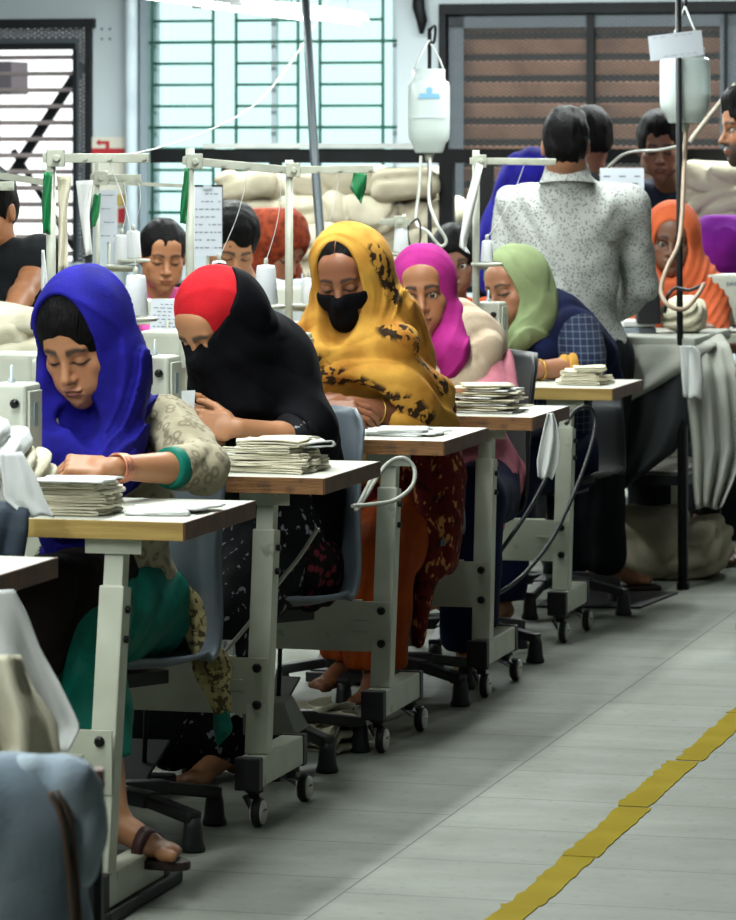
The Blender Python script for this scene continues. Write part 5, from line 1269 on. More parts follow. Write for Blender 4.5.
def standing_back():
    def std(label, head, yaw, pitch, m, hair=True, mt=M_DARKC, group=None, skin=SK5, beard=0, sl=.8, scarf=None, neck=None, lean=0., hs=1.04, gaze='down', **kw):
        o = P(*head); nb = P(*neck) if neck else o+np.array([0, .05, -.18])
        pel = np.array([nb[0]+lean, nb[1]+.04, .92])
        p = Person(label, head, yaw, pitch, 0, hs=hs, tyaw=yaw*.6, seated=False, skin=skin, gaze=gaze, beard=beard, neck=nb, pelvis=pel, fine=.005, build=1.05, **kw)
        if hair: p.hair(front=(.060, .078, .082), fc=(0, -.11, -.022), thick=.013, low=-.06, h=.006, male=True)
        dress_simple(p, m, sl, mt=mt)
        return p
    p = std('man in a dark waistcoat and pale blue shirt standing behind the black rail', (660, 148, 15.9), 4, 10, M_LBLUE, neck=(672, 186, 16.1), hs=1.15, brow=1.4)
    def vf(F): p.torso_fill(.03)(F)
    lo, hi = p.bounds([p.nb, p.pel, *p.shd.values()], .16)
    def vc(F):
        for g in (-1, 1): F.cap(p.shd[g]+p.sd*g*.05, p.shd[g]-ZX*.1+p.sd*g*.05, .055, .055, 's', .01)
    p.cloth('waistcoat', vf, cotton('dark_navy_waistcoat', srgb('141b2a')), lo, hi, .010, cut=vc)
    p = std('person hidden behind the standing man, only dark hair and an ear showing at his right', (590, 140, 15.6), 165, 5, M_DARKC, neck=(592, 178, 15.6), hs=1.0)
    # blue hooded person behind the man
    p = std('person wrapped in a vivid blue shawl behind the left shoulder of the standing man', (533, 190, 14.9), 200, 10, M_NAVY, hair=False, neck=(530, 230, 14.9), hs=1.1)
    def ex(F):
        F.cap(p.nb, P(508, 240, 14.9), .11, .10, 'u', .06); F.cap(P(516, 200, 14.9), P(500, 270, 14.95), .09, .10, 'u', .06); F.cap(p.nb, p.nb-ZX*.35, .16, .17, 'u', .06)
    fi, cu = hood_fill(p, .11, .12, .11, (0, -.135, -.03), (.066, .12, .09), chest=.12, shl=.11, extra=ex)
    lo, hi = p.bounds([p.fr.o, p.nb-ZX*.35, *p.shd.values(), P(495, 275, 14.95)], .18); p.cloth('shawl', fi, M_BLUE, lo, hi, .010, fold=lin_folds([.4, 0, 1], .006, 26, 4), cut=cu)
    # right edge man in profile
    p = std('bearded man in profile at the right edge of the photo', (752, 128, 12.4), 78, 6, cotton('cream_kurta', srgb('a9a596')), neck=(804, 180, 12.45), hs=1.03, skin=SK2, beard=.9, gaze='open', brow=1.6, legs=({1: P(800, 480, 12.35), -1: P(822, 470, 12.6)}, {1: P(776, 604, 12.35), -1: P(824, 600, 12.75)}))
    for g in (-1, 1):
        a = p.an[g]; t = p.toe[g]; lo, hi = p.bounds([a-ZX*.05, a+t*.2-ZX*.05], .09)
        p.cloth('shoe', lambda F: (F.cap(a-t*.03-ZX*.045, a+t*.13-ZX*.05, .052, .050, 'u', .02), F.cap(a+t*.13-ZX*.05, a+t*.19-ZX*.055, .050, .036, 'u', .02)), M_SOLE, lo, hi, .007, cut=lambda F: F.plane([0, 0, .003], [0, 0, -1]))
    # purple scarf
    p = Person('person with a purple headscarf bent low beside the pale machine at the right edge', (722, 258, 15.2), 60, 50, 0, hs=1.15, tyaw=40, skin=SK5, gaze='down', pelvis=(1.75, 15.6, .56), fine=.006)
    fi, cu = hood_fill(p, .115, .13, .11, (0, -.135, -.03), (.066, .12, .09))
    lo, hi = p.bounds([p.fr.o, p.nb, *p.shd.values()], .17); p.cloth('headscarf', fi, M_PURP, lo, hi, .009, fold=folds(p.fr, .006, 3, 4), cut=cu)
    dress_simple(p, M_PURP, .8)
_t = time.time()
for f in (person_blue, person_red, person_yellow, person_pink, person_sage, man_back, person_orange, back_row, standing_back):
    f(); print('CAST', f.__name__, round(time.time()-_t, 1))
# ------------------------------------------------------------------ props
M_CL = mat('undyed_cotton', srgb('d2ccb6'), .9, wr=(.8, 9.), var=srgb('c5bea6'), vscale=9, bump=.15, bscale=200, spec=.15)
M_CLW = mat('white_cotton', srgb('d8dad9'), .9, wr=(.7, 8.), var=srgb('cbcdcb'), vscale=8, bump=.12, bscale=200, spec=.15)
M_CLB = mat('beige_sacking', srgb('b8b09a'), .9, wr=(.9, 8.), var=srgb('a39b86'), vscale=5, bump=.2, bscale=120, spec=.1)
M_CLG = mat('pale_grey_cotton', srgb('a3a49b'), .9, wr=(.5, 6.), var=srgb('95968d'), vscale=5, bump=.15, bscale=140, spec=.1)
M_PAPER = mat('printed_paper', srgb('b9bfc7'), .7)
M_PLAS = mat('machine_white', srgb('bfc1b4'), .35, var=srgb('b4b6a8'), vscale=5, spec=.5)
M_PANEL = mat('machine_panel', srgb('7d8d92'), .4)
M_CHAIR = mat('grey_chair_plastic', srgb('667079'), .4, var=srgb('5a636b'), vscale=6)
M_CHAIRB = mat('black_chair_plastic', srgb('1a1c1f'), .5)
M_CONE = mat('white_thread', srgb('c8cacd'), .7, bump=.3, bscale=30, stretch=(.1, .1, 8))
M_STAND = mat('cream_stand_steel', srgb('a8aa9c'), .4, var=srgb('989a8c'), vscale=12)
M_THREAD = mat('thread', srgb('c8cbc8'), .7)
M_GRN = mat('green_plastic', srgb('0d6a3a'), .4)
M_CORD = mat('black_cable', srgb('1b1c1e'), .5); M_CORDG = mat('grey_cable', srgb('9c9d92'), .45)
def bez(pts, n=10):
    """catmull-rom through points"""
    pts = [np.asarray(p, float) for p in pts]; q = [2*pts[0]-pts[1]]+pts+[2*pts[-1]-pts[-2]]; out = []
    for i in range(1, len(q)-2):
        for t in np.linspace(0, 1, n, endpoint=False):
            out.append(.5*((2*q[i])+(-q[i-1]+q[i+1])*t+(2*q[i-1]-5*q[i]+4*q[i+1]-q[i+2])*t*t+(-q[i-1]+3*q[i]-3*q[i+1]+q[i+2])*t**3))
    return out+[pts[-1]]
# ---- chairs
def chair(X, D, yaw, label, m, star=0., z=.455, back=.89):
    t = thing('swivel_chair', label, 'chair', (X, D, 0), 'swivel chairs along the table row')
    yw = math.radians(yaw); f = np.array([-math.sin(yw), -math.cos(yw), 0]); s = np.array([math.cos(yw), -math.sin(yw), 0]); o = np.array([X, D, 0.])
    prof = bez([(.22, z-.028), (.20, z-.006), (.08, z-.010), (-.06, z-.018), (-.15, z), (-.195, z+.07), (-.215, z+.20), (-.235, back-.10), (-.255, back)], 4)
    n = len(prof); G = []
    for i, (a, h) in enumerate(prof):
        k = i/(n-1); hw = .215-.03*max(0, k-.55)/.45; row = []
        if k > .92: hw *= 1-.25*((k-.92)/.08)**2
        for x in np.linspace(-1, 1, 13):
            up = .030*abs(x)**3.5*(1 if k < .5 else 0); fw = .045*abs(x)**2.5*min(1, max(0, (k-.45)*3))
            row.append(o+s*x*hw+f*(a+fw)+ZX*(h+up))
        G.append(row)
    mb = MB(); mb.sheet(G, .010); mb.build('seat_shell', m, t)
    mb = MB(); mb.box(o+ZX*(z-.045), (.20, .22, .03), s, f, ZX); mb.build('seat_plate', M_CHAIRB, t)
    mb = MB(); mb.tube([o+ZX*.09, o+ZX*.26, o+ZX*.26, o+ZX*(z-.05)], [.028, .028, .016, .016], 16); mb.build('column', M_CHAIRB, t)
    for i in range(5):
        a = math.radians(star+72*i); d = np.array([math.cos(a), math.sin(a), 0]); mb = MB()
        mb.beam(o+d*.02+ZX*.105, o+d*.16+ZX*.098, .048, .034); mb.beam(o+d*.15+ZX*.098, o+d*.295+ZX*.074, .040, .028); lg = mb.build('base_leg', M_CHAIRB, t, bevel=.007)
        mb = MB(); mb.lathe(o+d*.285, [(.027, 0), (.029, .006), (.024, .02), (.021, .055), (.017, .075)], 16); mb.build('glide', M_CHAIRB, lg)
    return t
chair(-.60, 8.60, 46, 'grey shell swivel chair under the blue scarf woman at the nearest full table', M_CHAIR, star=-42, z=.405, back=.86)
chair(-.285, 9.70, 52, 'grey shell swivel chair under the woman in the red cap, its back rising behind her', M_CHAIR, star=-50, z=.415)
chair(.04, 10.80, 10, 'grey shell swivel chair under the woman in the yellow shawl', M_CHAIR, star=-40)
chair(.26, 11.66, 74, 'black swivel chair under the magenta scarf woman, its back right of her arm', M_CHAIRB, star=-30, back=.93)
chair(.62, 12.86, 20, 'black swivel chair under the sage green scarf woman', M_CHAIRB, star=-35, back=.80)
# ---- sewing machines
def machine(T, label, u1=-.43, w=.27, z=.80, sc=1.0):
    p = T.p; t = thing('sewing_machine', label, 'sewing machine', p(u1-.25, w, z), 'sewing machines on the tables')
    mb = MB(); mb.box(p(u1-.235, w, z+.012), (.47, .18, .022), CX, AX, ZX); mb.build('bed', M_PLAS, t, bevel=.004)
    H = .25*sc
    mb = MB(); mb.box(p(u1-.41, w, z+.023+H/2-.01), (.115, .12, H), CX, AX, ZX); mb.build('column', M_PLAS, t, bevel=.014, seg=3)
    mb = MB(); mb.box(p(u1-.22, w, z+H-.045), (.36, .095, .085), CX, AX, ZX); mb.build('arm', M_PLAS, t, bevel=.014, seg=3)
    mb = MB(); mb.box(p(u1-.05, w, z+H-.075), (.085, .10, .17), CX, AX, ZX); hd = mb.build('head', M_PLAS, t, bevel=.010, seg=3)
    mb = MB(); mb.box(p(u1-.004, w, z+H-.07), (.006, .075, .13), CX, AX, ZX); fp = mb.build('face_plate', M_PLAS, hd, bevel=.002)
    mb = MB(); mb.box(p(u1, w-.005, z+H-.055), (.003, .022, .05), CX, AX, ZX); mb.build('oil_label', M_PANEL, fp)
    mb = MB(); mb.lathe(p(u1-.028, w-.054, z+H-.03), [(.010, 0), (.010, .008), (.004, .012)], 12, -AX); mb.build('dial', M_BOLT, hd); mb = MB(); mb.lathe(p(u1-.068, w-.054, z+H-.11), [(.013, 0), (.013, .012), (.005, .016)], 14, -AX); mb.build('dial', M_BOLT, hd)
    mb = MB(); mb.tube([p(u1-.05, w, z+H-.15), p(u1-.05, w, z+.035)], .004, 8); mb.tube([p(u1-.068, w, z+H-.15), p(u1-.068, w, z+.05)], .0035, 8); mb.box(p(u1-.06, w-.01, z+.03), (.02, .03, .006), CX, AX, ZX); mb.build('needle_bar', M_ALU, t)
    mb = MB(); mb.lathe(p(u1-.47, w, z+H-.045), [(.012, 0), (.045, .004), (.055, .012), (.055, .03), (.045, .036), (.018, .04)], 24, -CX); mb.build('handwheel', M_CHAIRB, t)
    mb = MB()
    for du in (-.06, -.10): mb.lathe(p(u1+du, w+.01, z+H-.003), [(.008, 0), (.008, .02), (.003, .024), (.003, .05)], 10)
    mb.build('thread_post', M_ALU, t)
    mb = MB(); mb.box(p(u1-.37, w-.063, z+H-.09), (.045, .005, .07), CX, AX, ZX); mb.build('control_panel', M_PANEL, t)
    return t
machine(T1, 'white sewing machine at the left edge beside the blue scarf woman', u1=-.40, w=.24)
machine(T2, 'white sewing machine between the blue scarf and the red cap woman', u1=-.44, w=.28)
machine(T3, 'white sewing machine behind the red cap woman', u1=-.44, w=.30)
machine(T4, 'white sewing machine hidden mostly by the yellow shawl', u1=-.46, w=.30)
machine(T5, 'white sewing machine in front of the chin of the sage scarf woman', u1=-.40, w=.25)
machine(TF[6], 'white sewing machine on the left row by the dark clothed person', u1=-.10)
machine(TF[7], 'white sewing machine in front of the woman with the pink collar', u1=-.10)
machine(TF[8], 'white sewing machine in front of the bowed man', u1=-.06)
# ---- thread stands
def cone(c, h, label, thread=None, group='white thread cones on the stands', r=1.):
    c = np.asarray(c, float); t = thing('thread_cone', label, 'thread cone', c, group)
    k = h/.12; mb = MB(); mb.lathe(c, [(.034*k*r, 0), (.036*k*r, .004*k), (.0285*k*r, .108*k), (.025*k*r, .116*k), (.008, .118*k)], 24); mb.build('wound_thread', M_CONE, t)
    mb = MB(); mb.lathe(c+ZX*.116*k, [(.0065, 0), (.0055, .018), (.002, .02)], 10); mb.build('spool_tip', M_STAND, t)
    if thread is not None:
        a = c+ZX*.13*k; q = np.asarray(thread, float); mb = MB(); pts = [a+(q-a)*s_+np.array([.012, 0, -.0])*math.sin(PI*s_) for s_ in np.linspace(0, 1, 10)]; mb.tube(pts, .0011, 5); mb.build('thread', M_THREAD, t)
    return t
def stand(px, ytop, D, pxe, yarm, label, zb=.80, r=.0115, dy=0., drop=0., cones=(), tray=None, lab='', Da=None):
    b = P(px, ytop, D); t = thing('thread_stand', label, 'thread stand', (b[0], b[1], zb), 'thread stands on the tables')
    mb = MB(); mb.tube([np.array([b[0], b[1], zb]), b], r, 12); mb.tube([np.array([b[0], b[1], zb]), np.array([b[0], b[1], zb+.012])], .035, 16); mb.build('pole', M_STAND, t)
    a0 = P(px, yarm, D); a1 = P(pxe, yarm+dy, Da or D); v = nrm(a1-a0); mb = MB(); mb.beam(a0-v*.02, a1, .016, .022); ar = mb.build('arm', M_STAND, t, bevel=.002)
    mb = MB(); mb.box(a0+v*.012-AX*.0, (.042, .042, .042)); mb.lathe(a0+v*.015-np.array([0, .02, 0]), [(.009, 0), (.009, .012)], 10, (0, -1, 0)); mb.build('clamp', M_STAND, t, bevel=.004)
    eyes = [a0+(a1-a0)*s_ for s_ in (.35, .6, .95)]
    for e in eyes: mb = MB(); mb.lathe(e-np.array([0, .010, 0]), [(.006, 0), (.006, .004)], 8, (0, -1, 0)); mb.build('thread_eye', M_STAND, ar)
    if cones:
        zt = P(0, cones[0][1], D)[2]; mb = MB(); mb.beam(np.array([b[0], b[1], zt-.018]), np.array([P(cones[-1][0], 0, D)[0], D, zt-.018]), .014, .012)
        for cx, cy, ch in cones: c = P(cx, cy, D); mb.lathe(c-ZX*.012, [(.002, -.004), (.050, 0), (.052, .006), (.05, .009), (.002, .010)], 24)
        mb.build('cone_tray', M_STAND, t)
        for i, (cx, cy, ch) in enumerate(cones):
            cone(P(cx, cy, D), ch*D/FPX, lab[i], eyes[min(i+1, 2)]-ZX*.012)
    return t
stand(51, 148, 9.0, 149, 158, 'cream thread stand rising behind the blue scarf, green strip on its pole', cones=[(136, 316, 42)], lab=['white thread cone just right of the blue scarf'])
stand(190, 148, 10.1, 286, 161, 'cream thread stand rising above the red cap with a green strip', dy=9, cones=[(219, 290, 30), (266, 304, 40)], lab=['small white thread cone right above the red cap', 'big white thread cone between the red cap and the yellow shawl'])
stand(289, 160, 11.0, 374, 170, 'cream thread stand rising left of the yellow headscarf', dy=-1, cones=[(309, 303, 26)], lab=['white thread cone touching the left edge of the yellow shawl'])
stand(476, 150, 12.25, 556, 161, 'grey thread stand rising between the magenta and the sage scarf', dy=1, cones=[(487, 262, 22)], lab=['white thread cone beside the grey stand above the sage scarf'])
stand(97, 163, 11.4, 141, 178, 'thin thread stand left of the woman with the pink collar', r=.008, cones=[(122, 264, 30), (133, 258, 28)], lab=['left cone of the small pair left of the pink collar woman', 'right cone of the small pair left of the pink collar woman'])
stand(-22, 150, 9.3, 14, 186, 'thread stand at the left edge of the photo', r=.009)
stand(404, 214, 12.9, 380, 222, 'low thread stand behind the magenta scarf', r=.006, cones=[(401, 252, 26)], lab=['white thread cone above the magenta scarf'])
# long thin horizontal rails of the left row
mb = MB(); mb.beam(P(-6, 175, 11.3), P(44, 182, 11.3), .02, .02); tag(mb.build('thread_rail', M_STAND, origin=P(20, 178, 11.3)), 'thin cream rail at the left edge above the dark clothed person', 'rail')
mb = MB(); mb.beam(P(97, 182, 12.2), P(185, 186, 12.4), .012, .012); tag(mb.build('thread_rail', M_STAND, origin=P(140, 184, 12.3)), 'thin grey rail in front of the green grille bottom', 'rail')
# ---- hanging strips, charts and papers
def strip(name, pts_l, pts_r, D, m, label, cat, group=None, wv=.006, lines=False, thick=.002):
    """ribbon between a left and a right pixel polyline"""
    n = 14; L = np.array(pts_l, float); Rr = np.array(pts_r, float)
    def res(a):
        t = np.linspace(0, 1, len(a)); s_ = np.linspace(0, 1, n); return np.stack([np.interp(s_, t, a[:, 0]), np.interp(s_, t, a[:, 1])], 1)
    L, Rr = res(L), res(Rr); G = []
    for i in range(n):
        row = []
        for j, s_ in enumerate(np.linspace(0, 1, 6)):
            q = L[i]*(1-s_)+Rr[i]*s_; d = D+wv*math.sin(s_*5+i*.35)*2; row.append(P(q[0], q[1], d))
        G.append(row)
    mb = MB(); mb.sheet(G, thick); c = np.mean(np.array(G).reshape(-1, 3), 0)
    return tag(mb.build(name, m, origin=c), label, cat, group)
strip('green_strip', [(44, 172), (42, 200), (43, 233)], [(52, 172), (51, 200), (50, 235)], 8.96, M_GRN, 'green plastic strip hanging on the leftmost full thread stand pole', 'strip')
strip('green_strip', [(185, 168), (181, 200), (180, 223)], [(189, 168), (188, 200), (186, 224)], 10.05, M_GRN, 'dark green strip hanging on the pole above the red cap', 'strip')
strip('green_strip', [(354, 172), (350, 188), (356, 196)], [(367, 174), (366, 188), (361, 204)], 11.2, M_GRN, 'bright green tag hanging above the yellow headscarf', 'tag')
strip('green_strip', [(94, 194), (91, 215), (92, 228)], [(101, 193), (99, 215), (95, 226)], 11.3, M_GRN, 'green strip among the white strips left of the pink collar woman', 'strip')
strip('cloth_strip', [(57, 176), (59, 210), (58, 275)], [(72, 176), (67, 210), (68, 272)], 9.02, M_CL, 'cream cloth strip hanging beside the green strip on the left pole', 'cloth strip')
strip('cloth_strip', [(76, 181), (80, 215), (86, 256)], [(93, 180), (89, 215), (92, 254)], 11.2, M_CLW, 'white cloth strip hanging under the arm of the left thread stand', 'cloth strip')
strip('cloth_strip', [(477, 163), (466, 200), (459, 246), (466, 252)], [(483, 166), (475, 205), (466, 246), (470, 254)], 12.15, M_CLW, 'white cloth strip hanging on the grey thread stand pole', 'cloth strip')
strip('cloth_strip', [(42, 250), (41, 280), (42, 300)], [(44, 250), (47, 280), (50, 300)], 8.9, M_CLW, 'thin white strip falling to the blue scarf top', 'cloth strip')
def chart(x0, y0, x1, y1, D, label, tilt=0., yaw=0., board=None, rows=9, skew=0., name='paper_chart', cat='paper'):
    t = thing(name, label, cat, P((x0+x1)/2, y1, D)); k = D/FPX; w, h = (x1-x0)*k, (y1-y0)*k
    c = P((x0+x1)/2, (y0+y1)/2, D); u = nrm([math.cos(math.radians(yaw)), math.sin(math.radians(yaw)), math.tan(math.radians(skew))]); v = nrm(np.array([0, math.sin(math.radians(tilt)), math.cos(math.radians(tilt))])-u*math.tan(math.radians(skew))*.9); n = np.cross(u, v)
    mb = MB(); mb.box(c, (w, h, .002), u, v, n); mb.build('sheet', M_PAPER, t)
    mb = MB()
    rr = random.Random(int(x0)); f = -n if n[1] > 0 else n
    for i in range(rows):
        yy = .40-.78*i/max(rows-1, 1); xx = -.42
        while xx < .40:
            l = rr.uniform(.05, .16)
            if rr.random() < .8: mb.box(c+u*w*(xx+l/2)+v*h*yy+f*.0014, (w*l, h*.018, .0006), u, v, n)
            xx += l+.05
    mb.build('print', mat('grey_ink', srgb('6d7580'), .8), t)['kind'] = 'stuff'
    if D < 13.2:
        mb = MB(); b_ = c-v*h*.5; mb.tube([[b_[0], b_[1]+.012, .80 if D < 13 else 0.], [b_[0], b_[1]+.012, b_[2]+h*.6]], .005, 8); mb.build('holder_rod', M_STAND, t)
    if board:
        mb = MB(); mb.box(c-f*.006+v*.004, (w*1.06, h*1.03, .006), u, v, n); mb.build('board', board, t)
        mb = MB(); mb.box(c+v*h*.5+f*.004, (w*.3, .014, .01), u, v, n); mb.build('clip', M_ALU, t)
    return t
chart(193, 187, 222, 256, 12.9, 'white printed sheet on a dark clipboard left of the bowed man', board=M_BLK, rows=8, cat='clipboard', name='clipboard')
chart(150, 299, 186, 352, 10.9, 'printed table of figures on white paper below the woman with the pink collar', tilt=12, rows=12, skew=-2)
chart(100, 190, 117, 242, 11.6, 'white rounded card with black writing left of the pink collar woman', rows=4)
chart(600, 168, 644, 252, 13.9, 'white printed sheet hanging right of the standing man', rows=10)
# notice clipped to the bottle pole
chart(649, 33, 703, 58, 13.28, 'blank white card tied to the black pole in front of the hanging bottle', rows=2, skew=7, name='paper_card')
# ---- bottles
def bottle_mat():
    m = mat('milky_plastic', srgb('d3dedb'), .28, spec=.5, trans=.35, alpha=.93); return m
M_BOT = bottle_mat()
def bottle(px, y0, y1, D, wpx, label, hook_y, logo=False, liquid=.35):
    k = D/FPX; t = thing('hanging_bottle', label, 'bottle', P(px, y1, D)); c = P(px, y1, D); h = (y1-y0)*k; w = wpx*k/2
    def sec(z, r, pw=3.2):
        return [(c+np.array([r*np.sign(math.cos(a))*abs(math.cos(a))**(2/pw), r*.8*np.sign(math.sin(a))*abs(math.sin(a))**(2/pw), z])) for a in np.linspace(0, 2*PI, 32, endpoint=False)]
    F = MB(); rings = []
    for z, r in ((.0, w*.62), (.02*h, w*.68), (.12*h, w*.82), (.17*h, w*.97), (.3*h, w), (.62*h, w), (.80*h, w*.99), (.845*h, w*.93), (.86*h, w*.80), (.875*h, w*.78), (.985*h, w*.78), (h, w*.72)): rings.append([F.bm.verts.new(tuple(q)) for q in sec(z, r)])
    for A, B in zip(rings, rings[1:]):
        for j in range(32): f = F.bm.faces.new((A[j], A[(j+1) % 32], B[(j+1) % 32], B[j])); f.smooth = True
    F.bm.faces.new(rings[0]); F.bm.faces.new(rings[-1]); F.build('body', M_BOT, t)
    q = MB(); rings = []
    for z, r in ((.02*h, w*.60), (.12*h, w*.76), (.18*h, w*.90), (liquid*h, w*.93)): rings.append([q.bm.verts.new(tuple(x)) for x in sec(z, r)])
    for A, B in zip(rings, rings[1:]):
        for j in range(32): f = q.bm.faces.new((A[j], A[(j+1) % 32], B[(j+1) % 32], B[j])); f.smooth = True
    q.bm.faces.new(rings[0]); q.bm.faces.new(rings[-1]); q.build('water', mat('cloudy_water', srgb('b9bda0'), .15, trans=.4), t)
    q = MB(); q.lathe(c-ZX*.03, [(.012, 0), (.014, .012), (.02, .03)], 16); q.build('spout', M_STAND, t)
    q = MB(); hk = P(px, hook_y, D)
    for g in (-1, 1): q.tube([c+np.array([g*w*.74, 0, h*.96]), c+np.array([g*w*.5, -.01, h*1.12]), hk], .0035, 6)
    q.build('hanging_string', M_THREAD, t)
    if logo:
        q = MB(); f = c+np.array([0, -w*.80-.003, 0])
        q.box(f+ZX*h*.685, (w*.95, .002, .012)); q.box(f+ZX*h*.655, (w*1.05, .002, .006)); q.lathe(f+ZX*h*.745, [(.012, 0), (.012, .002)], 16, (0, -1, 0)); q.build('blue_logo', mat('logo_blue', srgb('6fa0c0'), .5), t)
        q = MB(); q.box(f+np.array([0, .001, h*.42]), (w*1.6, .001, .003)); q.build('moulded_line', M_ALU, t)
    return t
bottle(429, 69, 153, 13.8, 42, 'hanging white plastic bottle with a faint blue logo beside the green grille window', 40, True, .42)
mb = MB(); b0 = P(430, 33, 13.8); mb.tube([np.array([b0[0]+.0, b0[1]+.09, 0.0]), np.array([b0[0], b0[1]+.09, b0[2]+.02])], .008, 8)
hook = [b0+np.array([0, .09, .01]), b0+np.array([.01, .06, .025]), b0+np.array([.02, .02, .02]), b0+np.array([.015, 0, -.03]), b0+np.array([.0, 0, -.035])]; mb.tube(bez(hook, 5), .006, 8)
tag(mb.build('bottle_pole', M_BLK, origin=(b0[0], b0[1]+.09, 0)), 'thin black pole with a hook carrying the bottle beside the green grille', 'pole')
bottle(685, 47, 123, 13.5, 50, 'hanging white plastic bottle half full of yellowish water behind the black pole', 6, False, .36)
mb = MB(); mb.tube([P(681, 0, 13.42)*[1, 1, 0]+ZX*.0, P(678.5, -20, 13.42)], .0115, 10); mb.tube(bez([P(678.5, -18, 13.42), P(682, -20, 13.45), P(686, -6, 13.5), P(685, 6, 13.5)], 5), .006, 6)
tag(mb.build('bottle_pole', M_BLK, origin=(1.105, 13.42, 0)), 'tall black pole at the ironing table corner, a card tied to it', 'pole')
def cable(name, pts, r, m, label, cat='cable', n=10):
    q = MB(); b = bez(pts, n); q.tube(b, r, 8); return tag(q.build(name, m, origin=b[0]), label, cat)
M_TUBEC = mat('clear_tube', srgb('b3b5aa'), .3)
cable('water_tube', [P(421, 156, 13.78), P(419, 190, 13.75), P(416, 222, 13.7), P(428, 232, 13.6), P(440, 246, 13.6), P(446, 240, 13.6), P(436, 222, 13.6), P(429, 200, 13.7), P(430, 170, 13.75), P(430, 158, 13.78)], .0055, M_TUBEC, 'pale looped tube hanging under the bottle by the green grille', 'tube')
cable('cable_loop', [P(417, 218, 13.5), P(408, 228, 13.5), P(410, 246, 13.5), P(414, 256, 13.5), P(420, 240, 13.5), P(420, 224, 13.5), P(417, 218, 13.5)], .004, M_CORD, 'black cable loop hanging above the magenta scarf')
cable('iron_hose', [P(686, 128, 13.5), P(684, 170, 13.4), P(682, 215, 13.3), P(678, 245, 13.2), P(667, 268, 13.1), P(661, 290, 13.05), P(668, 305, 13.0), P(684, 309, 13.0), P(697, 296, 13.05), P(704, 284, 13.1)], .008, mat('brown_hose', srgb('9b8672'), .5), 'brown rubber hose looping in front of the orange scarf girl', 'hose')
cable('cable_loop', [P(704, 284, 13.1), P(690, 290, 13.12), P(676, 288, 13.15), P(668, 296, 13.12), P(665, 312, 13.2)], .006, M_CORD, 'black cable knotted over the brown hose before the orange scarf')
cable('wall_pipe', [P(736, 84, 14.0), P(720, 103, 14.0), P(697, 132, 14.0), P(690, 142, 14.0)], .009, mat('pale_hose', srgb('9b9384'), .5), 'pale hose slanting up to the right behind the hanging bottle', 'hose')
cable('steam_cable', [P(600, 176, 15.0), P(625, 154, 15.0), P(660, 150, 14.6), P(683, 145, 14.0)], .006, M_CORDG, 'grey cable sagging along the black rail right of the standing man')
cable('ceiling_cable', [P(94, 158, 12), P(150, 150, 13), P(212, 129, 14.5), P(262, 98, 16), P(306, 40, 17.5), P(330, -5, 18.4)], .0024, M_CORDG, 'thin pale cable rising across the green grille window')
# leaning conduit from the lamp
cable('conduit', [P(305, -10, 14.6), P(309, 60, 14.5), P(314, 150, 14.4), P(321, 245, 14.3), P(323, 300, 14.2)], .017, mat('grey_conduit_pipe', srgb('5e666b'), .4, metal=.4), 'grey conduit pipe dropping from the tube lamp behind the yellow scarf', 'pipe')
# ---- black rail rack with bundles
RK = 16.6; rz1 = P(0, 149, RK)[2]; rz0 = P(0, 163, RK)[2]
rk = thing('storage_rack', 'long black steel rack across the end of the room stacked with undyed cloth', 'rack', (0, RK, 0))
def rk_p(px, w=0.):
    k = (px-368.)/FPX; u = (k*RK)/(CX[0]-k*CX[1]); return np.array([0, RK, 0])+CX*u+AX*w
for w in (0., .75):
    mb = MB(); a, b_ = rk_p(152, w), rk_p(770, w); mb.beam(a+ZX*(rz0+rz1)/2, b_+ZX*(rz0+rz1)/2, .05, rz1-rz0); mb.build('top_beam', M_BLK, rk)
    for px in (228, 447, 714):
        mb = MB(); q = rk_p(px, w); mb.box(q+ZX*rz0/2, (.062 if px == 447 else .05, .05, rz0), CX, AX, ZX); mb.build('post', M_BLK, rk)
mb = MB(); a = (rk_p(152)+rk_p(770, .75))/2; mb.box(a+ZX*.95, (2.75, .76, .03), CX, AX, ZX); mb.build('shelf', M_BLK, rk)
mb = MB(); mb.box(a+ZX*.35, (2.75, .76, .03), CX, AX, ZX); mb.build('shelf', M_BLK, rk)
mb = MB(); a, b_ = rk_p(205, -.01), rk_p(440, -.01); mb.beam(a+ZX*(rz1+.014), b_+ZX*(rz1+.014), .06, .022); tag(mb.build('white_batten', M_WHT, origin=a), 'white wooden batten lying on the black rail under the green grille', 'batten')
def lump(name, c, r, R, m, label, cat, group, seed, amp=.012, h=.012, box=True, freq=28):
    F = Fld(np.asarray(c)-max(r)-.1, np.asarray(c)+max(r)+.1, h)
    if box: F.box(c, r, R, min(r)*.75)
    else: F.ell(c, r, R)
    f1 = lin_folds(R[:, 0]+R[:, 2]*.25, amp, freq, seed, 2.); f2 = wob(seed+9, 14, amp*1.2, 4); F.disp(lambda x, y, z: f1(x, y, z)+f2(x, y, z))
    V, Q = F.mesh(); V, Q = largest(V, Q); V = sm(V, Q, 1, .4); o = mesh_np(name, V, Q, m, None, True, origin=np.array([c[0], c[1], c[2]-min(r)])); return tag(o, label, cat, group)
rr = random.Random(5)
rows_ = [('bottom', 270, 3), ('second', 240, 4), ('third', 212, 4), ('top', 186, 4)]
k_ = 0
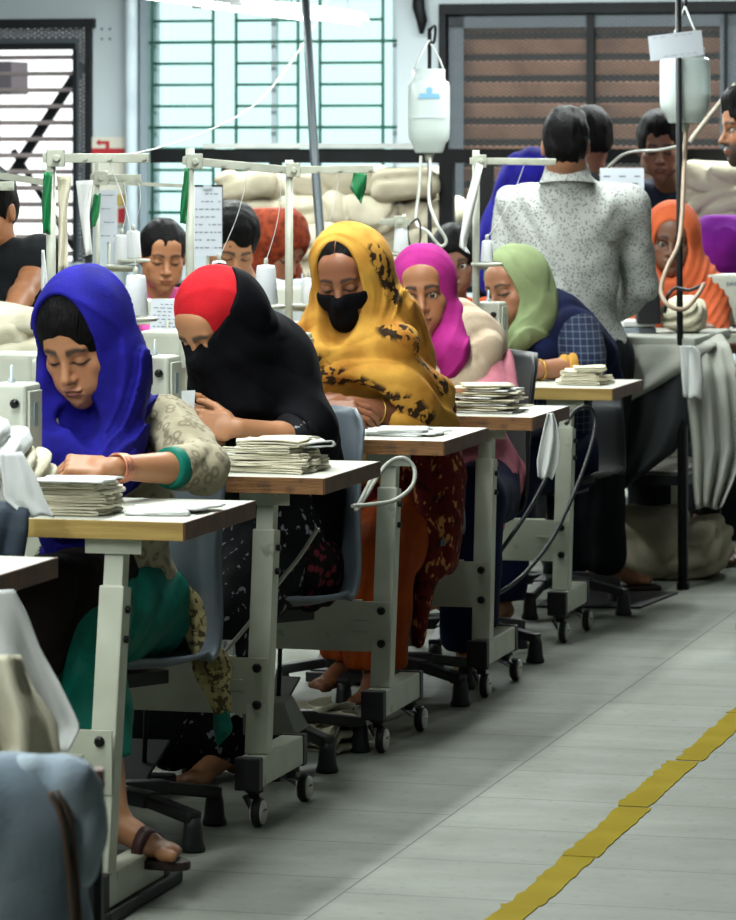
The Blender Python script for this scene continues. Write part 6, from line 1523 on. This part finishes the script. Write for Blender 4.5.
for ri, (nm, y, n) in enumerate(rows_):
    for i in range(n):
        px = 236+ (i+.5)*205/n+rr.uniform(-9, 9); q = rk_p(px, rr.uniform(.02, .16)); z = CAMZ-(y-VPY)*q[1]/FPX+rr.uniform(-.012, .012)
        a = rr.uniform(-.15, .15); R = np.stack([nrm(CX+ZX*a), nrm(AX), nrm(ZX-CX*a)], 1)
        lump('cloth_bundle', q+ZX*z, (.145+rr.uniform(-.02, .03), .16, .072), R, M_CL if rr.random() < .6 else M_CLB, 'folded undyed cloth bundle piled on the black rack below the green grille', 'cloth bundle', 'cloth bundles piled on the rack', 40+k_, .010); k_ += 1
for i, (px, y, lb) in enumerate([(722, 178, 'topmost'), (726, 200, 'middle'), (720, 222, 'lowest')]):
    q = rk_p(px+6, -.3); z = CAMZ-(y-VPY)*q[1]/FPX; lump('cloth_bundle', q+ZX*z, (.13, .13, .06), np.stack([CX, AX, ZX], 1), M_CL, lb+' cream cloth bundle in the pile at the right edge below the man in profile', 'cloth bundle', 'bundles at the right edge', 70+i)
bt = rk_p(723, -.3); mb = MB(); zt = CAMZ-(233-VPY)*bt[1]/FPX; mb.box(bt+CX*.1+ZX*(zt-.015), (.5, .4, .03), CX, AX, ZX)
for du in (-.13, .33):
    for dw in (-.17, .17): mb.box(bt+CX*du+AX*dw+ZX*(zt-.03)/2, (.04, .04, zt-.03), CX, AX, ZX)
tag(mb.build('side_bench', M_BLK, origin=bt), 'dark bench under the cream bundles at the right edge', 'bench')
# grey dark cabinet behind gap
# ---- folded cloth on the tables
def folded(c, L, Wd, layers, label, m=None, gap=.006, seed=0, rot=0., group=None, name='folded_cloth', cat='folded cloth', drop=0., amp=.004, th=.0040, lift=0.):
    """a length of cloth folded back and forth; fold noses at both ends"""
    r = random.Random(seed); c = np.asarray(c, float); u = CX*math.cos(rot)+AX*math.sin(rot); v = -CX*math.sin(rot)+AX*math.cos(rot); path = []
    for k in range(layers):
        xs = np.linspace(-1, 1, 9) if k % 2 == 0 else np.linspace(1, -1, 9); sh = r.uniform(.0, .10)
        for x in xs: path.append((x*L/2*(1-sh*.5)+0, k*gap))
        if k < layers-1:
            s_ = 1 if k % 2 == 0 else -1
            for a in (-.5, 0, .5): path.append((s_*(L/2*(1-sh*.5)+gap*.55*math.cos(a*PI*.8)), k*gap+gap*(.5+a*.8)))
    ph = [r.uniform(0, 6) for _ in range(6)]; G = []
    for i, (x, z) in enumerate(path):
        row = []
        for j, t in enumerate(np.linspace(-1, 1, 13)):
            e = 1+.05*math.sin(x*20+ph[0])+.02*math.sin(i*1.7+ph[1]); kz = z/max(gap*layers, .001)
            dz = amp*(math.sin(x*26+t*3+ph[2])+.6*math.sin(t*7+x*15+ph[3]))*(.25+kz)+lift*kz*x/L*2
            dx = .006*math.sin(t*6+ph[4])
            zz = z+dz+.001-drop*max(0, abs(t)-.75)*4*kz
            row.append(c+u*(x+dx)+v*(t*Wd/2*e)+ZX*max(zz, .0016+z*.25))
        G.append(row)
    mb = MB(); mb.sheet(G, th); return tag(mb.build(name, m or M_CL, origin=c), label, cat, group)
def pt_(T, px, w, z=.80):
    """point on a table at the picture column px and depth w"""
    k = (px-368.)/FPX; o = T.o+AX*w; u = (k*o[1]-o[0])/(CX[0]-k*CX[1]); return o+CX*u+ZX*z
zt = .801
# nearest table
for i in range(5): folded(pt_(T1, 76+(-3, 3, -1, 4, 0)[i], .13+.008*(i % 2), zt+.0138*i), .165-.006*i, .13, 3, ('lowest', 'second lowest', 'middle', 'second highest', 'highest')[i]+' folded cream cloth in the stack under the blue scarf woman\'s hand', seed=11+i, gap=.0052, rot=.06*(i % 3-1), group='cream stack at the blue scarf woman', amp=.0022)
folded(pt_(T1, 76, .10, zt+.070), .155, .13, 1, 'white cloth sheet lying on top of the cream stack by the blue scarf woman', m=M_CLW, seed=31, amp=.004, rot=-.05)
folded(pt_(T1, 162, .20, zt), .13, .17, 2, 'flat white cloth piece near the right corner of the nearest full table', m=M_CLW, seed=32, amp=.002, gap=.004, rot=.1)
folded(pt_(T1, 184, .24, zt+.007), .14, .14, 1, 'thin white cloth piece lying across the flat one on the nearest full table', m=M_CLW, seed=33, amp=.003, rot=-.2)
# second table
for i in range(5): folded(pt_(T2, 275+(-2, 3, 0, -4, 2)[i], .17, zt+.015*i), .21-.015*i, .16, 3, ('lowest', 'second lowest', 'middle', 'second highest', 'highest')[i]+' folded cream cloth in the stack before the red cap woman', seed=51+i, gap=.0054, rot=-.12+.05*(i % 3), group='cream stack at the red cap woman', amp=.003)
folded(pt_(T2, 306, .22, zt+.055), .10, .14, 2, 'crumpled white cloth on the right end of the stack before the red cap woman', m=M_CLW, seed=60, amp=.006, rot=.5, gap=.008)
folded(pt_(T2, 222, .20, zt), .085, .15, 4, 'crumpled white cloth left of the cream stack before the red cap woman', m=M_CLW, seed=61, amp=.007, rot=-.4, gap=.012)
# third table
for i in range(4): folded(pt_(T3, 398+(-8, 10, 0, 6)[i], .20, zt+.0042*i), .22-.03*i, .15, 1, ('lowest', 'second', 'third', 'top')[i]+' flat white cut piece on the table of the yellow shawl woman', m=M_CLW, seed=71+i, rot=.12*(i-1.5), group='white cut pieces at the yellow shawl woman', amp=.0016)
# fourth table: ragged pile of thin pieces
for i in range(12): folded(pt_(T4, 488+rr.uniform(-9, 9), .20, zt+.0068*i), .19-.006*i+rr.uniform(-.01, .02), .16, 1, 'thin cream cut piece in the ragged pile before the magenta scarf woman', seed=81+i, rot=rr.uniform(-.4, .4), group='ragged cut pieces at the magenta scarf woman', amp=.0035, m=M_CL if i % 3 else M_CLW, lift=.008)
# fifth table
for i in range(4): folded(pt_(T5, 584+(0, 3, -3, 6)[i], .20, zt+.014*i), .15-.02*i, .13, 3, ('lowest', 'second', 'third', 'top')[i]+' folded cream cloth in the small stack on the farthest table', seed=101+i, rot=-.2+.1*i, gap=.0055, group='cream stack on the farthest table', amp=.004)
# left: big pile on the left row table, bundles on the nearest table's machine side
TL = TF[6]
for i in range(6): lump('cloth_bundle', pt_(TL, 8+(-8, 10, -2, 12, -10, 6, -4)[i], .20, .835+.046*i), (.16-.008*i, .14, .034), np.stack([CX, AX, ZX], 1), M_CL, 'cream cloth bundle in the tall pile at the left edge behind the blue scarf', 'cloth bundle', 'cloth pile at the left edge', 120+i, .008, .009)
lump('cloth_bundle', pt_(T1, 8, .18, .865), (.075, .10, .06), np.stack([CX, AX, ZX], 1), M_CL, 'bunched cream cloth beside the sewing machine on the nearest full table', 'cloth bundle', None, 131, .010, .006, freq=70)
lump('cloth_bundle', pt_(T1, -16, .12, .90), (.08, .10, .09), np.stack([CX, AX, ZX], 1), M_CLW, 'white bunched cloth at the left edge above the dark folded jeans', 'cloth bundle', None, 132, .012, .008, freq=40)
def drape(name, rows, D, m, label, cat='cloth', thick=.003, wave=.01, nw=3., seed=0, n=16, group=None):
    """cloth whose rows are (xl, xr, y[, dD]) in picture columns at depth D, given folds in depth"""
    G = []; r = random.Random(seed); ph = r.uniform(0, 6); R_ = np.array([(list(a)+[0])[:4] for a in rows], float); tt = np.linspace(0, 1, len(R_)); ts = np.linspace(0, 1, max(14, len(R_)*4))
    for i, t in enumerate(ts):
        xl, xr, y, dd = [np.interp(t, tt, R_[:, q]) for q in range(4)]; row = []
        for s_ in np.linspace(0, 1, n): row.append(P(xl+(xr-xl)*s_, y+1.5*math.sin(s_*9+ph)*t, D+dd+wave*(.3+t)*math.sin(s_*nw*2*PI+ph+t*1.2)+.3*wave*math.sin(s_*17+t*5+ph)))
        G.append(row)
    mb = MB(); mb.sheet(G, thick); c = np.mean(np.array(G).reshape(-1, 3), 0); return tag(mb.build(name, m, origin=c), label, cat, group)
drape('loose_cloth', [(0, 22, 452), (2, 36, 476), (4, 46, 500), (22, 54, 516)], 7.60, M_CLW, 'white cloth corner sliding off the left end of the nearest full table', wave=.004, nw=1.5, thick=.003)
DJ = mat('dark_denim', srgb('253240'), .8, var=srgb('1c2732'), vscale=30, bump=.15, bscale=220)
drape('dark_jeans', [(-30, 26, 503), (-30, 29, 512, -.02), (-30, 27, 530, -.03), (-30, 22, 560, -.03)], 7.62, DJ, 'dark blue denim piece hanging over the left end of the nearest full table', 'denim', wave=.006, nw=2, thick=.012)
# near white cascade under the nearest corner table
drape('white_cloth', [(-70, 14, 590), (-70, 26, 612), (-70, 40, 650), (-70, 62, 690), (-70, 80, 728), (-60, 68, 752)], 6.42, M_CLW, 'large white cloth falling from the nearest table at the left edge', wave=.03, nw=2.2, thick=.004, seed=3)
drape('cream_cloth', [(-40, 20, 655), (-40, 34, 690), (-40, 56, 720), (-30, 60, 748), (-60, 66, 790)], 6.28, M_CL, 'cream cloth hanging below the white cascade at the left edge', wave=.03, nw=1.6, thick=.004, seed=5)
# denim heap in the foreground on a black stand
LDEN = mat('light_denim', srgb('a2b1bd'), .85, wr=(.8, 6.), var=srgb('7d8e9d'), vscale=5, bump=.15, bscale=160)
LDEN2 = mat('faded_denim', srgb('bccbd5'), .85, wr=(.8, 6.), var=srgb('93a6b6'), vscale=9, bump=.15, bscale=160)
def jeans():
    D = 5.3; lo = P(-90, 960, 5.1)-np.array([.05, .25, .15]); hi = P(100, 740, 5.5)+np.array([.05, .2, .1]); F = Fld(lo, hi, .008)
    F.chain([P(-60, 800, D), P(10, 800, D), P(52, 806, D)], [.058, .060, .050], .04); F.cap(P(-50, 830, D), P(48, 836, D), .08, .065, 'u', .04)
    F.cap(P(30, 840, D), P(36, 960, D), .075, .085, 'u', .05); F.cap(P(-20, 840, D), P(-16, 960, D), .09, .10, 'u', .05)
    f1 = lin_folds([.1, .1, 1], .0030, 22, 5); F.disp(f1); F.plane([0, 0, .12], [0, 0, -1])
    V, Q = F.mesh(); V = sm(V, Q, 1); o = mesh_np('light_jeans', V, Q, LDEN, None, True, origin=P(0, 900, D)*[1, 1, 0]); tag(o, 'blurred light blue jeans heaped over a stand in the lower left corner', 'jeans')
    F = Fld(lo, hi, .007); F.chain([P(38, 776, D-.02), P(72, 790, D-.02), P(80, 830, D-.02), P(82, 870, D-.02)], [.030, .036, .032, .026], .03); F.cap(P(20, 778, D), P(50, 782, D), .03, .03, 'u', .03); F.disp(lin_folds([.4, .2, 1], .003, 40, 8))
    V, Q = F.mesh(); V, Q = largest(V, Q); V = sm(V, Q, 1); tag(mesh_np('denim_waistband', V, Q, LDEN2, None, True, origin=P(70, 900, D)*[1, 1, 0]+ZX*.3), 'pale faded denim leg lying over the right side of the jeans heap', 'jeans')
    mb = MB(); mb.tube(bez([P(50, 792, D-.060), P(62, 820, D-.072), P(69, 870, D-.076), P(74, 925, D-.08)], 5), .0045, 8); mb.tube(bez([P(58, 790, D-.060), P(70, 820, D-.066), P(76, 870, D-.068), P(80, 925, D-.072)], 5), .004, 8)
    o = mb.build('tan_seam', mat('tan_stitching', srgb('5b4636'), .8), None, origin=P(70, 850, D)); tag(o, 'brown seam tape hanging down the front of the foreground jeans', 'tape')
    t = thing('garment_stand', 'black steel stand with a wooden cap holding the foreground jeans', 'stand', P(98, 900, 5.45)*[1, 1, 0])
    a = P(98.5, 784, 5.45); mb = MB()
    mb.box([a[0], a[1], a[2]/2], (.012, .03, a[2])); mb.beam([a[0], a[1], .30], [a[0]-.55, a[1], .30], .02, .02); mb.box([a[0]-.55, a[1], a[2]/2], (.02, .03, a[2])); mb.beam([a[0], a[1], a[2]-.08], [a[0]-.55, a[1], a[2]-.08], .02, .02); mb.build('frame', M_BLK, t)
    mb = MB(); mb.box([a[0], a[1]-.002, a[2]+.008], (.016, .035, .03)); mb.build('wooden_cap', M_WOODD, t, bevel=.004)
jeans()
# ---- ironing table by the standing man
def ironing():
    X0, D0 = 1.115, 13.44; o = np.array([X0, D0, 0.]); zt = .86; W_, Dp = .40, .70
    t = thing('ironing_table', 'black steel ironing table draped with pale cloth at the right', 'table', o-CX*W_/2+AX*Dp/2)
    for u in (0, -W_):
        for w in (0, Dp):
            mb = MB(); q = o+CX*u+AX*w; mb.box(q+ZX*zt/2, (.030, .030, zt), CX, AX, ZX); mb.box(q+ZX*.012, (.04, .04, .024), CX, AX, ZX); mb.build('leg', M_BLK, t)
    mb = MB()
    for w in (0, Dp): mb.beam(o+AX*w+ZX*.385, o-CX*W_+AX*w+ZX*.385, .03, .035)
    for u in (0, -W_): mb.beam(o+CX*u+ZX*.385, o+CX*u+AX*Dp+ZX*.385, .03, .035)
    mb.build('lower_rail', M_BLK, t)
    mb = MB(); mb.box(o-CX*W_/2+AX*Dp/2+ZX*.408, (W_-.02, Dp-.02, .012), CX, AX, ZX); mb.build('lower_shelf', mat('worn_board', srgb('4f4a42'), .6), t)
    mb = MB(); mb.box(o-CX*W_/2+AX*Dp/2+ZX*(zt+.01), (W_+.10, Dp+.06, .04), CX, AX, ZX); mb.build('padded_top', M_CLG, t, bevel=.012)
    return o, zt
io, iz = ironing()
ID = 13.40
# cloths: over the top and falling on the right, dark apron hanging at the front
drape('pale_sheet', [(612, 716, 334, .60), (608, 718, 340, .25), (606, 716, 346, .0), (608, 690, 366, -.02), (612, 664, 382, -.02), (618, 626, 402, -.02)], ID, M_CLG, 'pale sheet spread over the ironing table and gathered to the left', wave=.012, nw=2.2, thick=.004, seed=2)
drape('pale_sheet', [(682, 722, 334, .5), (683, 730, 346, .1), (684, 737, 372, .02), (688, 741, 410), (692, 742, 450), (693, 734, 480), (696, 722, 508)], ID-.06, M_CLG, 'long pale sheet falling to the right of the black pole', wave=.03, nw=3.4, thick=.004, seed=4)
drape('rolled_cloth', [(680, 694, 346), (681, 700, 352), (682, 702, 380), (684, 700, 398)], ID-.13, M_CLW, 'white folded cloth hanging right beside the black pole', wave=.006, nw=1.2, thick=.014, seed=6)
drape('dark_apron', [(606, 690, 352), (602, 692, 380), (600, 690, 420), (598, 676, 452), (604, 640, 478), (606, 622, 492)], ID+.01, mat('black_cotton_sheet', srgb('202426'), .8), 'dark cloth hanging down the front of the ironing table', wave=.016, nw=3, thick=.004, seed=8)
mb = MB(); c = P(648, 308, 13.75); mb.box(c, (.085, .10, .115)); mb.box(c+np.array([0, 0, .07]), (.11, .08, .03)); tag(mb.build('steam_iron_box', M_CHAIRB, bevel=.01, origin=c-ZX*.058), 'black boxy appliance on the ironing table before the orange scarf girl', 'appliance')
for i, (px, y, w) in enumerate([(637, 330, 44), (638, 323, 40)]):
    c = P(px, y, 13.85); mb = MB(); mb.box(c, (w*13.85/FPX*.8, .16, .022)); tag(mb.build('paper_pack', M_CLW if i else mat('blue_grey_pack', srgb('8f99a5'), .6), bevel=.004, origin=c), ('flat blue grey pack on the ironing table left of the black appliance', 'white pack lying on the blue grey pack on the ironing table')[i], 'pack')
lump('cloth_bundle', P(684, 316, 13.8), (.07, .10, .055), np.stack([CX, AX, ZX], 1), M_CL, 'crumpled cream cloth heap on the ironing table before the orange scarf', 'cloth bundle', None, 141, .012, .007, freq=60)
# sacks under the ironing table
for i, (px, y, rx) in enumerate([(648, 520, .15), (690, 532, .13)]):
    c = P(px, y, 13.85); c[2] = .135-.02*i; lump('cloth_sack', c, (rx, .18, .12-.02*i), np.stack([CX, AX, ZX], 1), M_CLB, ('bulging beige sack under the ironing table', 'smaller beige sack under the right end of the ironing table')[i], 'sack', None, 150+i, .014, .012)
# machine at the right edge
c = P(724, 300, 14.5); rm = thing('overlock_machine', 'pale machine with blue lettering at the right edge below the purple scarf', 'sewing machine', c-ZX*.09)
mb = MB(); mb.box(c, (.21, .14, .20)); mb.build('body', M_PLAS, rm, bevel=.02, seg=3)
def text_obj(s, size, loc, m, parent, name='lettering', rx=90, ext=.001, rz=0.):
    cu = bpy.data.curves.new(name, 'FONT'); cu.body = s; cu.size = size; cu.extrude = ext; cu.align_x = 'CENTER'; o = bpy.data.objects.new(name, cu)
    dg = bpy.context.evaluated_depsgraph_get(); C.objects.link(o); dg.update(); me = bpy.data.meshes.new_from_object(o.evaluated_get(bpy.context.evaluated_depsgraph_get())); bpy.data.objects.remove(o)
    me.materials.append(m); o = bpy.data.objects.new(name, me); C.objects.link(o); o.rotation_euler = (math.radians(rx), 0, rz); o.parent = parent; o.location = tuple(np.asarray(loc)-np.array(parent.matrix_basis.translation)); return o
text_obj('JUNG', .019, c+np.array([.026, -.0715, .058]), mat('blue_letter', srgb('41618a'), .5), rm)
mb = MB(); q = P(724, 330, 14.5); mb.box([q[0], q[1], q[2]-.02], (.5, .5, .03)); 
for dx in (-.2, .2):
    for dy in (-.2, .2): mb.box([q[0]+dx, q[1]+dy, (q[2]-.035)/2], (.04, .04, q[2]-.035))
tag(mb.build('machine_bench', M_LEG, origin=(q[0], q[1], 0)), 'pale bench under the machine at the right edge', 'bench')
# black mat by the standing man and shoe at the right edge
mb = MB(); mb.hexa([np.array(XY(a, 5890/(b-151)))+ZX*z for z in (.001, .008) for a, b in ((536, 608), (640, 609), (678, 594), (560, 592))]); tag(mb.build('floor_mat', M_RUB, origin=XY(600, 13.2)), 'thin black rubber mat under the feet of the standing man', 'mat')
# ---- yellow floor line
M_YL = mat('yellow_floor_paint', srgb('8a770f'), .8, spec=.08, var=srgb('93811a'), vscale=7, bump=.1, bscale=60); overlay(M_YL, 'noise', 20, srgb('6b6340'), .62, .74, fac=.45, detail=6)
def yline():
    o = np.array([.292, 7.81, 0.])+CX*.026; rr2 = random.Random(4); w0 = -1.6
    segs = [(-1.9, .0), (.0, .55), (.56, 1.20), (1.215, 1.90), (1.92, 2.75), (2.76, 4.2)]
    for i, (a, b_) in enumerate(segs):
        mb = MB(); n = int((b_-a)/.035); L, R_ = [], []
        wl = .037+rr2.uniform(-.002, .005); sh = rr2.uniform(-.006, .006)
        for j in range(n+1):
            w = a+(b_-a)*j/n; e = .006; L.append(o+AX*(w+rr2.uniform(0, .004))+CX*(-wl+sh+rr2.uniform(-e, e))); R_.append(o+AX*w+CX*(wl+sh+rr2.uniform(-e, e)*.5))
        T_ = [mb.bm.verts.new((*q[:2], .0022)) for q in L]; S_ = [mb.bm.verts.new((*q[:2], .0022)) for q in R_]; T0 = [mb.bm.verts.new((*q[:2], .0002)) for q in L]; S0 = [mb.bm.verts.new((*q[:2], .0002)) for q in R_]
        for j in range(n):
            for q in ((T_[j], S_[j], S_[j+1], T_[j+1]), (T0[j], T_[j], T_[j+1], T0[j+1]), (S_[j], S0[j], S0[j+1], S_[j+1])): mb.bm.faces.new(q)
        mb.bm.faces.new((T0[0], S0[0], S_[0], T_[0])); mb.bm.faces.new((T_[-1], S_[-1], S0[-1], T0[-1]))
        q = mb.build('yellow_line', M_YL, origin=o+AX*(a+b_)/2)
        tag(q, 'painted yellow stretch of the aisle line', 'floor line', 'stretches of the yellow aisle line')
yline()
# ---- cables, rags, scraps, pedals
cable('white_cable', [P(372, 478, 9.70), P(356, 510, 9.6), P(366, 496, 9.65), P(385, 466, 9.72), P(402, 458, 9.74), P(414, 468, 9.74), P(412, 486, 9.7), P(395, 500, 9.65), P(375, 504, 9.6), P(352, 506, 9.55)], .0055, M_CORDG, 'pale cable looped around the leg below the yellow shawl woman\'s table')
cable('white_cable', [P(318, 528, 9.05), P(300, 556, 9.05), P(281, 580, 9.0), P(250, 622, 9.0), P(222, 655, 9.0)], .005, M_CORDG, 'pale cable slanting down behind the leg of the red cap woman\'s table')
cable('black_cable', [P(566, 424, 11.9), P(576, 410, 11.95), P(590, 408, 12.0), P(595, 425, 12.0), P(586, 462, 11.9), P(566, 512, 11.8), P(548, 545, 11.7), P(520, 578, 11.5), P(488, 600, 11.3)], .0065, M_CORD, 'long black cable looping from the farthest table down to the left')
cable('black_cable', [P(550, 470, 11.4), P(530, 508, 11.3), P(505, 545, 11.2), P(486, 570, 11.1)], .0065, M_CORD, 'short black cable slanting behind the hanging white rag')
drape('white_rag', [(548, 553, 413), (545, 557, 424), (541, 560, 442), (537, 559, 462), (538, 552, 478)], 10.66, M_CLW, 'white rag tied to the corner of the magenta scarf woman\'s table', 'rag', wave=.012, nw=1.5, thick=.003)
drape('white_rag', [(222, 234, 640), (221, 236, 672), (222, 240, 700), (224, 242, 716)], 9.1, M_CLW, 'white cloth hanging behind the second leg near the floor', 'rag', wave=.01, nw=1.5)
for i, (px, y, D, r_, s_) in enumerate([(245, 722, 9.95, .3, .10), (262, 714, 10.05, -.2, .10), (285, 716, 10.1, .5, .12), (312, 726, 9.9, .1, .13), (337, 732, 9.85, -.5, .12), (324, 716, 10.1, .9, .11)]):
    c = P(px, y, D); c[2] = .002; folded(c, s_, s_*1.2, 5, 'crumpled cream scrap on the floor under the red cap woman\'s table', seed=160+i, rot=r_, gap=.016, amp=.014, group='cream scraps on the floor', name='cloth_scrap', cat='scrap')
def pedal(c, label, yaw=0.):
    t = thing('foot_pedal', label, 'pedal', c); c = np.asarray(c, float); u = nrm([math.cos(yaw), math.sin(yaw), 0]); v = np.cross(ZX, u)
    mb = MB(); mb.box(c+ZX*.02, (.22, .26, .03), u, v, ZX); mb.build('base', M_CHAIRB, t, bevel=.004)
    n = nrm(ZX-v*.35); mb = MB(); mb.box(c+ZX*.075, (.20, .24, .008), u, np.cross(n, u), n); mb.build('treadle', M_CHAIRB, t, bevel=.003)
    mb = MB(); mb.tube([c+ZX*.08+u*.07, c+ZX*.42+u*.07+v*.04], .006, 8); mb.build('rod', M_BLK, t); return t
for T, lb in ((T1, 'foot pedal under the blue scarf woman\'s table'), (T2, 'foot pedal under the red cap woman\'s table'), (T3, 'foot pedal under the yellow shawl woman\'s table'), (T4, 'foot pedal under the magenta scarf woman\'s table')):
    pedal(T.p(-.60, .30, 0), lb, -TH)
t = thing('control_box', 'grey angled control box hanging under the red cap woman\'s table', 'control box', T3.p(-.52, -.30, 0)); c = P(272, 688, 9.35)
c[2] = .16; mb = MB(); mb.hexa([c+np.array(q) for q in ((-.07, -.05, -.04), (.06, -.05, -.04), (.09, .10, -.04), (-.07, .10, -.04), (-.07, -.05, .035), (.03, -.05, .04), (.05, .10, .035), (-.07, .10, .035))]); mb.build('housing', mat('grey_box', srgb('6d6f68'), .5), t, bevel=.004)
mb = MB(); mb.tube([c-ZX*.16+ZX*.001, c-ZX*.04], .02, 10); mb.build('stem', M_CHAIRB, t)
# plastic bottle hung behind the fourth table
c = P(566, 520, 12.3); mb = MB(); mb.lathe(c-ZX*.05, [(.018, 0), (.022, .01), (.022, .07), (.012, .10), (.009, .12)], 16); tag(mb.build('plastic_bottle', m_glass('clear_plastic', (.72, .76, .78), .25), origin=c-ZX*.05), 'small clear plastic bottle hanging near the fourth table leg', 'bottle')
